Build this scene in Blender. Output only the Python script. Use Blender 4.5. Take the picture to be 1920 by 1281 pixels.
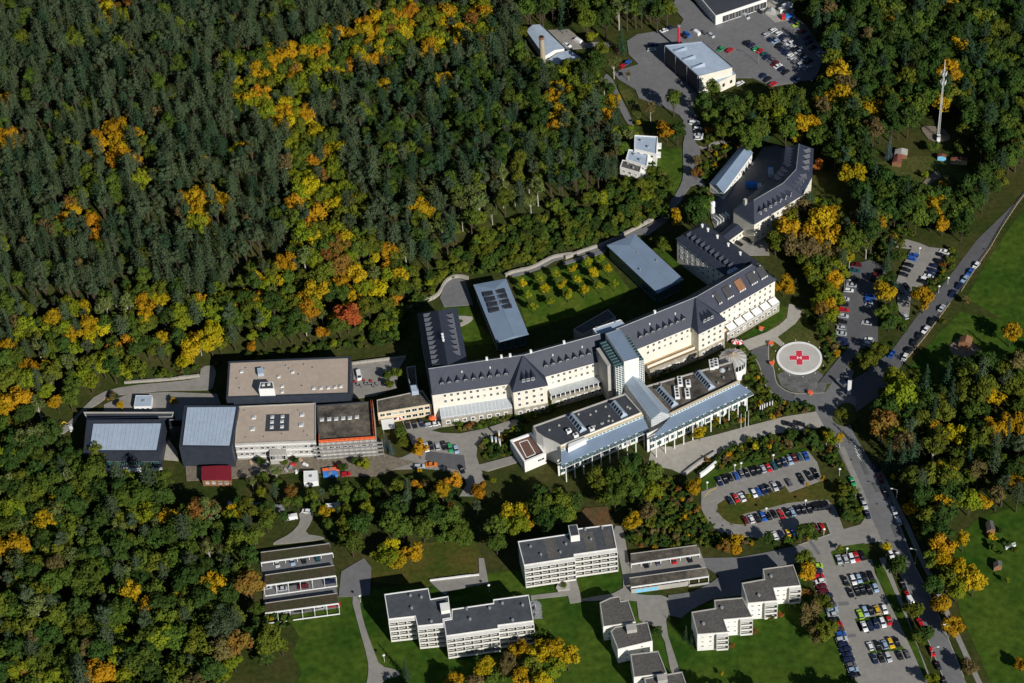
import bpy, bmesh, math, random
import numpy as np
from mathutils import Vector, Matrix
from mathutils.geometry import tessellate_polygon

for o in list(bpy.data.objects):
    bpy.data.objects.remove(o)
scene = bpy.context.scene
col = scene.collection
R = random.Random(7)

# ------------------------------------------------------------------ camera
CAM_H = 700.0            # metres above the site, looking 45 degrees down
FPX = 4400.0             # focal length in pixels of the 1920 px wide picture
ROLL = math.radians(4.5)
_f = Vector((0, math.cos(math.pi/4), -math.sin(math.pi/4)))
_r0 = Vector((1, 0, 0)); _u0 = Vector((0, math.sin(math.pi/4), math.cos(math.pi/4)))
_rt = _r0*math.cos(ROLL) - _u0*math.sin(ROLL)
_up = _r0*math.sin(ROLL) + _u0*math.cos(ROLL)
CAM = Vector((0, -CAM_H, CAM_H))
cd = bpy.data.cameras.new('camera'); cam = bpy.data.objects.new('camera', cd); col.objects.link(cam)
M = Matrix((( _rt.x, _up.x, -_f.x, CAM.x), (_rt.y, _up.y, -_f.y, CAM.y), (_rt.z, _up.z, -_f.z, CAM.z), (0, 0, 0, 1)))
cam.matrix_world = M
cd.sensor_width = 36; cd.sensor_fit = 'HORIZONTAL'; cd.lens = 36*FPX/1920
cd.clip_start = 1; cd.clip_end = 8000
scene.camera = cam

# ------------------------------------------------------------------ sky, sun, exposure
SUN_EL = math.radians(31); SUN_AZ = math.radians(150)       # azimuth clockwise from +Y
world = bpy.data.worlds.new('World'); scene.world = world; world.use_nodes = True
nt = world.node_tree; nt.nodes.clear()
sky = nt.nodes.new('ShaderNodeTexSky'); sky.sky_type = 'NISHITA'; sky.sun_disc = False
sky.sun_elevation = SUN_EL; sky.sun_rotation = SUN_AZ; sky.altitude = 300; sky.air_density = 1.0; sky.dust_density = 0.1; sky.ozone_density = 2.0
bg = nt.nodes.new('ShaderNodeBackground'); bg.inputs[1].default_value = 0.05
ow = nt.nodes.new('ShaderNodeOutputWorld')
nt.links.new(sky.outputs[0], bg.inputs[0]); nt.links.new(bg.outputs[0], ow.inputs[0])
sv = Vector((math.cos(SUN_EL)*math.sin(SUN_AZ), math.cos(SUN_EL)*math.cos(SUN_AZ), math.sin(SUN_EL)))
sd = bpy.data.lights.new('sun', 'SUN'); sd.energy = 5.0; sd.angle = math.radians(0.5); sd.color = (1.0, 0.965, 0.90)
so = bpy.data.objects.new('sun', sd); so.rotation_euler = sv.to_track_quat('Z', 'Y').to_euler(); so.location = (200, -300, 400)
col.objects.link(so)
vs = scene.view_settings; vs.view_transform = 'Standard'; vs.look = 'None'; vs.exposure = -0.08; vs.gamma = 1.0
vs.use_curve_mapping = False

# ------------------------------------------------------------------ survey: sheet coordinates -> ground
SHEETS = {'N': (0, 0, 1.0), 'Z1': (100, 600, 4.003), 'Z2': (420, 640, 4.575), 'Z3': (740, 480, 4.003), 'Z4': (1060, 400, 4.002),
          'Z5': (940, 640, 3.84), 'Z6': (1380, 540, 4.929), 'Z7': (1100, 230, 4.174), 'Z8': (960, 0, 3.2), 'Y1': (1280, 760, 4.0),
          'Y2': (1440, 980, 4.256), 'Y3': (960, 960, 3.31), 'Y4': (640, 1000, 4.0), 'Y5': (400, 880, 4.27), 'Y6': (1540, 380, 3.768),
          'Y7': (1560, 80, 4.003), 'Y8': (1600, 880, 3.194), 'W1': (740, 760, 7.385), 'W2': (1380, 0, 8.005), 'W8': (640, 860, 3.2),
          'W5': (400, 380, 4.27), 'W6': (0, 820, 2.779), 'W7': (1600, 660, 4.269)}

def nat(sh, p):
    a = SHEETS[sh]
    return (a[0] + p[0]/a[2], a[1] + p[1]/a[2])

def G(sh, p, z=0.0):
    """ground position of a surveyed point that lies z metres up"""
    px, py = nat(sh, p)
    d = _f*FPX + _rt*(px-960) + _up*(640.5-py)
    t = (z-CAM.z)/d.z
    return Vector((CAM.x+d.x*t, CAM.y+d.y*t))

def GS(sh, pts, z=0.0):
    return [G(sh, p, z) for p in pts]

def proj(x, y, z):
    v = Vector((x, y, z)) - CAM
    dz = v.dot(_f)
    return 960 + FPX*v.dot(_rt)/dz, 640.5 - FPX*v.dot(_up)/dz

def area2(p):
    return sum(p[i][0]*p[(i+1) % len(p)][1]-p[(i+1) % len(p)][0]*p[i][1] for i in range(len(p)))

def ccw(p):
    p = [Vector((q[0], q[1])) for q in p]
    return p if area2(p) > 0 else p[::-1]

def inpoly(x, y, p):
    c = False; n = len(p); j = n-1
    for i in range(n):
        xi, yi = p[i][0], p[i][1]; xj, yj = p[j][0], p[j][1]
        if (yi > y) != (yj > y) and x < (xj-xi)*(y-yi)/(yj-yi)+xi: c = not c
        j = i
    return c

def segdist(x, y, a, b):
    dx, dy = b[0]-a[0], b[1]-a[1]
    L = dx*dx+dy*dy
    t = 0 if L == 0 else max(0, min(1, ((x-a[0])*dx+(y-a[1])*dy)/L))
    return math.hypot(x-a[0]-t*dx, y-a[1]-t*dy)

def offset_poly(p, d):
    """mitred offset of a ccw polygon, positive d goes inward"""
    n = len(p); out = []
    for i in range(n):
        a, b, c = p[i-1], p[i], p[(i+1) % n]
        e1 = (b-a).normalized(); e2 = (c-b).normalized()
        n1 = Vector((-e1.y, e1.x)); n2 = Vector((-e2.y, e2.x))
        m = n1+n2; k = m.dot(n1)
        if abs(k) < 0.2: k = 0.2
        out.append(b + m*(d/k))
    return out

# hill that carries the big forest
HILLPX = [(-500, 960), (-60, 850), (100, 800), (180, 735), (330, 705), (420, 672), (650, 652), (752, 640), (752, 592), (845, 522), (1040, 486),
          (1140, 448), (1235, 402), (1170, 330), (1120, 230), (1000, 150), (960, 20), (940, -200)]
HILL = [G('N', p) for p in HILLPX]
HILLPOLY = HILL + [Vector((HILL[-1].x, 2500)), Vector((-2500, 2500)), Vector((-2500, HILL[0].y))]

def hill(x, y):
    if not inpoly(x, y, HILLPOLY): return 0.0
    d = min(segdist(x, y, HILL[i], HILL[i+1]) for i in range(len(HILL)-1))
    d = max(0.0, d-2.0)
    return 32*(1-math.exp(-d/150.0))

# ------------------------------------------------------------------ materials
MATS = {}
def mat(name, c, rough=0.85, spec=0.3, var=0.18, scale=0.6, c2=None, scale2=None, metal=0.0, bump=0.0, detail=5.0, rnd=0.0, amp2=0.26):
    """procedural surface: two noises mix c towards c2 (default a darker/lighter c)"""
    if name in MATS: return MATS[name]
    m = bpy.data.materials.new(name); m.use_nodes = True; t = m.node_tree
    b = t.nodes['Principled BSDF']
    b.inputs['Roughness'].default_value = rough; b.inputs['Metallic'].default_value = metal
    b.inputs['Specular IOR Level'].default_value = spec
    tc = t.nodes.new('ShaderNodeTexCoord')
    n1 = t.nodes.new('ShaderNodeTexNoise'); n1.inputs['Scale'].default_value = scale; n1.inputs['Detail'].default_value = detail
    n1.inputs['Roughness'].default_value = 0.65
    src = tc.outputs['Object']
    t.links.new(src, n1.inputs['Vector'])
    r = t.nodes.new('ShaderNodeMapRange'); r.inputs[1].default_value = 0.32; r.inputs[2].default_value = 0.68
    t.links.new(n1.outputs[0], r.inputs[0])
    mx = t.nodes.new('ShaderNodeMix'); mx.data_type = 'RGBA'
    a = [max(0, v*(1-var)) for v in c]; d = c2 if c2 else [v*(1+var) for v in c]
    mx.inputs[6].default_value = (*a, 1); mx.inputs[7].default_value = (*d, 1)
    t.links.new(r.outputs[0], mx.inputs[0])
    out = mx.outputs[2]
    if scale2:
        n2 = t.nodes.new('ShaderNodeTexNoise'); n2.inputs['Scale'].default_value = scale2; n2.inputs['Detail'].default_value = 6
        t.links.new(src, n2.inputs['Vector'])
        r2 = t.nodes.new('ShaderNodeMapRange'); r2.inputs[1].default_value = 0.3; r2.inputs[2].default_value = 0.7
        r2.inputs[3].default_value = 1-amp2; r2.inputs[4].default_value = 1+amp2
        t.links.new(n2.outputs[0], r2.inputs[0])
        h = t.nodes.new('ShaderNodeHueSaturation'); t.links.new(r2.outputs[0], h.inputs['Value']); t.links.new(out, h.inputs['Color'])
        out = h.outputs[0]
    if rnd:
        oi = t.nodes.new('ShaderNodeObjectInfo')
        r3 = t.nodes.new('ShaderNodeMapRange'); r3.inputs[3].default_value = 1-rnd; r3.inputs[4].default_value = 1+rnd
        t.links.new(oi.outputs['Random'], r3.inputs[0])
        h = t.nodes.new('ShaderNodeHueSaturation'); t.links.new(r3.outputs[0], h.inputs['Value']); t.links.new(out, h.inputs['Color'])
        ml = t.nodes.new('ShaderNodeMath'); ml.operation = 'MULTIPLY'; ml.inputs[1].default_value = 7.31; t.links.new(oi.outputs['Random'], ml.inputs[0])
        fr = t.nodes.new('ShaderNodeMath'); fr.operation = 'FRACT'; t.links.new(ml.outputs[0], fr.inputs[0])
        r4 = t.nodes.new('ShaderNodeMapRange'); r4.inputs[3].default_value = 0.5-0.06*rnd; r4.inputs[4].default_value = 0.5+0.06*rnd
        t.links.new(fr.outputs[0], r4.inputs[0]); t.links.new(r4.outputs[0], h.inputs['Hue'])
        out = h.outputs[0]
    t.links.new(out, b.inputs['Base Color'])
    if bump:
        bp = t.nodes.new('ShaderNodeBump'); bp.inputs['Strength'].default_value = bump; bp.inputs['Distance'].default_value = 0.1
        t.links.new(n1.outputs[0], bp.inputs['Height']); t.links.new(bp.outputs[0], b.inputs['Normal'])
    MATS[name] = m
    return m

mat('ground', (0.030, 0.055, 0.010), scale=0.05, c2=(0.066, 0.062, 0.020), scale2=0.5, spec=0.03)
mat('lawn', (0.024, 0.074, 0.008), scale=0.045, c2=(0.070, 0.108, 0.014), scale2=0.35, spec=0.03, amp2=0.32, detail=9)
mat('garden_lawn', (0.045, 0.105, 0.010), scale=0.08, c2=(0.095, 0.125, 0.016), scale2=0.5, spec=0.03)
mat('dry_lawn', (0.052, 0.082, 0.012), scale=0.07, c2=(0.105, 0.082, 0.022), scale2=0.6, spec=0.03)
mat('rough_grass', (0.048, 0.078, 0.014), scale=0.1, c2=(0.10, 0.092, 0.03), scale2=0.8, spec=0.03)
mat('asphalt', (0.165, 0.163, 0.166), scale=0.07, var=0.10, scale2=0.5, amp2=0.09)
mat('dark_asphalt', (0.108, 0.108, 0.113), scale=0.08, var=0.10, scale2=0.5, amp2=0.09)
mat('paving', (0.265, 0.25, 0.225), scale=0.09, var=0.09, scale2=0.5, amp2=0.09)
mat('pale_paving', (0.37, 0.345, 0.30), scale=0.1, var=0.08, scale2=0.5, amp2=0.09)
mat('site_dirt', (0.26, 0.215, 0.16), scale=0.15, var=0.2, c2=(0.17, 0.145, 0.11), scale2=0.9)
mat('gravel', (0.13, 0.13, 0.125), scale=1.5, var=0.4, scale2=0.3)
mat('kerb', (0.36, 0.35, 0.32), scale=1.0)
mat('litter', (0.16, 0.075, 0.03), scale=0.25, c2=(0.08, 0.065, 0.025), scale2=0.8)
mat('white_wall', (0.80, 0.78, 0.72), scale=0.4, var=0.05, scale2=0.25, amp2=0.06)
mat('flat_wall', (0.70, 0.685, 0.63), scale=0.5, var=0.06, scale2=0.2, amp2=0.08)
mat('pad_deck', (0.50, 0.48, 0.44), scale=0.3, var=0.06, scale2=0.12, amp2=0.06)
mat('cream_wall', (0.76, 0.715, 0.605), scale=0.3, var=0.05, scale2=0.2, amp2=0.06)
mat('yellow_wall', (0.66, 0.55, 0.36), scale=0.4, var=0.08)
mat('stone_wall', (0.34, 0.31, 0.25), scale=1.2, var=0.3, scale2=0.5)
mat('concrete', (0.42, 0.40, 0.365), scale=0.4, var=0.10, scale2=0.15, amp2=0.08)
mat('white_paint', (0.80, 0.80, 0.78), scale=0.7, var=0.04)
mat('dark_cladding', (0.035, 0.042, 0.058), scale=0.4, var=0.15, rough=0.5)
mat('slate', (0.032, 0.038, 0.060), scale=0.35, var=0.12, rough=0.55, spec=0.4, scale2=1.5, amp2=0.12)
mat('zinc', (0.20, 0.265, 0.36), scale=0.15, var=0.08, rough=0.45, spec=0.5)
mat('pale_metal', (0.40, 0.48, 0.58), scale=0.2, var=0.08, rough=0.45, spec=0.5, scale2=0.6, amp2=0.06)
mat('tan_roof', (0.44, 0.36, 0.285), scale=0.1, var=0.05, scale2=0.5, amp2=0.07)
mat('bitumen', (0.050, 0.055, 0.066), scale=0.12, var=0.16, scale2=0.6, amp2=0.12)
mat('felt_roof', (0.072, 0.078, 0.088), scale=0.12, var=0.16, scale2=0.5, amp2=0.14)
mat('grey_roof', (0.105, 0.098, 0.09), scale=0.2, var=0.16, scale2=1.2)
mat('gravel_roof', (0.05, 0.045, 0.038), scale=0.11, var=0.3, c2=(0.20, 0.17, 0.13), scale2=0.9, amp2=0.2)
mat('green_roof', (0.05, 0.062, 0.02), scale=0.2, var=0.2, c2=(0.07, 0.05, 0.03), scale2=1.2)
mat('sky_roof', (0.33, 0.40, 0.48), scale=0.2, var=0.06, rough=0.4)
mat('glass', (0.015, 0.020, 0.028), rough=0.12, spec=0.7, var=0.2)
mat('green_glass', (0.02, 0.07, 0.075), rough=0.15, spec=0.7, var=0.3, scale=0.5)
mat('apron_glass', (0.10, 0.16, 0.17), rough=0.2, spec=0.6, var=0.1)
mat('blue_glass', (0.03, 0.17, 0.24), rough=0.15, spec=0.7, var=0.3, scale=0.6)
mat('blind', (0.30, 0.29, 0.26), rough=0.3, spec=0.5, var=0.1)
mat('pale_glass', (0.42, 0.45, 0.47), rough=0.2, spec=0.6, var=0.08)
mat('steel', (0.35, 0.36, 0.37), rough=0.4, metal=0.3)
mat('dark_steel', (0.05, 0.05, 0.055), rough=0.5)
mat('line_paint', (0.50, 0.49, 0.46), scale=1.5, var=0.25)
mat('mast_paint', (0.62, 0.62, 0.60), rough=0.5)
mat('tent', (0.45, 0.45, 0.44), scale=0.5)
mat('red_paint', (0.55, 0.03, 0.03), scale=0.8, var=0.1)
mat('pink_red', (0.62, 0.035, 0.07), scale=0.8, var=0.08)
mat('red_roof', (0.20, 0.012, 0.025), scale=0.8, var=0.1)
mat('rust_roof', (0.22, 0.07, 0.05), scale=0.8, var=0.15)
mat('orange_paint', (0.80, 0.16, 0.05), scale=0.8, var=0.1)
mat('wood', (0.24, 0.12, 0.06), scale=1.0, var=0.2)
mat('pale_wood', (0.46, 0.34, 0.22), scale=1.0, var=0.2)
mat('brown_court', (0.15, 0.08, 0.06), scale=0.5, var=0.12)
mat('blue_paint', (0.05, 0.22, 0.62), scale=0.6, var=0.1)
mat('sky_blue', (0.18, 0.55, 0.80), scale=0.6, var=0.1)
mat('yellow_paint', (0.75, 0.50, 0.05), scale=0.6, var=0.1)
mat('brick', (0.40, 0.34, 0.24), scale=1.5, var=0.12)
mat('bark', (0.075, 0.055, 0.038), scale=2.0, var=0.25)
mat('birch_bark', (0.42, 0.39, 0.34), scale=2.0, var=0.25)
mat('tyre', (0.012, 0.012, 0.013), rough=0.8)
FOL = {'pine': (0.052, 0.074, 0.036), 'spruce': (0.028, 0.055, 0.026), 'blue_spruce': (0.07, 0.10, 0.11), 'dark_green': (0.033, 0.062, 0.012),
       'green': (0.060, 0.092, 0.013), 'olive': (0.130, 0.142, 0.013), 'yellow_green': (0.20, 0.205, 0.010), 'yellow': (0.45, 0.315, 0.006),
       'gold': (0.42, 0.235, 0.006), 'orange': (0.39, 0.145, 0.010), 'rust': (0.24, 0.08, 0.02), 'red': (0.36, 0.065, 0.02), 'brown': (0.115, 0.09, 0.032),
       'birch': (0.095, 0.118, 0.032)}
TURN = {'yellow': (0.25, 0.225, 0.010), 'gold': (0.29, 0.19, 0.010), 'orange': (0.36, 0.23, 0.010), 'rust': (0.14, 0.11, 0.02), 'olive': (0.070, 0.100, 0.013), 'yellow_green': (0.115, 0.165, 0.012), 'red': (0.24, 0.10, 0.02)}
for k, c in FOL.items():
    mat('leaf_'+k, c, rough=0.8, spec=0.05, var=0.22, scale=0.38, rnd=0.24, c2=TURN.get(k))
CARC = {'black': (0.010, 0.010, 0.012), 'navy': (0.012, 0.02, 0.065), 'grey': (0.13, 0.13, 0.14), 'silver': (0.48, 0.50, 0.52), 'white': (0.80, 0.80, 0.80),
        'red': (0.50, 0.015, 0.02), 'maroon': (0.13, 0.008, 0.015), 'blue': (0.02, 0.10, 0.42), 'pale blue': (0.30, 0.42, 0.58), 'green': (0.03, 0.30, 0.10),
        'lime': (0.42, 0.66, 0.05), 'teal': (0.02, 0.09, 0.11), 'yellow': (0.70, 0.42, 0.02), 'brown': (0.10, 0.05, 0.03), 'orange': (0.75, 0.20, 0.02)}
for k, c in CARC.items():
    mat('paint_'+k, c, rough=0.34, spec=0.45, var=0.06)

# ------------------------------------------------------------------ mesh helpers
class MB:
    def __init__(s): s.v = []; s.f = []; s.m = []
    def add(s, vs, fs, m=0):
        n = len(s.v); s.v += [tuple(v) for v in vs]; s.f += [tuple(i+n for i in f) for f in fs]; s.m += [m]*len(fs); return s
    def box(s, c, d, rz=0.0, m=0):
        cs, sn = math.cos(rz), math.sin(rz); vs = []
        for z in (-.5, .5):
            for x, y in ((-.5, -.5), (.5, -.5), (.5, .5), (-.5, .5)):
                X, Y = x*d[0], y*d[1]
                vs.append((c[0]+X*cs-Y*sn, c[1]+X*sn+Y*cs, c[2]+z*d[2]))
        return s.add(vs, [(0, 3, 2, 1), (4, 5, 6, 7), (0, 1, 5, 4), (1, 2, 6, 5), (2, 3, 7, 6), (3, 0, 4, 7)], m)
    def sides(s, p, z0, z1, m=0):
        n = len(p); vs = [(q[0], q[1], z0) for q in p]+[(q[0], q[1], z1) for q in p]
        return s.add(vs, [(i, (i+1) % n, n+(i+1) % n, n+i) for i in range(n)], m)
    def cap(s, p, z, m=0, up=True):
        tri = tessellate_polygon([[Vector((q[0], q[1], 0)) for q in p]])
        fs = []
        for t in tri:
            a = area2([p[i] for i in t])
            t = tuple(t)
            if (a > 0) != up: t = t[::-1]
            fs.append(t)
        return s.add([(q[0], q[1], z) for q in p], fs, m)
    def prism(s, p, z0, z1, m=0):
        p = ccw(p); s.sides(p, z0, z1, m); return s.cap(p, z1, m)
    def ring(s, a, b, z, m=0):
        n = len(a); vs = [(q[0], q[1], z) for q in a]+[(q[0], q[1], z) for q in b]
        return s.add(vs, [(i, (i+1) % n, n+(i+1) % n, n+i) for i in range(n)], m)
    def tube(s, a, b, r0, r1=None, k=6, m=0):
        a = Vector(a); b = Vector(b); r1 = r0 if r1 is None else r1
        ax = (b-a).normalized(); u = ax.orthogonal().normalized(); w = ax.cross(u)
        vs = []
        for c, r in ((a, r0), (b, r1)):
            for i in range(k):
                t = 2*math.pi*i/k; vs.append(c+(u*math.cos(t)+w*math.sin(t))*r)
        return s.add(vs, [(i, (i+1) % k, k+(i+1) % k, k+i) for i in range(k)]+[tuple(range(k, 2*k)), tuple(range(k-1, -1, -1))], m)
    def quad(s, a, b, c, d, m=0): return s.add([a, b, c, d], [(0, 1, 2, 3)], m)
    def mesh(s, name, mats):
        me = bpy.data.meshes.new(name); me.from_pydata(s.v, [], s.f)
        for m in mats: me.materials.append(MATS[m])
        me.polygons.foreach_set('material_index', s.m); me.update(); return me
    def build(s, name, mats, parent=None, origin=None):
        if isinstance(mats, str): mats = [mats]
        if origin is None and parent is not None: origin = parent.location
        if origin is not None: s.v = [(v[0]-origin[0], v[1]-origin[1], v[2]-origin[2]) for v in s.v]
        return link(name, s.mesh(name, mats), parent)

def link(name, me, parent=None, loc=None, rz=0.0, scale=None):
    o = bpy.data.objects.new(name, me); col.objects.link(o)
    if parent is not None: o.parent = parent
    if loc is not None: o.location = loc
    if rz: o.rotation_euler = (0, 0, rz)
    if scale: o.scale = scale
    return o

def tag(o, label, cat, group=None):
    o['label'] = label; o['category'] = cat
    if group: o['group'] = group
    return o

def thing(name, label, cat, loc=(0, 0, 0), rz=0.0, group=None):
    return tag(link(name, None, None, (loc[0], loc[1], loc[2] if len(loc) > 2 else 0.0), rz), label, cat, group)

BLOCK = []          # world polygons that trees keep clear of
# ------------------------------------------------------------------ terrain
def make_ground():
    xs = np.concatenate([[-3000, -1500, -700], np.arange(-420, 421, 12), [700, 1500, 3000]])
    ys = np.concatenate([[-1600, -900, -500], np.arange(-300, 481, 12), [800, 1500, 3500]])
    v = []; f = []; nx = len(xs)
    for y in ys:
        for x in xs: v.append((float(x), float(y), hill(float(x), float(y))-0.02))
    for j in range(len(ys)-1):
        for i in range(nx-1): f.append((j*nx+i, j*nx+i+1, (j+1)*nx+i+1, (j+1)*nx+i))
    me = bpy.data.meshes.new('ground'); me.from_pydata(v, [], f); me.materials.append(MATS['ground'])
    for p in me.polygons: p.use_smooth = True
    o = link('ground', me); o['kind'] = 'structure'
make_ground()

LAYER = [0.0]
def patch(name, sh, pts, m, block=True, z=None):
    p = ccw(GS(sh, pts)); LAYER[0] += 0.006
    zz = 0.03+LAYER[0] if z is None else z
    mb = MB(); mb.sides(p, -0.3, zz); mb.cap(p, zz)
    o = mb.build(name, m); o['kind'] = 'structure'
    if block: BLOCK.append(p)
    return o

def strip(name, sh, pts, w, h, m, closed=False, z0=-0.2):
    """kerb or path along a line"""
    p = [G(sh, q) for q in pts]; n = len(p); L = []; Rr = []
    for i in range(n):
        a = p[i-1] if (i or closed) else p[0]; b = p[(i+1) % n] if (i < n-1 or closed) else p[-1]
        d = (b-a).normalized(); nn = Vector((-d.y, d.x))*w/2
        L.append(p[i]+nn); Rr.append(p[i]-nn)
    mb = MB()
    for i in range(n if closed else n-1):
        j = (i+1) % n
        q = [Rr[i], Rr[j], L[j], L[i]]
        mb.sides(q, z0, h); mb.add([(v.x, v.y, h) for v in q], [(0, 1, 2, 3)])
    o = mb.build(name, m); o['kind'] = 'structure'
    return o
def smooth(pts, n=3, closed=False):
    for _ in range(n):
        q = []; k = len(pts)
        for i in range(k if closed else k-1):
            a = pts[i]; b = pts[(i+1) % k]
            q += [(a[0]*.75+b[0]*.25, a[1]*.75+b[1]*.25), (a[0]*.25+b[0]*.75, a[1]*.25+b[1]*.75)]
        pts = q if closed else [pts[0]]+q+[pts[-1]]
    return pts
# ------------------------------------------------------------------ lawns and roads (surveyed outlines)
patch('lawn', 'N', [(560, 1340), (545, 1300), (566, 1262), (548, 1225), (562, 1195), (540, 1160), (640, 1118), (700, 1105), (1000, 1065), (1180, 1050), (1260, 1180), (1300, 1140), (1500, 1080), (1560, 1170), (1620, 1281), (1650, 1340)], 'lawn', False)
patch('meadow', 'N', [(690, 1090), (695, 1050), (760, 1025), (890, 1005), (905, 1050), (900, 1085), (800, 1100)], 'dry_lawn', False)
patch('lawn', 'N', [(1790, 1010), (1830, 975), (1960, 930), (1990, 1340), (1880, 1340), (1840, 1240), (1800, 1150), (1785, 1080)], 'lawn', False)
patch('lawn', 'N', [(1905, 410), (1990, 330), (2000, 640), (1880, 600), (1812, 560), (1850, 490)], 'lawn', False)
patch('lawn', 'N', [(1705, 690), (1760, 625), (1800, 585), (1990, 620), (1990, 690), (1840, 700), (1775, 735), (1735, 735)], 'lawn', False)
patch('lawn', 'N', [(1205, 370), (1215, 320), (1240, 280), (1278, 278), (1284, 340), (1262, 372), (1235, 400)], 'lawn', False)
patch('lawn', 'N', [(1130, 280), (1140, 245), (1200, 235), (1190, 260), (1170, 300), (1150, 320)], 'lawn', False)
patch('lawn', 'Z3', [(880, 160), (1010, 140), (1480, 10), (1560, -20), (1640, 100), (1760, 250), (1650, 360), (1360, 450), (1000, 560), (960, 440)], 'garden_lawn', False)
patch('lawn', 'Z3', [(340, 390), (570, 380), (600, 470), (760, 660), (490, 680), (440, 480)], 'lawn', False)
patch('lawn', 'Z4', [(640, 250), (790, 290), (900, 400), (850, 430), (760, 370)], 'lawn', False)
patch('lawn', 'Z6', [(270, 300), (470, 180), (500, 150), (640, 200), (860, 420), (1020, 560), (1010, 700), (930, 850), (820, 960), (540, 970), (420, 920), (300, 700), (310, 520)], 'rough_grass', False)
patch('lawn', 'Z6', [(40, 470), (220, 330), (360, 150), (470, 180), (430, 290), (280, 410)], 'lawn', False)
patch('playground_lawn', 'Y7', [(330, 900), (470, 880), (640, 850), (900, 870), (1090, 1030), (1000, 1100), (900, 1000), (720, 1130), (700, 1250), (560, 1200), (430, 1080), (330, 1040)], 'rough_grass')
# streets
patch('road', 'N', [(1530, 770), (1567, 837), (1588, 880), (1614, 930), (1650, 1011), (1675, 1052), (1700, 1099), (1722, 1155), (1744, 1209), (1769, 1271), (1790, 1340),
      (1840, 1340), (1807, 1271), (1769, 1177), (1747, 1124), (1716, 1065), (1691, 996), (1663, 927), (1641, 880), (1602, 815), (1590, 788), (1610, 770), (1560, 735), (1525, 745)], 'asphalt')
patch('road', 'N', [(1556, 738), (1608, 772), (1645, 745), (1699, 674), (1736, 627), (1795, 550), (1840, 489), (1874, 428), (1930, 355), (1990, 290), (1965, 290), (1906, 378), (1832, 450), (1760, 545), (1720, 592), (1673, 657), (1620, 700)], 'dark_asphalt')
strip('pavement', 'N', [(1578, 838), (1598, 885), (1624, 945)], 2.2, 0.12, 'paving')
strip('pavement', 'N', [(1654, 1046), (1668, 1082), (1685, 1125), (1700, 1170), (1716, 1215), (1732, 1255), (1752, 1310)], 2.4, 0.12, 'paving')
strip('pavement', 'N', [(1650, 885), (1672, 930), (1700, 985), (1728, 1048), (1758, 1108), (1785, 1170), (1812, 1230), (1850, 1310)], 2.0, 0.12, 'paving')
strip('kerb', 'N', [(1638, 872), (1663, 926), (1691, 995), (1716, 1064), (1747, 1123), (1769, 1176), (1807, 1270)], 0.3, 0.14, 'kerb')
strip('kerb', 'N', [(1653, 1014), (1675, 1053), (1700, 1100), (1722, 1156), (1744, 1210), (1769, 1272)], 0.3, 0.14, 'kerb')
# parking strip along the street
patch('parking_strip', 'N', [(1597, 893), (1605, 890), (1640, 985), (1634, 990)], 'paving')
# helipad surroundings
patch('road', 'Z6', smooth([(115, 580), (310, 508), (300, 690), (350, 720), (365, 870), (430, 940), (545, 985), (545, 1070), (430, 1045), (290, 940), (240, 830), (220, 720), (180, 640)], 1, True), 'dark_asphalt')
patch('road', 'Z6', [(540, 985), (820, 970), (1010, 715), (1090, 770), (1030, 1000), (1100, 1000), (1110, 1120), (900, 1180), (850, 1281), (730, 1281), (735, 1090), (700, 1080), (540, 1065)], 'asphalt')
patch('path', 'Z6', [(50, 500), (290, 408), (400, 345), (470, 280), (490, 150), (520, 155), (605, 210), (600, 260), (550, 330), (385, 455), (460, 530), (430, 555), (350, 495), (120, 578)], 'pale_paving')
patch('gravel_bed', 'Z6', [(375, 800), (460, 770), (590, 800), (760, 770), (850, 850), (820, 960), (640, 975), (520, 960), (420, 910)], 'gravel')
strip('kerb', 'Z6', smooth([(300, 520), (300, 690), (348, 720), (365, 870), (425, 935), (545, 985), (820, 970)], 2), 0.35, 0.15, 'kerb')
strip('kerb', 'Z6', smooth([(170, 640), (220, 720), (240, 830), (290, 940), (430, 1045), (540, 1068)], 2), 0.35, 0.15, 'kerb')
patch('forecourt', 'N', [(1215, 872), (1222, 838), (1260, 838), (1300, 826), (1345, 815), (1400, 800), (1470, 782), (1530, 772), (1545, 800), (1500, 808), (1440, 815), (1385, 836), (1345, 852), (1318, 868), (1285, 892), (1258, 880)], 'pale_paving')
# looped car park and its drive
patch('parking_lot', 'Y1', [(140, 650), (255, 610), (245, 545), (420, 480), (640, 440), (790, 370), (940, 345), (1010, 430), (1045, 565), (800, 655), (760, 600), (640, 650), (510, 650), (330, 685),
      (260, 745), (250, 800), (300, 860), (360, 900), (480, 908), (440, 820), (620, 780), (790, 735), (960, 715), (1090, 712), (1150, 790), (1205, 932), (1330, 900), (1400, 800), (1480, 1000), (1370, 1012),
      (1150, 1070), (1000, 1150), (840, 1062), (1110, 968), (1075, 880), (960, 885), (950, 960), (780, 1012), (660, 1012), (480, 985), (300, 970), (200, 890), (140, 780)], 'paving')
strip('kerb', 'Y1', smooth([(760, 605), (640, 655), (510, 655), (330, 690), (265, 745), (255, 800), (300, 855), (365, 895), (480, 902), (445, 825), (620, 785), (790, 740), (960, 718), (1090, 712)], 1), 0.3, 0.13, 'kerb')
strip('kerb', 'Y1', smooth([(255, 612), (190, 640), (142, 680), (140, 780), (200, 890), (300, 970), (480, 985)], 2), 0.3, 0.13, 'kerb')
strip('kerb', 'Y1', [(840, 1062), (1110, 968), (1080, 882)], 0.5, 0.2, 'kerb')
strip('kerb', 'Y1', [(1110, 730), (1150, 790), (1205, 932), (1330, 900)], 0.3, 0.14, 'kerb')
patch('lawn', 'Y1', [(140, 560), (250, 470), (400, 440), (640, 410), (780, 345), (920, 320), (930, 340), (790, 365), (640, 436), (420, 476), (245, 540), (250, 605), (140, 640)], 'lawn', False)
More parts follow.
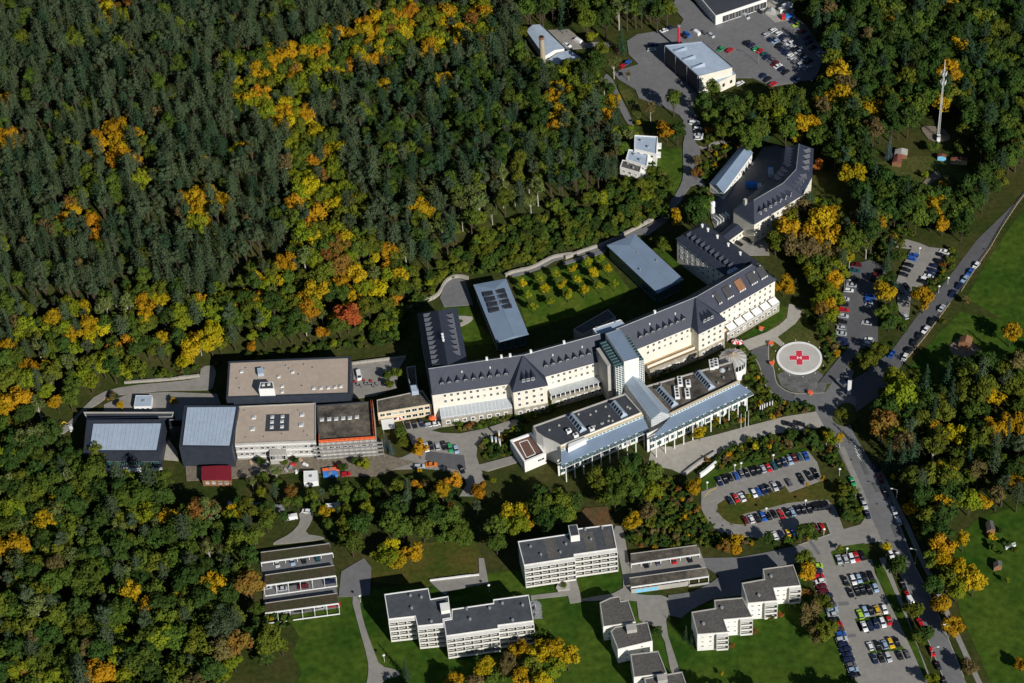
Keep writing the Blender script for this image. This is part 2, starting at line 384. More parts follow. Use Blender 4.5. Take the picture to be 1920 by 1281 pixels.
patch('lawn', 'Y1', [(265, 745), (335, 692), (640, 656), (760, 608), (800, 660), (1045, 572), (1190, 560), (1200, 700), (1150, 780), (1090, 708), (790, 732), (450, 820), (475, 898), (360, 890), (300, 850), (258, 800)], 'dry_lawn', False)
patch('traffic_island', 'Z6', smooth([(890, 1200), (920, 1120), (1000, 1060), (1100, 1080), (1120, 1200), (1080, 1270), (980, 1281), (910, 1250)], 2, True), 'rough_grass', False, 0.34)
# lower car park
patch('parking_lot', 'Y2', [(215, 205), (400, 130), (640, 90), (860, 30), (905, 150), (760, 170), (600, 195), (515, 235), (545, 345), (830, 292), (850, 400), (880, 460), (925, 560), (1060, 830), (1120, 960), (1230, 1190), (1260, 1330), (760, 1330), (650, 1200),
      (560, 950), (480, 640), (375, 480), (370, 335), (330, 290), (250, 235)], 'paving')
patch('planting_bed', 'Y2', [(580, 490), (860, 455), (875, 490), (620, 512)], 'lawn', False, 0.2)
patch('planting_bed', 'Y2', [(690, 770), (975, 735), (985, 765), (700, 795), (755, 872), (735, 872)], 'lawn', False, 0.2)
patch('planting_bed', 'Y2', [(800, 1020), (1070, 985), (1090, 1015), (820, 1050)], 'lawn', False, 0.2)
patch('planting_bed', 'Y2', [(500, 235), (600, 190), (770, 165), (840, 285), (800, 290), (740, 215), (550, 245), (560, 340), (540, 340)], 'lawn', False, 0.2)
patch('lawn', 'Y2', [(830, 280), (930, 370), (1010, 560), (1100, 760), (1160, 900), (1260, 1180), (1290, 1260), (1250, 1250), (1120, 955), (1062, 825), (930, 560), (880, 455)], 'lawn', False)
# street markings: hatching in front of the bend
for i in range(5):
    a = (1268+i*10, 262+i*28); strip('road_marking', 'Y1', [a, (a[0]+28, a[1]+34)], 0.25, 0.16, 'white_paint', z0=0.0)
strip('road_marking', 'Y1', [(165, 690), (180, 665), (215, 640), (255, 622)], 0.25, 0.17, 'yellow_paint', z0=0.0)
strip('road_marking', 'Y1', [(1290, 1000), (1360, 982)], 1.0, 0.17, 'yellow_paint', z0=0.0)
# repaired strips and drain covers in the carriageway
for pts in ([(1420, 590), (1470, 585), (1500, 650), (1450, 655)], [(1330, 430), (1360, 425), (1400, 520), (1372, 526)], [(1560, 900), (1600, 890), (1640, 985), (1600, 995)]):
    patch('road_patch', 'Y1', pts, 'dark_asphalt', False)
for pts in ([(300, 120), (330, 118), (420, 250), (400, 262)], [(560, 640), (640, 632), (650, 660), (570, 668)], [(620, 900), (700, 890), (706, 915), (630, 925)]):
    patch('road_patch', 'Y2', pts, 'asphalt', False)
for sh, q in (('Y1', (1458, 742)), ('Y1', (1425, 592)), ('Y1', (1265, 410)), ('Y1', (205, 850)), ('Y1', (300, 905)), ('Y2', (600, 350)), ('Y2', (800, 880)), ('Y2', (700, 610)), ('Y6', (1150, 330)), ('W1', (1100, 540)), ('W1', (1150, 350)), ('Z8', (1400, 330)), ('Z8', (700, 360))):
    c = nat(sh, q); patch('drain_cover', 'N', [(c[0]+1.9*math.cos(i*.785), c[1]+1.35*math.sin(i*.785)) for i in range(8)], 'dark_steel', False)
# yard and paths between the apartment blocks
patch('path', 'Y4', [(0, 290), (170, 190), (225, 260), (215, 465), (135, 475), (-20, 480)], 'asphalt')
patch('path', 'Y4', smooth([(70, 475), (135, 475), (150, 600), (190, 740), (250, 900), (290, 1000), (430, 1030), (440, 1075), (320, 1095), (290, 1180), (180, 1180), (205, 1050), (200, 950), (130, 700)], 1, True), 'paving')
patch('terrace', 'Y4', [(665, 365), (1035, 315), (1030, 190), (1070, 190), (1105, 380), (1000, 395), (800, 440), (780, 470), (700, 400)], 'paving')
patch('path', 'Y4', [(1420, 470), (1640, 445), (1650, 330), (1750, 310), (1810, 515), (1715, 530), (1700, 470), (1425, 500)], 'paving')
patch('path', 'Y3', smooth([(625, 90), (690, 90), (715, 250), (740, 390), (740, 500), (800, 520), (970, 520), (985, 600), (945, 700), (1040, 985), (1060, 1063), (1000, 1063), (930, 720), (790, 690), (780, 600), (770, 540), (430, 560), (430, 540), (690, 500), (690, 400), (650, 220)], 1, True), 'paving')
patch('yard', 'Y3', [(1180, 290), (1410, 285), (1600, 250), (1780, 210), (1860, 250), (1880, 300), (1550, 350), (1560, 400), (1420, 430), (1420, 520), (1250, 540), (1110, 610), (1050, 660), (970, 640), (970, 520), (1120, 500), (1240, 440), (1290, 400), (1210, 350)], 'asphalt')
patch('path', 'Y5', smooth([(480, 590), (620, 520), (700, 430), (680, 340), (800, 330), (790, 420), (720, 520), (890, 545), (890, 565), (480, 610)], 1, True), 'paving')
patch('litter_ground', 'W8', [(1380, 400), (1460, 300), (1600, 290), (1640, 400), (1500, 420)], 'litter', False)
# clinic forecourt, building site, back road
patch('forecourt', 'W1', [(100, 215), (460, 260), (700, 290), (480, 350), (650, 390), (900, 400), (1250, 330), (1690, 190), (1750, 270), (1390, 400), (1240, 450), (1150, 560), (1130, 700), (1170, 830), (1700, 690), (1720, 790), (1290, 920), (1200, 900), (1260, 1100), (1150, 1260), (900, 1260), (1000, 1100), (960, 1000), (740, 910), (420, 880), (-250, 900), (-420, 900), (-420, 800), (100, 730), (290, 640), (150, 330)], 'paving')
patch('parking_lot', 'W1', [(440, 640), (850, 690), (960, 700), (990, 900), (900, 910), (600, 860), (420, 760)], 'dark_asphalt')
patch('building_site', 'Z2', [(-330, 1060), (60, 1000), (800, 990), (1350, 960), (1500, 1010), (1640, 1040), (1300, 1160), (1000, 1160), (800, 1130), (660, 1120), (400, 1150), (80, 1180), (-320, 1200)], 'site_dirt')
patch('road', 'Z1', smooth([(-420, 960), (0, 860), (110, 780), (230, 660), (330, 560), (530, 500), (1000, 460), (1100, 435), (1110, 350), (1230, 345), (1200, 520), (1160, 530), (840, 530), (560, 560), (420, 570), (330, 640), (200, 700), (150, 800), (60, 870), (-420, 1010)], 1, True), 'paving')
patch('yard', 'Z2', [(1095, 210), (1560, 145), (1500, 240), (1480, 400), (1300, 470), (1090, 500)], 'paving')
patch('yard', 'Z1', [(380, 640), (560, 560), (860, 545), (1230, 560), (1260, 640), (980, 640), (980, 760), (850, 740), (840, 690), (380, 690)], 'paving')
# garden paths
patch('path', 'Z3', [(340, 320), (390, 200), (460, 170), (530, 190), (590, 370), (370, 385)], 'asphalt')
patch('path', 'Z3', smooth([(880, 165), (1050, 115), (1140, 75), (1210, 30), (1380, 0), (1540, -40), (1640, -70), (1870, -180), (1850, -215), (1660, -110), (1360, -10), (1200, 10), (1130, 40), (1030, 90), (880, 130)], 1, True), 'asphalt')
patch('path', 'Z4', [(-20, 370), (280, 280), (490, 180), (670, 60), (750, 20), (770, 60), (620, 170), (540, 160), (310, 240), (300, 300), (-20, 395)], 'asphalt')
patch('path', 'Z3', smooth([(370, 455), (580, 455), (590, 480), (530, 520), (460, 545), (455, 530), (540, 480), (370, 470)], 1, True), 'pale_paving')
# north roads and yards
patch('road', 'Z8', [(980, 0), (1060, 0), (1220, 125), (1520, -20), (1640, -20), (1700, 100), (1760, 150), (1880, 330), (1820, 480), (1680, 500), (1560, 520), (1440, 470), (1340, 470), (1320, 400), (1140, 250),
      (910, 270), (1110, 560), (1080, 640), (1110, 730), (1060, 768), (1000, 690), (900, 640), (760, 590), (740, 540), (640, 480), (600, 440), (690, 410), (760, 390), (700, 330), (690, 250), (750, 210), (880, 190), (1000, 170), (1030, 120), (960, 40)], 'asphalt')
patch('yard', 'W2', [(380, 110), (560, 10), (700, -40), (880, 160), (800, 310), (590, 350), (430, 210)], 'pale_paving')
patch('drive', 'Z8', smooth([(555, 440), (600, 470), (640, 560), (700, 680), (740, 768), (700, 768), (610, 590), (550, 520)], 1, True), 'asphalt')
patch('yard', 'Z8', [(215, 185), (340, 180), (440, 260), (580, 255), (600, 280), (460, 290), (330, 300)], 'paving')
patch('verge', 'Z8', smooth([(620, 500), (700, 530), (770, 640), (780, 700), (740, 720), (680, 620)], 1, True), 'rough_grass', False)
patch('road', 'Z7', smooth([(745, -20), (815, -20), (840, 150), (900, 210), (860, 330), (880, 420), (940, 490), (920, 510), (830, 480), (770, 560), (740, 620), (640, 720), (600, 800), (560, 770), (640, 640), (720, 530), (760, 430), (750, 180), (770, 110)], 1, True), 'asphalt')
patch('path', 'Z7', smooth([(880, 185), (930, 205), (990, 150), (1140, 150), (1140, 160), (1000, 170), (940, 215), (880, 205)], 1, True), 'paving')
patch('yard', 'Z7', [(960, 660), (1060, 560), (1200, 450), (1380, 200), (1500, 180), (1640, 300), (1560, 440), (1290, 620), (1130, 690), (1190, 740), (1020, 880), (980, 780)], 'asphalt')
patch('forecourt', 'Z7', [(1120, 945), (1280, 840), (1360, 870), (1420, 960), (1430, 1040), (1230, 1043)], 'paving')
# right car parks
patch('parking_lot', 'Y6', [(210, 440), (270, 430), (340, 410), (400, 430), (460, 480), (420, 560), (390, 640), (400, 760), (400, 1000), (270, 1040), (200, 1130), (120, 1250), (60, 1281), (-20, 1281), (110, 1120), (180, 1040), (120, 1000), (120, 800), (150, 640)], 'dark_asphalt')
patch('parking_lot', 'Y6', [(510, 285), (600, 265), (690, 290), (760, 320), (900, 335), (900, 380), (760, 570), (700, 600), (640, 590), (620, 800), (590, 830), (540, 760), (530, 560), (560, 480), (620, 360), (640, 330), (520, 315)], 'paving')
patch('playground', 'Y6', [(900, 1020), (960, 970), (1070, 1000), (1130, 1050), (1000, 1110), (930, 1080)], 'site_dirt')
patch('mast_yard', 'Y7', smooth([(660, 650), (700, 630), (830, 640), (900, 720), (850, 750), (740, 750)], 1, True), 'site_dirt')
patch('sandpit', 'Y7', [(730, 1000), (800, 960), (820, 1010), (740, 1060), (730, 1110), (680, 1120), (670, 1070)], 'site_dirt')
# ------------------------------------------------------------------ building helpers
_cache = {}
def win_mesh(w, h, frame='white_paint', glass='glass', cross=True, arch=False):
    k = ('win', w, h, frame, glass, cross, arch)
    if k in _cache: return _cache[k]
    mb = MB(); t = 0.08; d = 0.10
    for c, s in (((-w/2+t/2, 0, 0), (t, d, h)), ((w/2-t/2, 0, 0), (t, d, h)), ((0, 0, h/2-t/2), (w-2*t, d, t)), ((0, 0, -h/2+t/2), (w-2*t, d, t))):
        mb.box((c[0], -d/2, c[2]), s)
    if cross: mb.box((0, -d/2+0.012, 0), (t*0.8, d*0.8, h-2*t))
    mb.box((0, -0.03, -h/2-0.04), (w+0.2, 0.22, 0.07))
    mb.box((0, -0.012, 0), (w-2*t, 0.02, h-2*t), 0, 1)
    if arch:
        for s in (-1, 1): mb.box((s*(w/2+0.14), -0.05, 0), (0.24, 0.16, h+0.2))
        mb.box((0, -0.05, h/2+0.2), (w+0.5, 0.16, 0.36))
    _cache[k] = mb.mesh('window', [frame, glass]); return _cache[k]

def put_on(t, me, name, a, b, f, z, out=0.0, parent=None):
    """shared mesh set on the wall a->b (outline runs ccw) at fraction f and height z"""
    d = (b-a).normalized(); n = Vector((d.y, -d.x)); p = a+(b-a)*f+n*out
    o = link(name, me, t, (p.x-t.location.x, p.y-t.location.y, z-t.location.z), math.atan2(d.y, d.x))
    return o

wr = random.Random(17)
def windows(t, a, b, zs, n, w=1.1, h=1.5, m0=1.0, m1=1.0, name='window', skip=0.0, **kw):
    L = (b-a).length
    if L < m0+m1+w: return
    me = win_mesh(w, h, **kw); alt = [me]
    if kw.get('glass', 'glass') == 'glass': alt = [me]*10+[win_mesh(w, h, **{**kw, 'glass': 'blind'})]*2+[win_mesh(w, h, **{**kw, 'glass': 'pale_glass'})]
    for z in zs:
        for i in range(n):
            put_on(t, wr.choice(alt), name, a, b, (m0+(L-m0-m1)*(i+0.5)/n)/L, z)

def centroid(p):
    return sum((q for q in p), Vector((0, 0)))/len(p)

def flat_block(t, poly, z0, z1, wall, roof, par=0.45, pw=0.35, trim=None, wname='wall', rname='roof'):
    p = ccw(poly); q = offset_poly(p, pw)
    mb = MB(); mb.sides(p, z0, z1); mb.build(wname, wall, t)
    mb = MB(); mb.ring(p, q, z1); mb.sides(q[::-1], z1-par, z1); mb.build('parapet', trim or wall, t)
    mb = MB(); mb.cap(q, z1-par); mb.build(rname, roof, t)
    return p

def building(name, label, poly, z=0.0, cat='building', group=None):
    c = centroid(poly); BLOCK.append(ccw(poly))
    return thing(name, label, cat, (c.x, c.y, z), 0, group)

def roof_box(t, p, z, size, rz, mats, name):
    mb = MB(); mb.box((p.x, p.y, z+size[2]/2), size, rz)
    return mb.build(name, mats, t)

def skylight(t, p, z, s=1.3, rz=0.0):
    k = ('sky', s)
    if k not in _cache:
        mb = MB(); mb.box((0, 0, 0.2), (s, s, 0.4)); e = s*0.42
        mb.add([(-e, -e, .41), (e, -e, .41), (e, e, .41), (-e, e, .41), (0, 0, .68)], [(0, 1, 4), (1, 2, 4), (2, 3, 4), (3, 0, 4)], 1)
        _cache[k] = mb.mesh('skylight', ['white_paint', 'pale_glass'])
    return link('skylight', _cache[k], t, (p.x-t.location.x, p.y-t.location.y, z-t.location.z), rz)

def vent(t, p, z, r=0.28, h=0.9, name='vent_pipe', m='steel'):
    k = ('vent', r, h, m)
    if k not in _cache:
        mb = MB(); mb.tube((0, 0, -0.3), (0, 0, h), r, r, 8); mb.tube((0, 0, h), (0, 0, h+0.15), r*1.5, r*1.3, 8)
        _cache[k] = mb.mesh(name, [m])
    return link(name, _cache[k], t, (p.x-t.location.x, p.y-t.location.y, z-t.location.z))

def ac_unit(t, p, z, n, rz):
    k = ('ac', n)
    if k not in _cache:
        mb = MB(); mb.box((0, 0, 0.75), (2.0, 1.6*n, 1.3))
        for i in range(n):
            y = (i-(n-1)/2)*1.6; mb.tube((0, y, 1.4), (0, y, 1.5), 0.6, 0.6, 10, 1)
        for s in (-.8, .8): mb.box((s, 0, 0.05), (0.15, 1.6*n-.2, 0.1), 0, 1)
        _cache[k] = mb.mesh('cooling_unit', ['white_paint', 'dark_steel'])
    return link('cooling_unit', _cache[k], t, (p.x-t.location.x, p.y-t.location.y, z-t.location.z), rz)

def dormer_meshes():
    if 'dorm' in _cache: return _cache['dorm']
    mb = MB(); w, h, d, g = 0.95, 1.45, 3.4, 1.1
    # local: front at y=0 facing -y, runs back into the slope
    mb.add([(-w, 0, -.5), (w, 0, -.5), (w, 0, h), (0, 0, h+g), (-w, 0, h)], [(0, 1, 2, 3, 4)])
    mb.add([(-w, 0, -.5), (-w, d, -.5), (-w, d, h), (-w, 0, h)], [(1, 0, 3, 2)]); mb.add([(w, 0, -.5), (w, d, -.5), (w, d, h), (w, 0, h)], [(0, 1, 2, 3)])
    e = 0.22
    for s in (-1, 1):
        mb.add([(s*(w+e), -.3, h-.2), (0, -.3, h+g+.08), (0, d+1, h+g+.08), (s*(w+e), d+1, h-.2)], [(0, 1, 2, 3) if s < 0 else (3, 2, 1, 0)])
        mb.add([(s*(w+e), -.3, h-.32), (0, -.3, h+g-.05), (0, -.3, h+g+.08), (s*(w+e), -.3, h-.2)], [(0, 1, 2, 3)])
    a = mb.mesh('dormer', ['slate'])
    b = win_mesh(1.25, 1.35, cross=True)
    _cache['dorm'] = (a, b); return a, b

def dormer(t, p, z, ang):
    a, b = dormer_meshes()
    o = link('dormer', a, t, (p.x-t.location.x, p.y-t.location.y, z-t.location.z), ang)
    link('window', b, o, (0, -0.03, 0.75))
    return o

# ------------------------------------------------------------------ new halls in the west
# A: low dark hall with pale metal roof
P = GS('Z1', [(250, 748), (832, 745), (788, 990), (225, 990)], 10.5)
t = building('hall', 'dark clad flat hall with pale ribbed metal roof beside the forest road', P)
p = flat_block(t, P, 0, 10.5, 'dark_cladding', 'dark_cladding', 0.5, 0.9)
inner = ccw(GS('Z1', [(300, 778), (815, 775), (776, 972), (272, 972)], 10.6))
mb = MB(); mb.prism(inner, 9.9, 10.45); mb.build('roof', 'pale_metal', t)
def ribs(t, poly, z, n, m, along=0, w=0.12, h=0.1, name='roof_seam'):
    """standing seams as real ribs across a four sided roof"""
    a, b, c, d = [poly[(i+along) % 4] for i in range(4)]
    me = {}
    for i in range(1, n):
        f = i/n; p0 = a+(b-a)*f; p1 = d+(c-d)*f; L = (p1-p0).length
        k = round(L, 1)
        if k not in me:
            mb = MB(); mb.box((0, 0, h/2), (k-0.1, w, h)); me[k] = mb.mesh(name, [m])
        mid = (p0+p1)/2; dd = p1-p0
        link(name, me[k], t, (mid.x-t.location.x, mid.y-t.location.y, z-t.location.z), math.atan2(dd.y, dd.x))
ribs(t, inner, 10.452, 16, 'pale_metal', 0)
for i in range(len(p)):
    a, b = p[i], p[(i+1) % 4]
    if (b-a).normalized().x > 0.9:
        windows(t, a, b, [3.4], 7, 4.2, 2.6, 8, 1.5, name='window_band', frame='steel', glass='green_glass')
        d = (b-a).normalized(); n = Vector((d.y, -d.x))
        mb = MB(); q = [a+n*1.6+d*6, b+n*1.6, b+n*0.02, a+n*0.02+d*6]; mb.prism(q, 0, 1.0); mb.build('plinth', 'white_paint', t)
P = GS('Z1', [(225, 690), (905, 690), (895, 730), (250, 742)], 6.0)
t = building('low_annex', 'low dark annex with pale roof edge behind the ribbed metal hall', P); flat_block(t, P, 0, 6.0, 'dark_cladding', 'bitumen', 0.4, 0.5, 'concrete')
# bridge between the two dark blocks with slit skylights
P = GS('Z1', [(868, 745), (985, 742), (975, 800), (872, 802)], 6.5)
t = building('link_bridge', 'dark link bridge with slit skylights between two dark clad blocks', P); flat_block(t, P, 0, 6.5, 'dark_cladding', 'concrete', 0.1, 0.2)
for i in range(5):
    c = G('Z1', (888+i*19, 778), 6.5); mb = MB(); mb.box((c.x, c.y, 6.46), (2.2, 3.6, 0.14), 0.15); mb.build('slit_skylight', 'glass', t)
patch('courtyard', 'Z1', [(820, 1050), (850, 880), (930, 990), (940, 1060)], 'pale_paving')
# B: dark cube
P = GS('Z1', [(983, 640), (1392, 640), (1338, 958), (943, 952)], 12.0)
t = building('dark_cube', 'tall dark grey clad block with corrugated metal roof behind the red hut', P)
p = flat_block(t, P, 0, 12.0, 'dark_cladding', 'dark_cladding', 0.6, 0.9)
inner = ccw(GS('Z1', [(1005, 655), (1370, 652), (1322, 938), (970, 936)], 12.0))
mb = MB(); mb.prism(inner, 11.3, 11.9); mb.build('roof', 'pale_metal', t); ribs(t, inner, 11.902, 13, 'pale_metal', 0)
for i in range(4):
    a, b = p[i], p[(i+1) % 4]
    if (b-a).normalized().x > 0.9: windows(t, a, b, [6.2], 1, 7.4, 4.2, 1.3, 14, name='large_window', frame='steel', glass='pale_glass')
# C: long tan roofed hall
P = GS('Z2', [(38, 172), (1086, 128), (1082, 452), (18, 486)], 12.0)
t = building('long_hall', 'long dark clad hall with tan flat roof and white stair tower', P)
flat_block(t, P, 0, 12.0, 'dark_cladding', 'tan_roof', 0.35, 0.8)
for q in ((470, 305), (500, 388), (500, 435), (770, 405), (832, 403), (895, 400), (955, 395), (1002, 388), (150, 262), (590, 265)): skylight(t, G('Z2', q, 11.7), 11.65, 1.3, 0.1)
for q in ((115, 325), (560, 240), (350, 240), (690, 205), (645, 290), (138, 408), (675, 390), (535, 215), (765, 232), (190, 235)): vent(t, G('Z2', q, 11.7), 11.65, 0.2, 0.5)
P2 = GS('Z2', [(312, 352), (422, 348), (432, 408), (298, 412)], 16.0)
mb = MB(); mb.prism(P2, 11.6, 16.0); s = mb.build('stair_tower', 'white_paint', t)
q = offset_poly(ccw(P2), 0.4); mb = MB(); mb.prism(q, 15.9, 16.08); mb.build('tower_roof', 'bitumen', t)
for f in ((338, 378), (385, 372)): skylight(t, G('Z2', f, 16), 16.08, 1.2)
c = G('Z2', (315, 270), 12); roof_box(t, c, 11.65, (2.4, 3.4, 1.6), 0.1, 'pale_metal', 'roof_unit')
# D: tan roofed block with dark panel
P = GS('Z2', [(118, 556), (786, 528), (786, 852), (92, 878)], 10.0)
t = building('site_block', 'tan flat roofed block with dark square panel of six skylights', P)
p = flat_block(t, P, 0, 10.0, 'concrete', 'tan_roof', 0.3, 0.35, 'concrete')
mb = MB(); mb.prism(GS('Z2', [(365, 628), (560, 622), (556, 764), (354, 770)], 10), 9.6, 9.9); mb.build('roof_panel', 'bitumen', t)
for q in ((415, 652), (503, 648), (412, 695), (498, 690), (410, 740), (498, 735)): skylight(t, G('Z2', q, 9.9), 9.9, 1.4)
for q in ((256, 655), (246, 755), (670, 632), (662, 720)): skylight(t, G('Z2', q, 9.7), 9.7, 1.7)
for q in ((190, 830), (720, 815), (500, 800), (640, 600), (180, 600), (345, 825), (690, 780)): vent(t, G('Z2', q, 9.7), 9.7, 0.16, 0.4)
for i in range(4):
    a, b = p[i], p[(i+1) % 4]
    if (b-a).normalized().x > 0.9:
        windows(t, a, b, [6.9, 3.6], 14, 1.3, 1.5, 1, 1, frame='white_paint', glass='glass')
        d = (b-a).normalized(); n = Vector((d.y, -d.x)); L = (b-a).length
        for z in (8.6, 5.3, 2.0):
            q = [a+n*0.35, b+n*0.35, b+n*0.02, a+n*0.02]; mb = MB(); mb.prism(q, z-.2, z+.2); mb.build('cornice', 'white_paint', t)
        a2, b2 = a+d*L*.42, a+d*L*.62; q = [a2+n*3.2, b2+n*3.2, b2+n*.4, a2+n*.4]
        mb = MB(); mb.prism(q, 0, 6.2); bay = mb.build('bay', 'concrete', t)
        windows(t, a2+n*3.2, b2+n*3.2, [4.2], 4, 2.0, 2.4, .4, .4, frame='white_paint')
# E: block under renovation, gravel roof
P = GS('Z2', [(792, 548), (1276, 512), (1302, 842), (812, 876)], 10.0)
t = building('gravel_roof_block', 'old block with black gravel roof behind scaffolding', P)
p = flat_block(t, P, 0, 10.0, 'concrete', 'gravel_roof', 0.4, 0.5, 'bitumen')
for q in ((840, 675), (903, 670), (963, 668), (1023, 662), (1080, 660), (1140, 652)): skylight(t, G('Z2', q, 9.6), 9.6, 1.6)
EF = None
for i in range(4):
    a, b = p[i], p[(i+1) % 4]
    if (b-a).normalized().x > 0.9:
        windows(t, a, b, [7.4, 3.6], 8, 1.9, 1.6, 1, 1, frame='white_paint'); EF = (a, b)
    elif (b-a).normalized().y > 0.9: ER = (a, b)
# orange safety barrier on two roof edges
s = thing('safety_barrier', 'orange red safety barrier along the edge of the gravel roof', 'barrier', (EF[1].x, EF[1].y, 10.0))
def panels(a, b, n):
    L = (b-a).length/n; d = (b-a).normalized()
    k = ('pan', round(L, 2))
    if k not in _cache:
        mb = MB(); mb.box((0, 0, .62), (L-.15, .07, .9)); mb.box((-L/2+.1, 0, .6), (.12, .12, 1.2)); _cache[k] = mb.mesh('barrier_panel', ['orange_paint'])
    for i in range(n):
        c = a+d*L*(i+.5); link('barrier_panel', _cache[k], s, (c.x-s.location.x, c.y-s.location.y, 0), math.atan2(d.y, d.x))
dx = (EF[1]-EF[0]).normalized(); dn = Vector((-dx.y, dx.x))
for off in (0.1, 0.75):
    panels(EF[0]+dn*off+dx*.2, EF[1]+dn*off-dx*.2, 11); panels(ER[0]-dx*off+dn*.5, ER[1]-dx*off-dn*.2, 8)
panels(EF[0]+dx*.15+dn*.2, EF[0]+dx*.15+dn*4.5, 2)
# scaffolding
s = thing('scaffolding', 'grey metal scaffolding in front of the gravel roofed block', 'scaffolding', (EF[0].x, EF[0].y, 0))
d = (EF[1]-EF[0]).normalized(); n = Vector((d.y, -d.x)); L = (EF[1]-EF[0]).length+4
mbp = MB(); mbp.tube((0, 0, 0), (0, 0, 10.9), .06, .06, 5); post = mbp.mesh('scaffold_post', ['steel'])
mbd = MB(); mbd.box((L/2, 0, 0), (L, .9, .08)); deck = mbd.mesh('scaffold_deck', ['concrete'])
mbr = MB(); mbr.tube((0, 0, 0), (L, 0, 0), .05, .05, 5); rail = mbr.mesh('scaffold_rail', ['steel'])
an = math.atan2(d.y, d.x); base = EF[0]-d*1.5
for k in (0.4, 1.4):
    for i in range(13):
        c = base+d*(L*i/12)+n*k; link('scaffold_post', post, s, (c.x-s.location.x, c.y-s.location.y, 0))
for z in (2.2, 4.4, 6.6, 8.8):
    c = base+n*.9; link('scaffold_deck', deck, s, (c.x-s.location.x, c.y-s.location.y, z), an)
    for h in (.5, 1.0):
        c = base+n*1.4; link('scaffold_rail', rail, s, (c.x-s.location.x, c.y-s.location.y, z+h), an)
# F: low yellow office wing and its shaft
P = GS('Z2', [(1310, 502), (1702, 418), (1778, 538), (1318, 614)], 7.0)
t = building('office_wing', 'low wing with pale yellow front and grey flat roof', P)
p = flat_block(t, P, 0, 7.0, 'yellow_wall', 'gravel_roof', 0.3, 0.3, 'concrete')
for i in range(4):
    a, b = p[i], p[(i+1) % 4]
    if (b-a).normalized().x > 0.9: windows(t, a, b, [5.2, 2.0], 8, 2.0, 1.7, .5, .5, frame='white_paint')
mb = MB(); mb.prism(GS('Z2', [(1598, 380), (1660, 372), (1668, 425), (1610, 432)], 9.0), 6.6, 9.0); mb.build('roof_house', 'pale_metal', t)
P = GS('Z2', [(1562, 222), (1640, 208), (1656, 368), (1594, 378)], 6.5)
t = building('corridor', 'narrow flat roofed corridor behind the yellow office wing', P); flat_block(t, P, 0, 6.5, 'concrete', 'gravel_roof', .3, .3)
P = GS('Z2', [(1345, 675), (1455, 660), (1468, 745), (1360, 755)], 3.5)
t = building('entrance_canopy', 'small white flat canopy in front of the yellow office wing', P, cat='canopy')
mb = MB(); mb.prism(P, 3.2, 3.5); mb.build('roof', 'white_paint', t)
for q in P: c = q+(centroid(P)-q)*.1; mb = MB(); mb.tube((c.x, c.y, 0), (c.x, c.y, 3.25), .1); mb.build('post', 'steel', t)

# ------------------------------------------------------------------ main clinic building
EZ, RZ, DEP = 16.0, 23.0, 15.0
K = [G('N', q, EZ) for q in ((810, 738.6), (993, 712), (1165, 664), (1325, 599), (1453.5, 524))]
def mitre(K, d):
    out = []
    for i in range(len(K)):
        ns = []
        for a, b in ((i-1, i), (i, i+1)):
            if a >= 0 and b < len(K):
                e = (K[b]-K[a]).normalized(); ns.append(Vector((-e.y, e.x)))
        m = ns[0] if len(ns) == 1 else (ns[0]+ns[1])
        if len(ns) > 1: m = m/(m.dot(ns[0]))
        out.append(K[i]+m*d)
    return out
KB = mitre(K, DEP); KR = mitre(K, DEP/2)
e0 = (K[1]-K[0]).normalized(); e4 = (K[4]-K[3]).normalized()
KR[-1] = KR[-1]-e4*6.5
foot = K+KB[::-1]
main = building('clinic_building', 'long cream clinic building with bent dark slate roof and dormers', foot)
mb = MB(); mb.sides(ccw(foot), 0, EZ); mb.build('wall', 'cream_wall', main)
ov = 0.5
KE = mitre(K, -ov); KBE = mitre(KB, ov)
KE[-1] += e4*ov; KBE[-1] += e4*ov
mb = MB(); V3 = lambda q, z: (q.x, q.y, z)
for i in range(4):
    mb.quad(V3(KE[i], EZ-.1), V3(KE[i+1], EZ-.1), V3(KR[i+1], RZ), V3(KR[i], RZ)); mb.quad(V3(KBE[i+1], EZ-.1), V3(KBE[i], EZ-.1), V3(KR[i], RZ), V3(KR[i+1], RZ))
mb.add([V3(KE[4], EZ-.1), V3(KBE[4], EZ-.1), V3(KR[4], RZ)], [(0, 1, 2)])
mb.sides(KE+KBE[::-1], EZ-.4, EZ-.1)
roof = mb.build('roof', 'slate', main)
mb = MB()
for i in range(4): mb.tube(V3(KR[i], RZ), V3(KR[i+1], RZ), .16, .16, 5)
mb.build('ridge_cap', 'steel', roof, main.location)
def on_line(i, f, d, z):
    a, b = K[i], K[i+1]; e = (b-a).normalized(); n = Vector((-e.y, e.x)); return a+(b-a)*f+n*d, math.atan2(e.y, e.x)
def slope_dormers(i, fs, d=2.2):
    for f in fs:
        q, an = on_line(i, f, d, 0); dormer(main, q, EZ+(RZ-EZ)*d/(DEP/2)-.25, an)
slope_dormers(0, [.19+.083*k for k in range(8)] + [0.115])
slope_dormers(1, [.20+.078*k for k in range(9)])
slope_dormers(2, [.255+.072*k for k in range(8)])
for i, f in ((0, .33), (0, .62), (1, .3), (1, .62), (2, .4), (2, .7), (3, .45), (3, .2), (3, .8)):
    q, an = on_line(i, f, 5.0, 0); vent(main, q, EZ+(RZ-EZ)*5/(DEP/2), .25, .6, 'roof_vent', 'white_paint')
for i, f in ((0, .60), (0, .84), (1, .09), (1, .45), (2, .5), (0, .75)):
    q, an = on_line(i, f, 7.8, 0); mb = MB(); mb.box((q.x, q.y, RZ+.3), (.9, .9, 2.0), an); mb.build('chimney', 'white_paint', main)
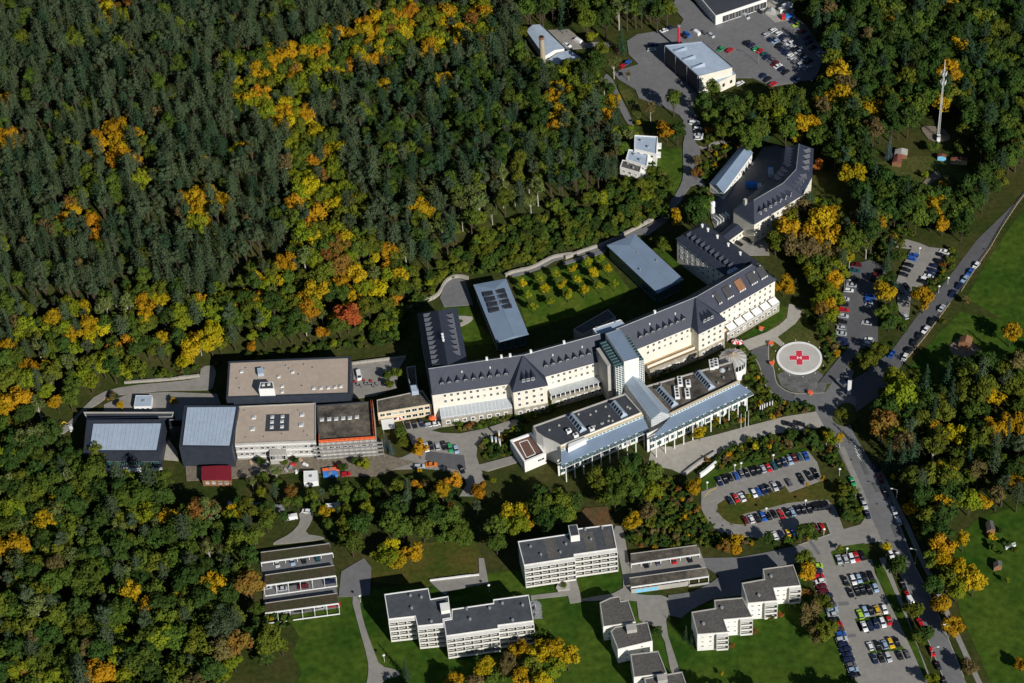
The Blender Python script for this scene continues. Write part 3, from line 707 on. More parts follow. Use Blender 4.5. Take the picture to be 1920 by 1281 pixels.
# grouped skylight bays on the east part
for k, f in enumerate((.24, .385, .56, .735, .88)):
    q, an = on_line(3, f, 3.3, 0); w = 2.0 if k == 0 else 3.6
    mb = MB(); zz = EZ+(RZ-EZ)*3.3/(DEP/2)
    c, s_ = math.cos(an), math.sin(an)
    def lp(x, y, z): return (q.x+x*c-y*s_, q.y+x*s_+y*c, zz+z)
    b8 = [lp(-w/2, -1.6, -1.0), lp(w/2, -1.6, -1.0), lp(w/2, 2.2, 2.3), lp(-w/2, 2.2, 2.3), lp(-w/2, -1.6, -.2), lp(w/2, -1.6, -.2), lp(w/2, 2.2, 2.75), lp(-w/2, 2.2, 2.75)]
    mb.add(b8, [(4, 5, 6, 7), (0, 1, 5, 4), (1, 2, 6, 5), (3, 0, 4, 7)]); dk = mb.build('dormer_bay', 'wood' if k == 2 else 'dark_steel', main)
    for j in range(2 if k == 0 else 4):
        x = -w/2+w*(j+.5)/(2 if k == 0 else 4); pp = lp(x, -1.68, -.55); mb = MB(); mb.box(pp, (.55, .12, .8), an); mb.build('window', 'white_paint', dk, main.location)
# windows per bend
def row(i, f0, f1, zs, n, w=1.1, h=1.55, **kw):
    a, b = K[i]+(K[i+1]-K[i])*f0, K[i]+(K[i+1]-K[i])*f1; windows(main, a, b, zs, n, w, h, .6, .6, **kw)
row(0, .08, .78, [13.9, 10.6], 10); row(1, .2, .86, [13.9, 10.6], 10); row(2, .26, .82, [13.9, 10.6], 8); row(3, .2, .98, [13.9, 10.6, 7.4], 10)
def terrace(i, f0, f1, proj_, zt, mode):
    """stone basement that stands forward of the wall, with veranda or terrace on top"""
    a, b = K[i]+(K[i+1]-K[i])*f0, K[i]+(K[i+1]-K[i])*f1; e = (b-a).normalized(); n = Vector((e.y, -e.x)); an = math.atan2(e.y, e.x)
    q = [a+n*proj_, b+n*proj_, b-n*.3, a-n*.3]
    mb = MB(); mb.prism(q, 0, zt); base = mb.build('basement', 'stone_wall', main)
    L = (b-a).length; N = max(3, int(L/3.3))
    windows(main, a+n*proj_, b+n*proj_, [2.6], N, 1.3, 1.5, 1, 1, name='basement_window', arch=True)
    if mode == 'glass':       # sloping glass veranda
        mb = MB(); h0, h1 = zt+1.0, zt+2.6
        mb.add([V3(a+n*proj_, h0), V3(b+n*proj_, h0), V3(b+n*.05, h1), V3(a+n*.05, h1), V3(a+n*proj_, zt), V3(b+n*proj_, zt), V3(b+n*.05, zt), V3(a+n*.05, zt)],
               [(0, 1, 2, 3), (4, 5, 1, 0), (5, 6, 2, 1), (7, 4, 0, 3)]); ver = mb.build('veranda', 'pale_glass', main)
        m = int(L/1.6)
        for j in range(m+1):
            c = a+e*(L*j/m); mb = MB(); mb.tube(V3(c+n*(proj_+.03), h0+.04), V3(c+n*.05, h1+.04), .07, .07, 4); mb.tube(V3(c+n*(proj_+.03), zt), V3(c+n*(proj_+.03), h0+.04), .07, .07, 4)
            mb.build('glazing_bar', 'white_paint', ver, main.location)
        mb = MB(); mb.tube(V3(a+n*(proj_+.05), h0), V3(b+n*(proj_+.05), h0), .1, .1, 4); mb.tube(V3(a+n*.1, h1+.05), V3(b+n*.1, h1+.05), .1, .1, 4); mb.build('eaves_rail', 'white_paint', ver, main.location)
    elif mode == 'panel':     # flat white veranda roof on window posts
        mb = MB(); q2 = [a+n*proj_*.95, b+n*proj_*.95, b+n*.05, a+n*.05]; mb.prism(q2, zt+2.3, zt+2.55); ver = mb.build('veranda_roof', 'pale_glass', main)
        m = int(L/1.9)
        for j in range(m+1):
            c = a+e*(L*j/m)+n*proj_*.9; mb = MB(); mb.box((c.x, c.y, zt+1.15), (.35, .2, 2.3), an); mb.build('veranda_post', 'white_paint', main)
        mb = MB(); c0 = a+n*proj_*.7; c1 = b+n*proj_*.7; mb.prism([c0, c1, c1-n*.1, c0-n*.1], zt+.02, zt+2.28); mb.build('veranda_glazing', 'glass', main)
    else:                     # open terrace with parapet
        mb = MB(); mb.prism([a+n*proj_, b+n*proj_, b+n*(proj_-.3), a+n*(proj_-.3)], zt, zt+1.0); mb.build('parapet', 'stone_wall' if mode == 'open' else 'white_paint', main)
        mb = MB(); mb.prism([a+n*(proj_-.35), b+n*(proj_-.35), b+n*.02, a+n*.02], zt-.1, zt+.08); mb.build('terrace_floor', 'pale_wood', main)
        mb = MB(); mb.prism([a+n*(proj_-2.1), b+n*(proj_-2.1), b+n*(proj_-2.4), a+n*(proj_-2.4)], zt, zt+1.2); mb.build('terrace_screen', 'cream_wall', main)
terrace(0, .06, .79, 4.2, 4.8, 'glass'); terrace(1, .19, .86, 4.0, 4.8, 'panel'); terrace(2, .26, .82, 5.0, 4.8, 'open'); terrace(3, .22, .99, 3.6, 4.4, 'plain')
# white awnings over the east terrace
a, b = K[3]+(K[4]-K[3])*.24, K[3]+(K[4]-K[3])*.99; e = (b-a).normalized(); n = Vector((e.y, -e.x)); an = math.atan2(e.y, e.x); L = (b-a).length
for j in range(6):
    c = a+e*(L*(j+.5)/6); mb = MB(); w = L/6*.42
    mb.add([V3(c-e*w+n*3.9, 6.3), V3(c+e*w+n*3.9, 6.3), V3(c+e*w+n*.9, 7.1), V3(c-e*w+n*.9, 7.1), V3(c-e*w+n*3.9, 6.15), V3(c+e*w+n*3.9, 6.15), V3(c+e*w+n*.9, 6.95), V3(c-e*w+n*.9, 6.95)],
           [(0, 1, 2, 3), (7, 6, 5, 4), (4, 5, 1, 0), (6, 7, 3, 2), (5, 6, 2, 1), (7, 4, 0, 3)]); mb.build('awning', 'white_paint', main)
mb = MB()
for z in (5.0, 5.5, 6.0): mb.tube(V3(a+n*3.75, z), V3(b+n*3.75, z), .06, .06, 4)
mb.build('railing', 'steel', main)
# projecting gable blocks with pyramid roofs
def gable_block(pl, pr, apex, rows):
    fl, fr = G('N', pl, EZ), G('N', pr, EZ); e = (fr-fl).normalized(); n = Vector((e.y, -e.x))
    D = 11.5
    bl, br = fl-n*D, fr-n*D
    mb = MB(); mb.sides(ccw([fl, fr, br, bl]), 5.2, EZ); mb.build('gable_wall', 'cream_wall', main)
    mb = MB(); q = [fl+n*.12-e*.12, fr+n*.12+e*.12, br+e*.12, bl-e*.12]; mb.prism(q, 0, 5.2); mb.build('gable_basement', 'stone_wall', main)
    q = [fl+n*.5-e*.5, fr+n*.5+e*.5, br+e*.5, bl-e*.5]; ap = (bl+br)/2
    mb = MB(); mb.add([V3(x, EZ-.05) for x in q]+[V3(ap, RZ+.25)], [(0, 1, 4), (1, 2, 4), (3, 0, 4)]); mb.sides(ccw(q), EZ-.35, EZ-.05); mb.build('gable_roof', 'slate', main)
    windows(main, fl, fr, rows, 4, 1.15, 1.6, .8, .8); windows(main, fl+n*.12, fr+n*.12, [2.7], 4, 1.2, 1.5, .8, .8, name='basement_window', arch=True)
    windows(main, fr, br, [13.9, 10.6], 1, 1.1, 1.5, .5, D-5)
    an = math.atan2(e.y, e.x)
    for f in (.36, .5, .64): dormer(main, fl+(fr-fl)*f-n*2.4, EZ+(RZ-EZ)*2.9/(D+.5)-.1, an)
gable_block((962, 733.6), (1025, 721), None, [13.9, 10.7, 7.4])
gable_block((1310, 624), (1358.6, 600), None, [13.9, 10.7, 7.4])
# left end wing
n0 = Vector((-e0.y, e0.x)); w0 = K[0]; WL = 47.0; WW = 16.0
P = [w0+e0*.05+n0*3, w0+e0*WW+n0*DEP*.9, w0+e0*WW+n0*WL, w0+n0*WL]
wing = building('west_wing', 'shaded slate roofed clinic wing with two rows of dormers', [w0, w0+e0*WW, w0+e0*WW+n0*WL, w0+n0*WL])
q = [w0+e0*.02, w0+e0*WW+n0*.5, w0+e0*WW+n0*WL, w0+e0*.02+n0*WL]
mb = MB(); mb.sides(ccw([q[0]+n0*.05, q[1]+n0*DEP*.8, q[2], q[3]]), 0, EZ-.02); mb.build('wall', 'cream_wall', wing)
mb = MB(); o_ = .5
l0, l1 = w0-e0*o_-n0*o_, w0-e0*o_+n0*(WL+o_); r0_, r1_ = w0+e0*(WW+o_)+n0*6, w0+e0*(WW+o_)+n0*(WL+o_)
g0, g1 = w0+e0*WW/2+n0*7.4, w0+e0*WW/2+n0*(WL-7)
mb.quad(V3(l1, EZ), V3(l0, EZ), V3(g0, RZ+.02), V3(g1, RZ+.02)); mb.quad(V3(r0_, EZ), V3(r1_, EZ), V3(g1, RZ+.02), V3(g0, RZ+.02)); mb.add([V3(r1_, EZ), V3(l1, EZ), V3(g1, RZ+.02)], [(0, 1, 2)])
mb.build('roof', 'slate', wing)
an = math.atan2(n0.y, n0.x)
for k in range(13): dormer(wing, w0+e0*2.2+n0*(9+k*2.75), EZ+(RZ-EZ)*2.2/8, an+math.pi)
for k in range(8): dormer(wing, w0+e0*(WW-2.2)+n0*(18+k*3.1), EZ+(RZ-EZ)*2.2/8, an)
for k in range(3): vent(wing, g0+(g1-g0)*(.45+.05*k), RZ-.5, .4, 1.3, 'chimney', 'white_paint')
windows(wing, w0+n0*WL, w0, [13.9, 10.6, 7.4, 4.0], 12, 1.1, 1.5, 2, 2)
# flat link behind the left corner
P = GS('Z3', [(362, 770), (452, 768), (462, 830), (372, 838)], 18)
t = building('roof_house', 'small flat zinc roof house behind the clinic ridge by the shaded wing', P); flat_block(t, P, 8, 18, 'white_wall', 'zinc', .2, .2)
# ------------------------------------------------------------------ east wing
EZ2, RZ2 = 14.0, 20.5
A0 = G('Z4', (838, 190), EZ2); A1 = G('Z4', (838+500, 190+370), EZ2); e = (A1-A0).normalized(); n = Vector((-e.y, e.x)); W2 = 15.0; L2 = 36.0
P = [A0, A0+e*L2, A0+e*L2+n*W2, A0+n*W2]
wing2 = building('east_wing', 'cream clinic wing with dark slate hip roof and steep dormers', P)
mb = MB(); mb.sides(ccw(P), 0, EZ2); mb.build('wall', 'cream_wall', wing2)
windows(wing2, A0, A0+e*L2, [11.6, 8.4, 5.0], 10, 1.1, 1.7, 1, 1)
windows(wing2, A0+n*W2, A0, [11.6, 8.4, 5.0], 3, 1.1, 1.7, 1, 1)
q = [A0-e*.5-n*.5, A0+e*L2-n*.5, A0+e*L2+n*(W2+.5), A0-e*.5+n*(W2+.5)]; g0, g1 = A0+e*6.5+n*W2/2, A0+e*L2+n*W2/2
mb = MB(); mb.quad(V3(q[0], EZ2), V3(q[1], EZ2), V3(g1, RZ2), V3(g0, RZ2)); mb.quad(V3(q[2], EZ2), V3(q[3], EZ2), V3(g0, RZ2), V3(g1, RZ2)); mb.add([V3(q[3], EZ2), V3(q[0], EZ2), V3(g0, RZ2)], [(0, 1, 2)])
mb.sides(ccw(q), EZ2-.3, EZ2); mb.build('roof', 'slate', wing2)
an = math.atan2(e.y, e.x)
for k in range(10): dormer(wing2, A0+e*(4+k*2.9)+n*2.1, EZ2+(RZ2-EZ2)*2.1/(W2/2)-.2, an)
for f in (.0, .12, .32, .55, .8): vent(wing2, g0+(g1-g0)*f+n*1.2, RZ2-.9, .45, 1.4, 'chimney', 'white_paint')
P = GS('Z4', [(1215, 432), (1275, 402), (1330, 438), (1268, 472)], 18)
t = building('roof_house', 'small flat pale roof house between the clinic roof and its east wing', P); flat_block(t, P, 8, 18, 'white_wall', 'pale_metal', .2, .2)
# ------------------------------------------------------------------ lift tower
TZ = 26.0
P = GS('Z4', [(300, 902), (412, 866), (552, 1082), (440, 1114)], TZ); p = ccw(P)
tower = building('lift_tower', 'tall white fronted lift tower with glazed green stair sides', P)
flat_block(tower, P, 0, TZ, 'white_wall', 'zinc', .15, .25, 'steel')
BLt, BRt, FRt, FLt = P
fe = (FRt-FLt).normalized(); fb = (BLt-FLt).normalized()
def glass_shaft(a, w, dep, sgn, h, nm):
    q = [a, a+fe*w*sgn, a+fe*w*sgn+fb*dep, a+fb*dep]
    mb = MB(); mb.prism(q, 0, h); g = mb.build(nm, 'green_glass', tower)
    f0, f1 = (q[0], q[1]) if sgn > 0 else (q[1], q[0])
    nn = Vector((fe.y, -fe.x))
    mbv = MB(); mbv.box((0, 0, h/2), (.18, .12, h)); bar = mbv.mesh('mullion', ['white_paint'])
    for i in range(4):
        c = f0+(f1-f0)*(i/3)+nn*.1; link('mullion', bar, g, (c.x-tower.location.x, c.y-tower.location.y, 0), math.atan2(fe.y, fe.x))
    mbh = MB(); mbh.box((0, 0, 0), (w+.1, .12, .22)); bar = mbh.mesh('transom', ['white_paint'])
    for k in range(int(h/1.05)):
        c = (f0+f1)/2+nn*.11; link('transom', bar, g, (c.x-tower.location.x, c.y-tower.location.y, .6+k*1.05), math.atan2(fe.y, fe.x))
    side = q[1]; ns = fe*sgn
    mbs = MB(); mbs.box((0, 0, 0), (dep, .1, .14)); bar = mbs.mesh('side_transom', ['steel'])
    for k in range(int(h/2.1)):
        c = side+fb*dep/2+ns*.06; link('side_transom', bar, g, (c.x-tower.location.x, c.y-tower.location.y, 1+k*2.1), math.atan2(fb.y, fb.x))
    mbt = MB(); mbt.box((0, 0, 0), (.14, w, .1)); bar = mbt.mesh('roof_bar', ['steel'])
    for k in range(9):
        c = a+fe*w*sgn/2+fb*(dep*(k+.5)/9); link('roof_bar', bar, g, (c.x-tower.location.x, c.y-tower.location.y, h+.06), math.atan2(fb.y, fb.x))
glass_shaft(FLt+fb*.6, 3.4, 15.5, -1, TZ-2.2, 'stair_shaft'); glass_shaft(FRt+fb*.8, 2.4, 15.0, 1, TZ-2.6, 'glazed_shaft')
mb = MB(); q = [FLt+fb*4-fe*5.4, FLt+fb*4-fe*3.4, FLt+fb*15-fe*3.4, FLt+fb*15-fe*5.4]; mb.prism(q, 0, TZ-4); mb.build('stair_annex', 'concrete', tower)
P = GS('Z4', [(205, 866), (414, 796), (462, 850), (246, 916)], 22)
t = building('rear_annex', 'flat pale metal roofed annex rising behind the lift tower', P); flat_block(t, P, 0, 22, 'white_wall', 'pale_metal', .2, .2)
for q in ((235, 862), (375, 818)): vent(t, G('Z4', q, 22), 21.8, .3, .7)
P = GS('Z4', [(60, 870), (320, 720), (380, 780), (130, 910)], 6)
t = building('rear_hall', 'shaded flat hall in the courtyard behind the lift tower', P); flat_block(t, P, 0, 6, 'concrete', 'grey_roof', .3, .3)
# ------------------------------------------------------------------ front hall: two flat roofs, glazed spine, canopies
HZ = 12.5
PW = GS('Z5', [(228, 608), (892, 374), (1012, 512), (428, 752), (372, 722), (300, 690), (250, 655)], HZ)
fw = building('west_front_hall', 'dark flat roofed hall with curved end and white box terrace', PW)
flat_block(fw, PW, 0, HZ, 'white_wall', 'bitumen', .5, .5, 'concrete')
PE = GS('Z5', [(1036, 322), (1672, 140), (1702, 285), (1212, 518)], HZ)
fe_ = building('east_front_hall', 'brown gravel flat roofed hall carrying white cooling units', PE)
flat_block(fe_, PE, 0, HZ, 'white_wall', 'gravel_roof', .5, .5, 'concrete')
def barrel(t, sh, a, b, w, z, n):
    """long ridge skylight with glazing bars"""
    A, B = G(sh, a, z), G(sh, b, z); d = (B-A).normalized(); s = Vector((-d.y, d.x)); h = 1.5
    mb = MB(); q = [A-s*w/2, B-s*w/2, B+s*w/2, A+s*w/2]; mb.sides(ccw(q), z-.5, z+.5)
    g0, g1 = A+d*w*.4, B-d*w*.4
    mb.add([V3(q[0], z+.5), V3(q[1], z+.5), V3(q[2], z+.5), V3(q[3], z+.5), V3(g0, z+.5+h), V3(g1, z+.5+h)], [(0, 1, 5, 4), (2, 3, 4, 5), (1, 2, 5), (3, 0, 4)])
    g = mb.build('ridge_skylight', 'sky_roof', t); L = (B-A).length
    for i in range(n):
        f = (i+.5)/n; c = A+d*(L*f)
        for sg in ((-1,) if s.x > 0 else (1,)):
            c0 = c+s*sg*w*.46; c1 = c+s*sg*w*.06
            mb = MB(); k = d*(L/n*.36); zz0, zz1 = z+.66, z+.5+h*.9
            mb.add([V3(c0-k+s*sg*.03, zz0), V3(c0+k+s*sg*.03, zz0), V3(c1+k+s*sg*.06, zz1+.05), V3(c1-k+s*sg*.06, zz1+.05)], [(0, 1, 2, 3)]); mb.build('pane', 'glass', g, t.location)
barrel(fw, 'Z5', (490, 530), (590, 650), 3.2, HZ-.4, 6); barrel(fw, 'Z5', (795, 440), (885, 545), 3.2, HZ-.4, 6)
barrel(fe_, 'Z5', (1125, 335), (1250, 468), 3.4, HZ-.4, 8); barrel(fe_, 'Z5', (1405, 222), (1515, 345), 3.4, HZ-.4, 8)
ang = math.atan2(*(G('Z5', (1290, 340), HZ)-G('Z5', (1280, 260), HZ)).yx)
for q, n_ in (((1286, 292), 3), ((1265, 372), 4), ((1340, 380), 3), ((1345, 308), 2)): ac_unit(fe_, G('Z5', q, HZ), HZ-.5, n_, ang+math.pi/2)
ac_unit(fe_, G('Z5', (1515, 172), HZ), HZ-.5, 3, ang+math.pi/2); ac_unit(fe_, G('Z5', (1545, 162), HZ), HZ-.5, 3, ang+math.pi/2)
c = G('Z5', (1590, 205), HZ); mb = MB()
for i in range(4): mb.tube((c.x, c.y, HZ-.5+i*.35), (c.x, c.y, HZ-.15+i*.35), 1.3*math.cos(i*.38), 1.3*math.cos((i+1)*.38), 12)
mb.build('roof_dome', 'pale_glass', fe_)
for q in ((555, 522), (640, 525), (680, 500), (750, 468), (908, 470), (925, 480), (345, 635), (415, 602), (670, 608), (730, 588), (770, 570), (800, 570), (775, 535), (720, 590)):
    roof_box(fw, G('Z5', q, HZ), HZ-.5, (.8, .65, .5), .4, 'concrete', 'roof_hatch')
for q in ((485, 650), (650, 635), (535, 680)): ac_unit(fw, G('Z5', q, HZ), HZ-.5, 1, .4)
for q in ((1150, 308), (1280, 400), (1600, 260), (1560, 300), (1640, 200)): vent(fe_, G('Z5', q, HZ), HZ-.5, .3, .7)
# glazed metal canopies along the front
def canopy(t, sh, tl, tr, br, bl, zt, zb, nwin, cols, colz):
    a, b, c, d = G(sh, tl, zt), G(sh, tr, zt), G(sh, br, zb), G(sh, bl, zb)
    mb = MB(); th = .25
    mb.add([V3(d, zb), V3(c, zb), V3(b, zt), V3(a, zt), V3(d, zb-th), V3(c, zb-th), V3(b, zt-th), V3(a, zt-th)], [(0, 1, 2, 3), (7, 6, 5, 4), (4, 5, 1, 0), (5, 6, 2, 1), (7, 4, 0, 3), (6, 7, 3, 2)])
    cp = mb.build('canopy_roof', 'zinc', t)
    e = (b-a).normalized(); L = (b-a).length; nn = Vector((e.y, -e.x))
    mb = MB(); k = a-nn*.3; k2 = b-nn*.3; mb.prism([a, b, k2, k], zt-.2, zt+1.3); mb.build('clerestory', 'white_paint', t)
    for i in range(nwin):
        put_on(t, win_mesh(L/nwin*.86, .95, 'white_paint', 'blue_glass', False), 'clerestory_window', a, b, (i+.5)/nwin, zt+.62, .02)
    mb = MB(); k = a+nn*.25; k2 = b+nn*.25; mb.prism([k, k2, b-nn*.9, a-nn*.9], zt+1.3, zt+1.45); mb.build('clerestory_coping', 'yellow_wall', t)
    # glass eaves apron with steel grid
    ef = (c-d).normalized(); nf = Vector((ef.y, -ef.x)); Lf = (c-d).length
    mb = MB(); mb.prism([d+nf*1.6, c+nf*1.6, c+nf*.02, d+nf*.02], zb-.7, zb-.62); mb.build('glass_apron', 'apron_glass', t)
    mbb = MB(); mbb.box((0, 0, 0), (.07, 1.6, .1)); bar = mbb.mesh('apron_bar', ['white_paint'])
    m = int(Lf/1.5)
    for i in range(m+1):
        q = d+ef*(Lf*i/m)+nf*.82; link('apron_bar', bar, t, (q.x-t.location.x, q.y-t.location.y, zb-.54), math.atan2(ef.y, ef.x))
    mb = MB(); mb.tube(V3(d+nf*1.65, zb-.6), V3(c+nf*1.65, zb-.6), .12, .12, 5); mb.build('apron_beam', 'white_paint', t)
    for i in range(cols):
        q = d+ef*(Lf*(i+.35)/cols)+nf*1.2; mb = MB(); mb.tube(V3(q, 0), V3(q, zb-.6), .24, .2, 8); mb.build('column', 'white_paint', t)
    # recessed glazed ground floor
    mb = MB(); k = d-nf*3.0; k2 = c-nf*3.0; mb.prism([k, k2, k2-nf*.4, k-nf*.4], 0, zb-.3); mb.build('front_wall', 'white_wall', t)
    windows(t, k, k2, [2.4, 6.2], int(Lf/3.2), 2.2, 2.4, .6, .6, name='front_window', frame='white_paint', glass='green_glass')
canopy(fw, 'Z5', (430, 792), (1022, 548), (1058, 624), (430, 892), 10.5, 9.5, 22, 10, 5)
canopy(fe_, 'Z5', (1218, 545), (1718, 306), (1800, 360), (1078, 700), 11.8, 11.0, 24, 11, 6)
mb = MB(); mb.prism(GS('Z5', [(485, 738), (610, 690), (612, 705), (480, 770)], 13), 10.3, 13); mb.build('white_upstand', 'white_paint', fw)
# glazed spine between the halls
sp = building('glazed_spine', 'pale metal roofed spine with glass gable between the two front halls', GS('Z5', [(885, 300), (985, 280), (1210, 525), (1075, 560)], 9), cat='building')
zs, zr = 13.5, 16.5
A = GS('Z5', [(884, 292), (1000, 268), (1212, 522), (1078, 556)], zs)   # bl, br, fr, fl at eaves
rb, rf = (A[0]+A[1])/2, (A[2]+A[3])/2
mb = MB(); mb.sides(ccw(A), 0, zs); w_ = mb.build('wall', 'white_wall', sp)
mb = MB(); fo = (rf-rb).normalized()*.6
mb.quad(V3(A[0], zs), V3(A[3]+fo, zs), V3(rf+fo, zr), V3(rb, zr)); mb.quad(V3(A[2]+fo, zs), V3(A[1], zs), V3(rb, zr), V3(rf+fo, zr)); mb.build('roof', 'sky_roof', sp)
mb = MB(); mb.add([V3(A[3], zs), V3(A[2], zs), V3(rf, zr)], [(0, 1, 2)]); mb.build('glass_gable', 'pale_glass', sp)
d = (A[2]-A[3]).normalized(); nn = Vector((d.y, -d.x)); L = (A[2]-A[3]).length
for i in range(1, 8):
    f = i/8; h = zs+(zr-zs)*(1-abs(2*f-1)); q = A[3]+d*L*f+nn*.08
    mb = MB(); mb.tube(V3(q, 8.5), V3(q, h), .07, .07, 4); mb.build('mullion', 'white_paint', sp)
for z in (9.5, 10.8, 12.1, 13.4, 14.7):
    k = 0 if z < zs else (z-zs)/(zr-zs)*.5; mb = MB(); mb.tube(V3(A[3]+d*L*k+nn*.09, z), V3(A[2]-d*L*k+nn*.09, z), .06, .06, 4); mb.build('transom', 'white_paint', sp)
mb = MB(); mb.prism([A[3]+nn*.03, A[2]+nn*.03, A[2]-nn*.2, A[3]-nn*.2], 8.5, zs); mb.build('glass_front', 'pale_glass', sp)
windows(sp, A[0], A[3], [13.0], 16, 1.1, .8, 4, 1, name='side_window', frame='white_paint', glass='blue_glass')
# white box with roof court
P = GS('Z5', [(62, 712), (216, 656), (322, 806), (166, 872)], 6.0)
t = building('white_box', 'white box building with brown sports court marked on its roof', P)
flat_block(t, P, 0, 6.0, 'white_wall', 'brown_court', .9, .8, 'white_paint')
p = ccw(P)
for i in range(4):
    a, b = p[i], p[(i+1) % 4]
    if (b-a).normalized().x > .8: windows(t, a, b, [3.6], 2, 1.6, 1.3, 6, 1)
q = GS('Z5', [(128, 728), (188, 708), (246, 808), (182, 836)], 5.3); c = centroid(q)
for i in range(4):
    a, b = q[i], q[(i+1) % 4]; d = (b-a).normalized(); nn = Vector((-d.y, d.x))*.16
    mb = MB(); mb.prism([a-nn-d*.16, b-nn+d*.16, b+nn-d*.16, a+nn+d*.16], 5.0, 5.16+i*.004); mb.build('court_line', 'white_paint', t)
# curved glazed end with balcony
c0 = G('Z5', (300, 720), 5.0); pts = []
for q in smooth([(222, 640), (232, 690), (270, 740), (330, 780), (418, 812)], 2): pts.append(q)
a = GS('Z5', pts, 5.2); b = [x for x in GS('Z5', [(430, 760), (372, 728), (300, 695), (250, 658), (228, 612)], 5.2)]
t = building('curved_bay', 'curved white glazed bay between the white box and front hall', a+b)
mb = MB(); mb.prism(a+b, 0, 3.2); mb.build('wall', 'white_wall', t)
mb = MB(); pp = a+b; mb.prism(pp, 3.2, 4.9); mb.build('glazing', 'green_glass', t)
mb = MB(); mb.prism(pp, 4.9, 5.2); mb.build('balcony_floor', 'concrete', t)
# ------------------------------------------------------------------ round pavilion with spoked roof
c = G('Z5', (1668, 122), 8.5); RP = 5.5
t = thing('round_pavilion', 'round white pavilion with spoked tent roof at the hall corner', 'building', (c.x, c.y, 0)); BLOCK.append([c+Vector((math.cos(i*.785), math.sin(i*.785)))*7 for i in range(8)])
N = 24; cir = [c+Vector((math.cos(i*2*math.pi/N), math.sin(i*2*math.pi/N)))*RP for i in range(N)]
mb = MB(); mb.prism(cir, 0, 5.6); mb.build('drum', 'white_wall', t)
mb = MB(); q = [c+(x-c)*.97 for x in cir]; mb.prism(q, 5.6, 8.4); mb.build('glazing', 'glass', t)
mb = MB()
vs_ = [V3(c+(x-c)*(1.02), 8.4+(.35 if i % 2 else 0)) for i, x in enumerate(cir)]+[V3(c, 10.2)]
mb.add(vs_, [(i, (i+1) % N, N) for i in range(N)]); mb.build('tent_roof', 'tent', t)
mbs = MB(); mbs.tube((0, 0, 11.2), (RP*1.12, 0, 8.9), .09, .07, 5); spm = mbs.mesh('spoke', ['pale_wood'])
mbm = MB(); mbm.box((RP*.985, 0, 7.0), (.12, .16, 2.8)); mm = mbm.mesh('mullion', ['white_paint'])
for i in range(16): link('spoke', spm, t, (0, 0, 0), i*2*math.pi/16+.1)
for i in range(24): link('mullion', mm, t, (0, 0, 0), i*2*math.pi/24+.05)
mb = MB(); mb.tube(V3(c, 9.8), V3(c, 11.8), .22, .15, 8); mb.build('mast', 'white_paint', t)
# ------------------------------------------------------------------ helipad
c = G('Z6', (585, 645), .6); cr = (G('Z6', (795, 645), .6)-G('Z6', (373, 645), .6)).length/2
t = thing('helipad', 'round grey helipad with white rim and red cross bearing an H', 'helipad', (c.x, c.y, 0)); N = 64
ring = lambda r: [c+Vector((math.cos(i*2*math.pi/N), math.sin(i*2*math.pi/N)))*r for i in range(N)]
BLOCK.append(ring(cr+1)[::8])
mb = MB(); mb.sides(ring(cr), 0, .62); mb.ring(ring(cr), ring(cr-.95), .62); mb.sides(ring(cr-.95)[::-1], .5, .62); mb.build('rim', 'white_paint', t)
mb = MB(); mb.prism(ring(cr-.9), 0, .55); mb.build('deck', 'pad_deck', t)
ax = (G('Z6', (680, 643), .6)-G('Z6', (490, 643), .6)); an = math.atan2(ax.y, ax.x); al = ax.length
ux = ax.normalized(); uy = Vector((-ux.y, ux.x))
def cross(l, w):
    l /= 2; w /= 2
    return [c+ux*x+uy*y for x, y in ((-w, -l), (w, -l), (w, -w), (l, -w), (l, w), (w, w), (w, l), (-w, l), (-w, w), (-l, w), (-l, -w), (-w, -w))]
mb = MB(); mb.prism(cross(al, al*.33), .5, .565); mb.build('cross_outline', 'white_paint', t)
mb = MB(); mb.prism(cross(al-.3, al*.33-.3), .5, .58); mb.build('cross', 'pink_red', t)
hw, hh, s_ = al*.17, al*.19, .42
mb = MB()
for x in (-hw/2, hw/2): q = c+ux*x; mb.box((q.x, q.y, .57), (s_, hh, .06), an)
mb.box((c.x, c.y, .571), (hw-s_, s_, .055), an); mb.build('letter_h', 'white_paint', t)
for i in range(12):
    a = i*2*math.pi/12; q = c+Vector((math.cos(a), math.sin(a)))*(cr+1.2); mb = MB(); mb.tube(V3(q, 0), V3(q, .45), .16, .16, 6); mb.build('edge_light', 'white_paint', t)
# ------------------------------------------------------------------ garden pavilions
def pavilion(nm, label, pts, z):
    P = GS(pts[0], pts[1:], z); t = building(nm, label, P); p = ccw(P); c = centroid(P)
    q = [c+(x-c)*.93 for x in P]; mb = MB(); mb.prism(q, 0, z-.6); mb.build('wall', 'green_glass', t)
    mb = MB(); mb.sides(p, z-.45, z); mb.cap(p, z-.45, 0, False); bl, br, fr, fl = P
    rb, rf = bl+(br-bl)*.55, fl+(fr-fl)*.55
    rb2 = rb+(rf-rb)*.16
    mb.add([V3(bl, z), V3(br, z), V3(fr, z), V3(fl, z), V3(rf, z+.9), V3(rb2, z+.9)], [(3, 4, 5, 0), (4, 2, 1, 5), (5, 1, 0), (3, 2, 4)]); mb.build('roof', 'zinc', t)
    a, b = q[3], q[2]
    cq = ccw(q)
    for i in range(4):
        a, b = cq[i], cq[(i+1) % 4]; n = int((b-a).length/2.6); windows(t, a, b, [z*.42], n, 2.2, z*.6, .4, .4, name='glass_panel', frame='steel', glass='green_glass', cross=False)
    mb = MB(); mb.tube(V3(rb2, z+.92), V3(rf, z+.92), .1, .1, 5); mb.build('ridge_cap', 'steel', t)
    return t, P, z
t, P, z = pavilion('garden_pavilion', 'zinc roofed garden pavilion with eight slatted roof vents', ('Z3', (590, 216), (836, 170), (1006, 588), (766, 648)), 7.5)
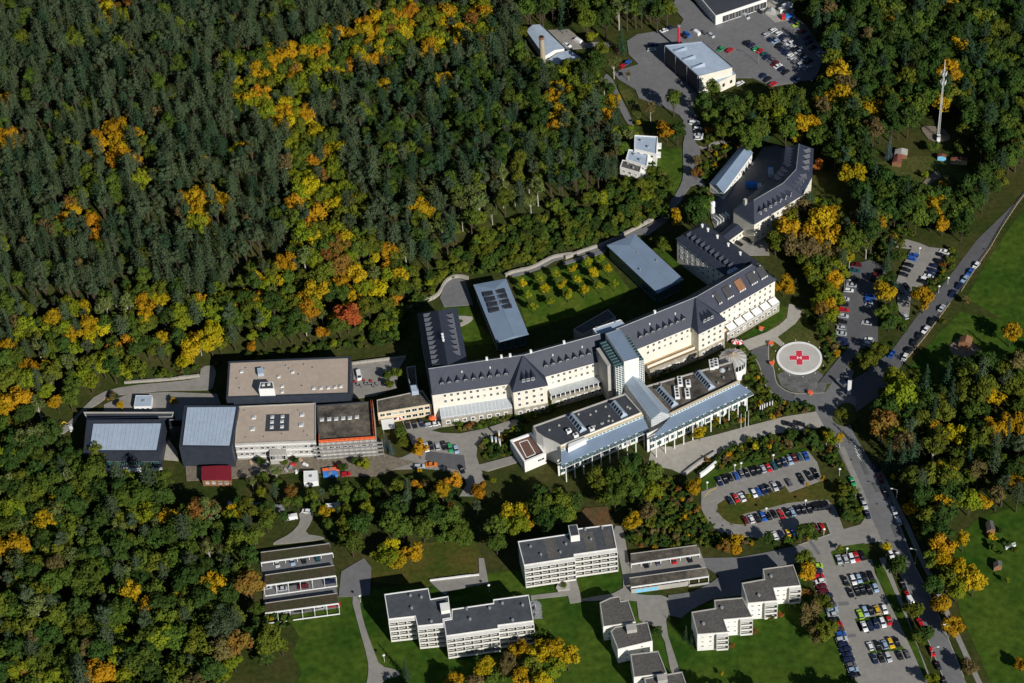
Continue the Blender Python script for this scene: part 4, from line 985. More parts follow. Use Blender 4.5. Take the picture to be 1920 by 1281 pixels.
bl, br, fr, fl = P
mbs = MB(); mbs.box((0, 0, .2), (.32, 2.0, .35)); sl = mbs.mesh('slat', ['dark_steel'])
for cx_, colx in ((0, ((700, 283), (717, 323), (733, 362), (745, 403))), (1, ((793, 266), (807, 303), (822, 343), (840, 380)))):
    for q in colx:
        c = G('Z3', q, z+.7); d = (br-bl).normalized(); an = math.atan2(d.y, d.x)
        mb = MB(); mb.box((c.x, c.y, z+.6), (4.4, 2.5, .5), an); g = mb.build('roof_vent', 'dark_cladding', t)
        for i in range(6):
            s_ = c+d*(-1.75+i*.7); link('slat', sl, g, (s_.x-t.location.x, s_.y-t.location.y, z+.72), an)
t, P, z = pavilion('garden_pavilion', 'plain zinc roofed garden pavilion with green glass side wall', ('Z4', (310, 240), (522, 155), (888, 495), (692, 600)), 7.5)
for q in ((685, 355), (540, 300), (560, 420)): vent(t, G('Z4', q, z+.7), z+.3, .25, .7)
# ------------------------------------------------------------------ curved slate building and its neighbours
CE, CR = 12.0, 18.0
RL = [G('Z7', q, CR) for q in ((1662, 165), (1640, 365), (1540, 472), (1300, 612))]
OE = [G('Z7', q, CE) for q in ((1778, 205), (1766, 425), (1690, 570), (1312, 800))]
IE = [G('Z7', q, CE) for q in ((1530, 200), (1512, 350), (1425, 455), (1140, 685))]
foot = OE+IE[::-1]
t = building('curved_building', 'bent dark slate roofed building around a shaded service yard', foot)
ins = lambda L_: [RL[i]+(L_[i]-RL[i])*.94 for i in range(4)]
mb = MB(); w_ = ins(OE)+ins(IE)[::-1]; mb.sides(ccw(w_), 0, CE+.2); mb.build('wall', 'cream_wall', t)
ge = RL[3]+(RL[2]-RL[3]).normalized()*.5; RLr = RL[:3]+[ge]
mb = MB()
for i in range(3):
    mb.quad(V3(OE[i+1], CE), V3(OE[i], CE), V3(RLr[i], CR), V3(RLr[i+1], CR)); mb.quad(V3(IE[i], CE), V3(IE[i+1], CE), V3(RLr[i+1], CR), V3(RLr[i], CR))
mb.add([V3(IE[3], CE), V3(OE[3], CE), V3(ge, CR)], [(0, 1, 2)]); mb.add([V3(OE[0], CE), V3(IE[0], CE), V3(RL[0], CR)], [(0, 1, 2)]); mb.build('roof', 'slate', t)
mb = MB()
for i in range(3): mb.tube(V3(RLr[i], CR+.02), V3(RLr[i+1], CR+.02), .15, .15, 5)
mb.build('ridge_cap', 'steel', t)
def line_dormers(t, L_, RLx, seg, n, z0, z1, f0=.08, f1=.92, k=.3):
    a, b = L_[seg], L_[seg+1]
    for i in range(n):
        f = f0+(f1-f0)*(i+.5)/n; q = a+(b-a)*f; r = RLx[seg]+(RLx[seg+1]-RLx[seg])*f; d = r-q; pz = q+d*k
        dormer(t, pz, z0+(z1-z0)*k-.2, math.atan2(d.y, d.x)-math.pi/2)
line_dormers(t, OE, RLr, 2, 7, CE, CR); line_dormers(t, OE, RLr, 1, 4, CE, CR); line_dormers(t, IE, RLr, 0, 6, CE, CR); line_dormers(t, IE, RLr, 1, 3, CE, CR); line_dormers(t, OE, RLr, 0, 4, CE, CR)
wo = ins(OE)
for i in range(3): windows(t, wo[i+1], wo[i], [9.8, 6.4, 3.0], int((wo[i]-wo[i+1]).length/3), 1.1, 1.5, .8, .8)
mb = MB(); c = RLr[3]+(IE[3]-RLr[3])*.4; mb.box((c.x, c.y, 17.0), (1.2, 1.2, 3), .6); mb.build('chimney', 'concrete', t)
# long gabled shed
def gabled(nm, label, sh, le, re, ez, rz, wall, roofm, nwin=0, cat='building', extra=.3):
    """le/re: two eave lines (front, back), each surveyed at eave height"""
    lf, lb = GS(sh, le, ez); rf, rb = GS(sh, re, ez); P = [lf, rf, rb, lb]
    t = building(nm, label, P, cat=cat); p = ccw(P); c = centroid(P); q = [c+(x-c)*.96 for x in p]
    gf, gb = (lf+rf)/2, (lb+rb)/2
    mb = MB(); mb.sides(q, 0, ez); a, b = c+(lf-c)*.96, c+(rf-c)*.96; g = c+(gf-c)*.96; mb.add([V3(a, ez), V3(b, ez), V3(g, rz-.05)], [(0, 1, 2)])
    a, b = c+(lb-c)*.96, c+(rb-c)*.96; g = c+(gb-c)*.96; mb.add([V3(b, ez), V3(a, ez), V3(g, rz-.05)], [(0, 1, 2)]); mb.build('wall', wall, t)
    mb = MB(); th = .14
    for (e0_, e1_, fl) in ((lf, lb, 0), (rf, rb, 1)):
        v = [V3(e0_, ez), V3(e1_, ez), V3(gb, rz), V3(gf, rz)]; v2 = [(x[0], x[1], x[2]-th) for x in v]
        f = [(0, 1, 2, 3), (7, 6, 5, 4), (0, 4, 5, 1), (3, 7, 4, 0), (1, 5, 6, 2)]
        mb.add(v+v2, f if not fl else [x[::-1] for x in f])
    mb.build('roof', roofm, t)
    if nwin:
        for i in range(4):
            a, b = q[i], q[(i+1) % 4]
            if (b-a).length > 8: windows(t, a, b, [ez*.55], nwin, 1.3, 1.3, .6, .6)
    return t
gabled('long_shed', 'long gabled shed with zinc roof beside the shaded service yard', 'Z7', [(957, 478), (1200, 188)], [(1072, 552), (1302, 236)], 5.0, 7.2, 'white_wall', 'zinc', 12)
gabled('link_building', 'small slate roofed cream link building beside the dormer wing', 'Z7', [(1022, 884), (1190, 742)], [(1102, 932), (1278, 806)], 4.5, 5.6, 'cream_wall', 'slate', 6)
# white stepped villa
for k, (pts, h, rm, lb) in enumerate((
    ([(374, 96), (556, 108), (546, 246), (372, 206)], 9.0, 'pale_metal', 'tallest white villa block with pale roof, end of a stepped terrace'),
    ([(328, 208), (486, 226), (470, 342), (306, 286)], 7.5, 'pale_metal', 'middle white villa block with pale roof in a stepped terrace'),
    ([(280, 290), (436, 320), (416, 392), (260, 346)], 6.5, 'grey_roof', 'lowest white villa block with grey roof strip in a stepped terrace'))):
    P = GS('Z7', pts, h); t = building('villa_block', lb, P, group='stepped white villa'); p = flat_block(t, P, 0, h, 'white_wall', rm, .4, .3, 'white_paint')
    for i in range(4):
        a, b = p[i], p[(i+1) % 4]; d = (b-a).normalized()
        if d.y > .5:
            windows(t, a, b, [h-2, h-4.8], 3, 1.8, 1.5, .5, .5)
            for f in (.25, .75):
                for z in (h-3.6,):
                    q = a+(b-a)*f; nn = Vector((d.y, -d.x)); mb = MB(); mb.prism([q-d*1.6+nn*1.8, q+d*1.6+nn*1.8, q+d*1.6+nn*.02, q-d*1.6+nn*.02], z, z+1.0); mb.build('balcony', 'white_paint', t)
        elif d.x > .5: windows(t, a, b, [h-2, h-4.8], 3, 1.4, 1.4, .5, .5)
    for f in (.3, .62): vent(t, P[0]+(P[2]-P[0])*f, h-.4, .4, .8)
# ------------------------------------------------------------------ north: boiler house, chimney, hall, garages
gabled('boiler_house', 'pale metal roofed boiler house beside the tall brick chimney', 'Z8', [(196, 338), (84, 182)], [(318, 292), (166, 146)], 5.5, 7.0, 'white_wall', 'pale_metal', 5)
gabled('boiler_annex', 'smaller pale metal roofed shed next to the boiler house', 'Z8', [(300, 428), (210, 362)], [(420, 352), (350, 300)], 4.0, 5.5, 'white_wall', 'pale_metal')
c = G('Z8', (187, 402)); t = thing('brick_chimney', 'tall tapering pale brick chimney beside the boiler house', 'chimney', (c.x, c.y, 0))
mb = MB(); mb.tube((0, 0, 0), (0, 0, 17.5), 1.45, 1.1, 14); link('shaft', mb.mesh('shaft', ['brick']), t)
mb = MB(); mb.tube((0, 0, 16.9), (0, 0, 18.0), 1.35, 1.35, 14); mb.tube((0, 0, 18.0), (0, 0, 18.25), .9, .9, 14, 1); link('crown', mb.mesh('crown', ['wood', 'tyre']), t)
P = GS('Z8', [(916, 272), (1140, 250), (1322, 406), (1122, 458)], 11.0)
t = building('storage_hall', 'large pale metal roofed hall beside the north car park', P)
p = flat_block(t, P, 0, 11.0, 'cream_wall', 'pale_metal', .15, .3, 'pale_metal')
bl, br, fr, fl = P; d = (fl-bl).normalized(); nn = Vector((d.y, -d.x))
if nn.dot(centroid(P)-bl) > 0: nn = -nn
mb = MB(); mb.prism([bl+nn*.3, fl+nn*.3, fl+nn*.02, bl+nn*.02], .3, 10.6); mb.build('side_cladding', 'dark_cladding', t)
for f in (0.02, .34, .67, .98): q = bl+(fl-bl)*f+nn*.4; mb = MB(); mb.tube(V3(q, 0), V3(q, 11), .15, .15, 6); mb.build('downpipe', 'steel', t)
for a_, b_ in (((970, 302), (1048, 292)), ((1022, 352), (1100, 342)), ((1076, 402), (1156, 388))):
    A, B = G('Z8', a_, 11.2), G('Z8', b_, 11.2); dd = (B-A).normalized(); s_ = Vector((-dd.y, dd.x))
    mb = MB(); q = [A-s_*1.1, B-s_*1.1, B+s_*1.1, A+s_*1.1]; mb.add([V3(x, 10.9) for x in q]+[V3((q[0]+q[3])/2, 11.3), V3((q[1]+q[2])/2, 12.3)], [(0, 1, 5, 4), (2, 3, 4, 5), (1, 2, 5), (3, 0, 4)]); mb.build('roof_light', 'zinc', t)
P = GS('Z8', [(1188, 474), (1338, 438), (1342, 462), (1256, 492)], 6.5)
P = [G('Z8', (1185, 478), 6.5), G('Z8', (1322, 420), 6.5), G('Z8', (1342, 445), 6.5), G('Z8', (1242, 492), 6.5)]
t = building('hall_porch', 'cream lean-to with pale roof at the end of the storage hall', P)
flat_block(t, P, 0, 6.5, 'cream_wall', 'pale_metal', .1, .2, 'pale_metal'); p = ccw(P)
for i in range(4):
    a, b = p[i], p[(i+1) % 4]
    if (b-a).normalized().x > .5: windows(t, a, b, [3.4], 2, 1.3, 1.6, .5, .5, frame='dark_steel')
P = GS('Z8', [(1090, -60), (1400, -150), (1530, -8), (1222, 96)], 6.0)
t = building('garage_row', 'grey roofed garage building with white piers at the north edge', P)
p = flat_block(t, P, 0, 6.0, 'white_wall', 'bitumen', .2, .3, 'white_paint')
for i in range(4):
    a, b = p[i], p[(i+1) % 4]; d = (b-a).normalized()
    if d.x > .5: windows(t, a, b, [2.6], 7, 4.0, 3.8, 4, .5, name='garage_door', frame='white_paint', glass='dark_steel')
    elif d.y < -.2: windows(t, a, b, [3.2], 8, 1.5, 1.2, 1, 1)
# ------------------------------------------------------------------ apartment blocks
def balcony_mesh(w, h):
    k = ('balc', round(w, 2), round(h, 2))
    if k in _cache: return _cache[k]
    mb = MB(); D = 1.5
    mb.box((0, -D/2, -h/2+.1), (w, D, .2)); mb.box((0, -D+.06, -h/2+.58), (w-.02, .12, .78)); mb.box((-w/2+.08, -D/2+.02, 0), (.16, D-.1, h-.01))
    mb.box((0, -.03, .1), (w-.5, .05, h-.5), 0, 1); mb.box((w*.18, -.07, .1), (.1, .05, h-.5))
    _cache[k] = mb.mesh('balcony', ['flat_wall', 'glass']); return _cache[k]
def balconies(t, a, b, nc, nr, ztop, fh, extra=None):
    L = (b-a).length; w = L/nc; me = balcony_mesh(w, fh)
    for r in range(nr):
        for c_ in range(nc): put_on(t, me, 'balcony', a, b, (c_+.5)/nc, ztop-fh*(r+.5))
    d = (b-a).normalized(); n = Vector((d.y, -d.x)); mb = MB(); mb.prism([b-d*.16+n*1.5, b+n*1.5, b+n*.01, b-d*.16+n*.01], ztop-fh*nr, ztop); mb.build('side_fin', 'white_wall', t)
    mb = MB(); mb.prism([a+n*1.6, b+n*1.6, b+n*.02, a+n*.02], ztop, ztop+.3); mb.build('fascia', 'white_wall', t)
AH = 13.0
def block(nm, label, sh, pts, fronts, h, roofm, nr=4, fh=2.85, group=None):
    P = GS(sh, pts, h); t = building(nm, label, P, group=group); p = flat_block(t, P, 0, h, 'flat_wall', roofm, .35, .3, 'white_paint')
    for (x0, y0, x1, y1, nc) in fronts:
        a, b = G(sh, (x0, y0), h), G(sh, (x1, y1), h); balconies(t, a, b, nc, nr, h-.6, fh)
    return t
t = block('apartment_block', 'upper apartment block with white balcony grid and rooftop stair box', 'Y3', [(36, 182), (346, 136), (356, 130), (400, 124), (410, 102), (622, 76), (652, 226), (386, 264), (389, 282), (74, 330)],
          [(74, 330, 389, 282, 6), (386, 264, 652, 226, 5)], AH, 'felt_roof')
mb = MB(); mb.prism(GS('Y3', [(348, 84), (404, 78), (420, 144), (364, 152)], AH+3), AH-.4, AH+3); mb.build('stair_box', 'white_wall', t)
mb = MB(); mb.prism(offset_poly(ccw(GS('Y3', [(348, 84), (404, 78), (420, 144), (364, 152)], AH+3)), .25), AH+2.9, AH+3.08); mb.build('stair_box_roof', 'bitumen', t)
for pts in ([(190, 164), (262, 152), (300, 280), (230, 290)], [(436, 128), (500, 118), (528, 232), (462, 242)], [(560, 110), (606, 104), (636, 214), (588, 222)]):
    mb = MB(); mb.prism(GS('Y3', pts, AH-.3), AH-.4, AH-.33); mb.build('felt_sheet', 'grey_roof', t)
for q in ((335, 200), (115, 215), (560, 100), (490, 170), (180, 265), (300, 250), (455, 110)): vent(t, G('Y3', q, AH), AH-.4, .35, .8)
mb = MB(); mb.prism(GS('Y3', [(285, 488), (360, 478), (358, 440), (300, 420), (272, 470)], 1), 0, 1.0); mb.build('entrance_planter', 'concrete', t)
t = block('apartment_block', 'stepped apartment block wing with dark roof and roof terrace box', 'Y4', [(322, 456), (652, 410), (670, 492), (802, 470), (824, 634), (764, 644), (768, 676), (570, 696), (552, 622), (352, 644)],
          [(352, 644, 550, 622, 3), (570, 696, 766, 676, 3)], AH, 'felt_roof')
mb = MB(); mb.prism(GS('Y4', [(738, 526), (806, 516), (816, 574), (748, 586)], AH+1.5), AH-.4, AH+1.5); mb.build('roof_terrace', 'white_wall', t)
for q in ((518, 468), (528, 562), (675, 662), (600, 480)): vent(t, G('Y4', q, AH), AH-.4, .4, .8)
t = block('apartment_block', 'long lower apartment block with dark roof and balcony grid', 'Y4', [(828, 568), (1140, 522), (1138, 496), (1406, 460), (1442, 656), (1176, 690), (1180, 714), (784, 770), (766, 650), (826, 640)],
          [(784, 770, 1180, 714, 6), (1176, 690, 1442, 656, 4)], AH, 'felt_roof')
for q in ((940, 568), (1112, 562), (1208, 526), (1285, 652), (1360, 540), (965, 645)): vent(t, G('Y4', q, AH), AH-.4, .4, .8)
mb = MB(); c = G('Y4', (1462, 640), 0)
for a in range(16):
    if a % 2: continue
mb.tube(V3(c, 0), V3(c, 9), .25, .25, 8)
for k in range(40):
    a = k*.42; q = c+Vector((math.cos(a), math.sin(a)))*1.3; mb.box((q.x, q.y, .3+k*.23), (2.2, .7, .1), a)
mb.build('spiral_stair', 'steel', t)
BH = 10.0
def house(label, sh, pts, fronts, nm='house', h=BH, nr=3):
    P = GS(sh, pts, h); t = building(nm, label, P, cat='house', group='white flat roofed houses'); p = flat_block(t, P, 0, h, 'white_wall', 'grey_roof', .3, .35, 'concrete')
    for (x0, y0, x1, y1, f) in fronts:
        a, b = G(sh, (x0, y0), h), G(sh, (x1, y1), h); m = a+(b-a)*f
        windows(t, a, m, [h-1.9, h-4.6, h-7.3], 2, .9, .9, .5, .5, frame='white_paint')
        if f < .9: balconies(t, m+(b-m)*.03, b, 1, nr, h-.7, 2.7)
    return t
t = house('white flat roofed house by the red parked cars, two offset cubes', 'Y3', [(1425, 440), (1566, 415), (1556, 352), (1746, 326), (1792, 456), (1624, 472), (1646, 550), (1464, 566)], [(1464, 566, 1646, 550, .55), (1624, 472, 1792, 456, .55)])
for q in ((1532, 518), (1608, 400)): vent(t, G('Y3', q, BH), BH-.3, .45, .7)
t = house('white flat roofed house with yellow awning balcony, two offset cubes', 'Y3', [(1114, 620), (1262, 596), (1254, 546), (1432, 530), (1492, 652), (1316, 668), (1342, 746), (1150, 760)], [(1150, 760, 1342, 746, .6), (1316, 668, 1492, 652, .55)])
for q in ((1188, 695), (1302, 595)): vent(t, G('Y3', q, BH), BH-.3, .45, .7)
t = house('grey roofed house of the stepped row nearest the garage yard', 'Y3', [(544, 562), (612, 530), (668, 522), (676, 552), (722, 546), (768, 682), (566, 712)], [(566, 712, 690, 694, .95)], h=8.5)
t = house('grey roofed house with chimney block in the stepped row', 'Y3', [(612, 740), (640, 712), (704, 704), (842, 682), (872, 800), (656, 852)], [(656, 852, 872, 800, .95)], h=8.5)
mb = MB(); mb.prism(GS('Y3', [(706, 700), (768, 690), (776, 728), (714, 738)], 10), 8, 10); mb.build('chimney_block', 'concrete', t)
t = house('grey roofed house above the last of the stepped row', 'Y3', [(734, 882), (908, 862), (962, 1000), (756, 1026)], [(756, 1026, 962, 1000, .95)], h=8.5)
mb = MB(); mb.prism(GS('Y3', [(898, 1010), (958, 1002), (966, 1040), (906, 1050)], 10), 8, 10); mb.build('chimney_block', 'concrete', t)
t = house('grey roofed house at the lower end of the stepped row', 'Y3', [(820, 1032), (1056, 990), (1110, 1150), (860, 1190)], [(860, 1190, 1110, 1150, .95)], h=8.5)
# ------------------------------------------------------------------ parking decks
def carport(label, sh, bl, br, fr, fl, z, n, roofm, rows=1):
    z -= .3; P = GS(sh, [bl, br, fr, fl], z); t = building('carport', label, P, cat='carport', group='open carports with planted roofs'); p = ccw(P)
    mb = MB(); mb.prism(P, z-.35, z); mb.build('roof', roofm, t)
    a, b = P[3], P[2]; d = (b-a).normalized(); nn = Vector((d.y, -d.x)); L = (b-a).length
    mb = MB(); mb.prism([a+nn*.4, b+nn*.4, b+nn*.02, a+nn*.02], z-.3, z+.2); mb.build('fascia', 'white_paint', t)
    k, k2 = P[0], P[1]; d2 = (k2-k).normalized(); n2 = Vector((-d2.y, d2.x)); mb = MB(); mb.prism([k-n2*.02, k2-n2*.02, k2+n2*.2, k+n2*.2], 0, z+.2); mb.build('back_wall', 'concrete', t)
    for i in range(n+1):
        q = a+d*(L*i/n); mb = MB(); mb.box((q.x, q.y, (z-.3)/2), (.2, .2, z-.3), math.atan2(d.y, d.x)); mb.build('post', 'white_paint', t)
        if rows > 1:
            q2 = q+nn*3.4; mb = MB(); mb.box((q2.x, q2.y, .4), (.16, .16, .8)); mb.build('post', 'concrete', t)
            mb = MB(); mb.tube(V3(q+nn*.2, z-.2), V3(q2, .75), .1, .1, 4); mb.build('beam', 'white_paint', t)
    if rows > 1:
        mb = MB(); mb.prism([a+nn*3.6, b+nn*3.6, b+nn*3.3, a+nn*3.3], .5, .85); mb.build('front_beam', 'white_paint', t)
patch('parking_lot', 'Y5', [(375, 660), (935, 590), (1010, 1110), (540, 1175), (410, 1160)], 'asphalt')
carport('topmost carport with grassy roof, white beam and posts', 'Y5', (380, 668), (925, 598), (955, 668), (382, 746), 3.2, 6, 'green_roof')
carport('middle carport with grassy roof and double white beam', 'Y5', (415, 850), (968, 772), (980, 850), (404, 930), 3.2, 6, 'green_roof', 2)
carport('lowest carport with grassy roof facing the lawn', 'Y5', (415, 1075), (992, 995), (1002, 1072), (415, 1150), 3.2, 6, 'green_roof', 2)
patch('parking_lot', 'Y3', [(735, 290), (1160, 225), (1225, 400), (735, 470)], 'paving')
carport('gravel roofed carport with white beam beside the apartment path', 'Y3', (736, 262), (1148, 208), (1166, 260), (740, 322), 3.2, 7, 'gravel_roof')
carport('mossy gravel roofed garage row with blue mural panels', 'Y3', (728, 412), (1206, 346), (1220, 398), (738, 466), 3.4, 8, 'gravel_roof')
a, b = G('Y3', (738, 470), 3.0), G('Y3', (1220, 402), 3.0); d = (b-a).normalized(); nn = Vector((d.y, -d.x))
t = thing('mural_wall', 'white wall with three sky blue panels under the mossy garage roof', 'wall', (a.x, a.y, 0))
mb = MB(); mb.prism([a+nn*.6, a+d*22+nn*.6, a+d*22+nn*.3, a+nn*.3], 0, 2.4); mb.build('wall', 'concrete', t)
for i in range(3): q = a+d*(3.0+i*2.9)+nn*.66; mb = MB(); mb.box((q.x, q.y, 1.2), (2.6, .08, 1.7), math.atan2(d.y, d.x)); mb.build('mural_panel', 'sky_blue', t)
mb = MB(); mb.prism([a+d*22+nn*1.2, b+nn*1.2, b+nn*.9, a+d*22+nn*.9], 0, .9); mb.build('low_wall', 'concrete', t)
# ------------------------------------------------------------------ small buildings
t = gabled('red_hut', 'dark red roofed hut with orange brown front below the dark block', 'Z1', [(1112, 1204), (1112, 1100)], [(1336, 1204), (1336, 1094)], 3.6, 3.9, 'wood', 'red_roof', 4)
def container(nm, label, sh, pts, h, wall, roof, wz=None, nw=3, cat='container', base=0.0):
    P = GS(sh, pts, h); t = building(nm, label, P, cat=cat); p = flat_block(t, P, 0, h, wall, roof, .08, .12)
    if wz:
        for i in range(4):
            a, b = p[i], p[(i+1) % 4]
            if (b-a).normalized().x > .6: windows(t, a, b, [wz], nw, 1.2, 1.1, .3, .3, frame='white_paint')
    mb = MB(); c = centroid(P); mb.box((c.x, c.y, h+.05), (1.2, 1.2, .35)); mb.build('roof_hatch', 'steel', t)
    return t
container('site_office', 'white flat roofed container office with three windows beside forest road', 'Z1', [(618, 566), (742, 566), (732, 648), (604, 650)], 3.0, 'white_paint', 'pale_metal', 1.6)
container('container', 'white ribbed metal container below the building site', 'Y5', [(722, 14), (834, 10), (838, 92), (724, 104)], 3.0, 'white_paint', 'white_paint')
container('container', 'blue open topped skip beside the white container', 'Y5', [(876, 18), (988, 10), (994, 42), (880, 50)], 1.6, 'blue_paint', 'blue_paint', cat='skip')
container('container', 'orange skip beside the blue skip on the building site', 'Z2', [(842, 1092), (985, 1075), (990, 1092), (845, 1112)], 1.6, 'orange_paint', 'orange_paint', cat='skip')
container('container', 'grey storage container at the end of the parking shed lane', 'Y5', [(470, 280), (565, 285), (568, 318), (470, 312)], 2.5, 'steel', 'steel')
container('caravan', 'white caravan under trees beside the sloping drive', 'Y5', [(898, 276), (1012, 262), (1020, 300), (906, 312)], 2.6, 'white_paint', 'white_paint', 1.6, cat='caravan')
container('shed', 'pale blue grey shed among the trees near the red hut', 'Y5', [(118, 255), (162, 258), (158, 320), (110, 318)], 2.6, 'pale_metal', 'pale_metal', cat='shed')
container('trailer', 'blue covered trailer beside the grey storage container', 'Y5', [(290, 270), (400, 262), (405, 292), (300, 300)], 2.2, 'blue_paint', 'pale_metal', cat='trailer')
gabled('hut', 'red roofed play hut beside the blue spruce', 'Y7', [(450, 900), (466, 846)], [(524, 908), (526, 846)], 2.4, 3.4, 'wood', 'rust_roof', cat='hut')
gabled('hut', 'pinkish roofed shed behind the red play hut', 'Y7', [(468, 840), (476, 800)], [(566, 846), (570, 800)], 2.4, 3.2, 'wood', 'concrete', cat='hut')
gabled('hut', 'red roofed shed with blue front wall', 'Y7', [(792, 856), (794, 838)], [(858, 862), (860, 842)], 2.4, 3.0, 'sky_blue', 'rust_roof', cat='hut')
gabled('hut', 'long red roofed shed with pale timber front', 'Y7', [(890, 882), (892, 862)], [(1018, 888), (1020, 866)], 2.6, 3.2, 'pale_wood', 'rust_roof', cat='hut')
gabled('hut', 'brown play hut on the sandy playground', 'Y6', [(968, 990), (985, 945)], [(1060, 1005), (1072, 955)], 2.6, 4.0, 'wood', 'wood', cat='hut')
gabled('hut', 'grey brown garden shed alone on the meadow', 'Y8', [(800, 372), (792, 318)], [(852, 362), (838, 310)], 2.4, 3.4, 'wood', 'grey_roof', cat='hut')
gabled('hut', 'small garden shed beside the long white bench on meadow', 'Y8', [(842, 590), (838, 560)], [(892, 580), (890, 548)], 2.2, 3.2, 'wood', 'grey_roof', cat='hut')
container('greenhouse', 'narrow white cold frame lying on the meadow', 'Y8', [(908, 460), (970, 436), (974, 452), (914, 474)], .9, 'white_paint', 'pale_glass', cat='cold frame')
gabled('tent', 'small white tent on the pale concrete yard by the garages', 'W2', [(440, 180), (480, 120)], [(600, 210), (590, 145)], 1.5, 2.7, 'tent', 'tent', cat='tent')
# terrace walls behind the gardens
def wall_line(label, sh, pts, h, w, m, piece=3.4):
    pts = [G(sh, q) for q in pts]; t = thing('retaining_wall', label, 'wall', (pts[0].x, pts[0].y, 0))
    rr = random.Random(3)
    for i in range(len(pts)-1):
        a, b = pts[i], pts[i+1]; L = (b-a).length; n = max(1, round(L/piece)); d = (b-a)/n; an = math.atan2(d.y, d.x)
        k = ('wall', round(L/n, 1), h, w, m)
        if k not in _cache:
            mb = MB(); mb.box((0, 0, h/2-.2), (L/n-.06, w, h+.4)); mb.box((0, 0, h+.06), (L/n-.02, w+.2, .12)); _cache[k] = mb.mesh('wall_block', [m])
        for j in range(n):
            c = a+d*(j+.5); link('wall_block', _cache[k], t, (c.x-t.location.x, c.y-t.location.y, rr.uniform(-.12, .12)), an)
wall_line('pale stone retaining wall curving behind the paved garden corner', 'Z3', smooth([(98, 410), (190, 362), (335, 310), (378, 200), (460, 160), (555, 180)], 2), 1.8, .7, 'pale_paving')
wall_line('pale stone retaining wall along the wooded slope above the garden path', 'Z3', smooth([(830, 160), (890, 130), (1030, 105), (1140, 45), (1200, 15), (1370, -5)], 2), 1.8, .7, 'pale_paving')
wall_line('pale stone retaining wall behind the plain zinc pavilion', 'Z4', [(0, 345), (120, 300), (275, 248), (480, 150), (660, 55)], 1.8, .7, 'pale_paving')
wall_line('pale stone wall along the forest road behind the dark halls', 'Z1', [(535, 482), (700, 470), (880, 455), (1000, 440), (1100, 428)], 1.4, .6, 'pale_paving')
wall_line('pale wall behind the yard with parked white van', 'Z2', [(1100, 205), (1300, 180), (1560, 150)], 1.6, .5, 'pale_paving')
wall_line('white ramp wall beside the forecourt drive', 'Y1', [(130, 545), (180, 510), (250, 450)], 2.4, .6, 'white_paint')
wall_line('low wall with hedge boxes along the forecourt ramp', 'Y1', [(10, 520), (130, 430), (250, 360)], 1.0, .8, 'concrete')
wall_line('white terrace wall behind the lower apartment block', 'Y4', [(665, 362), (1035, 318)], .9, .4, 'white_paint')
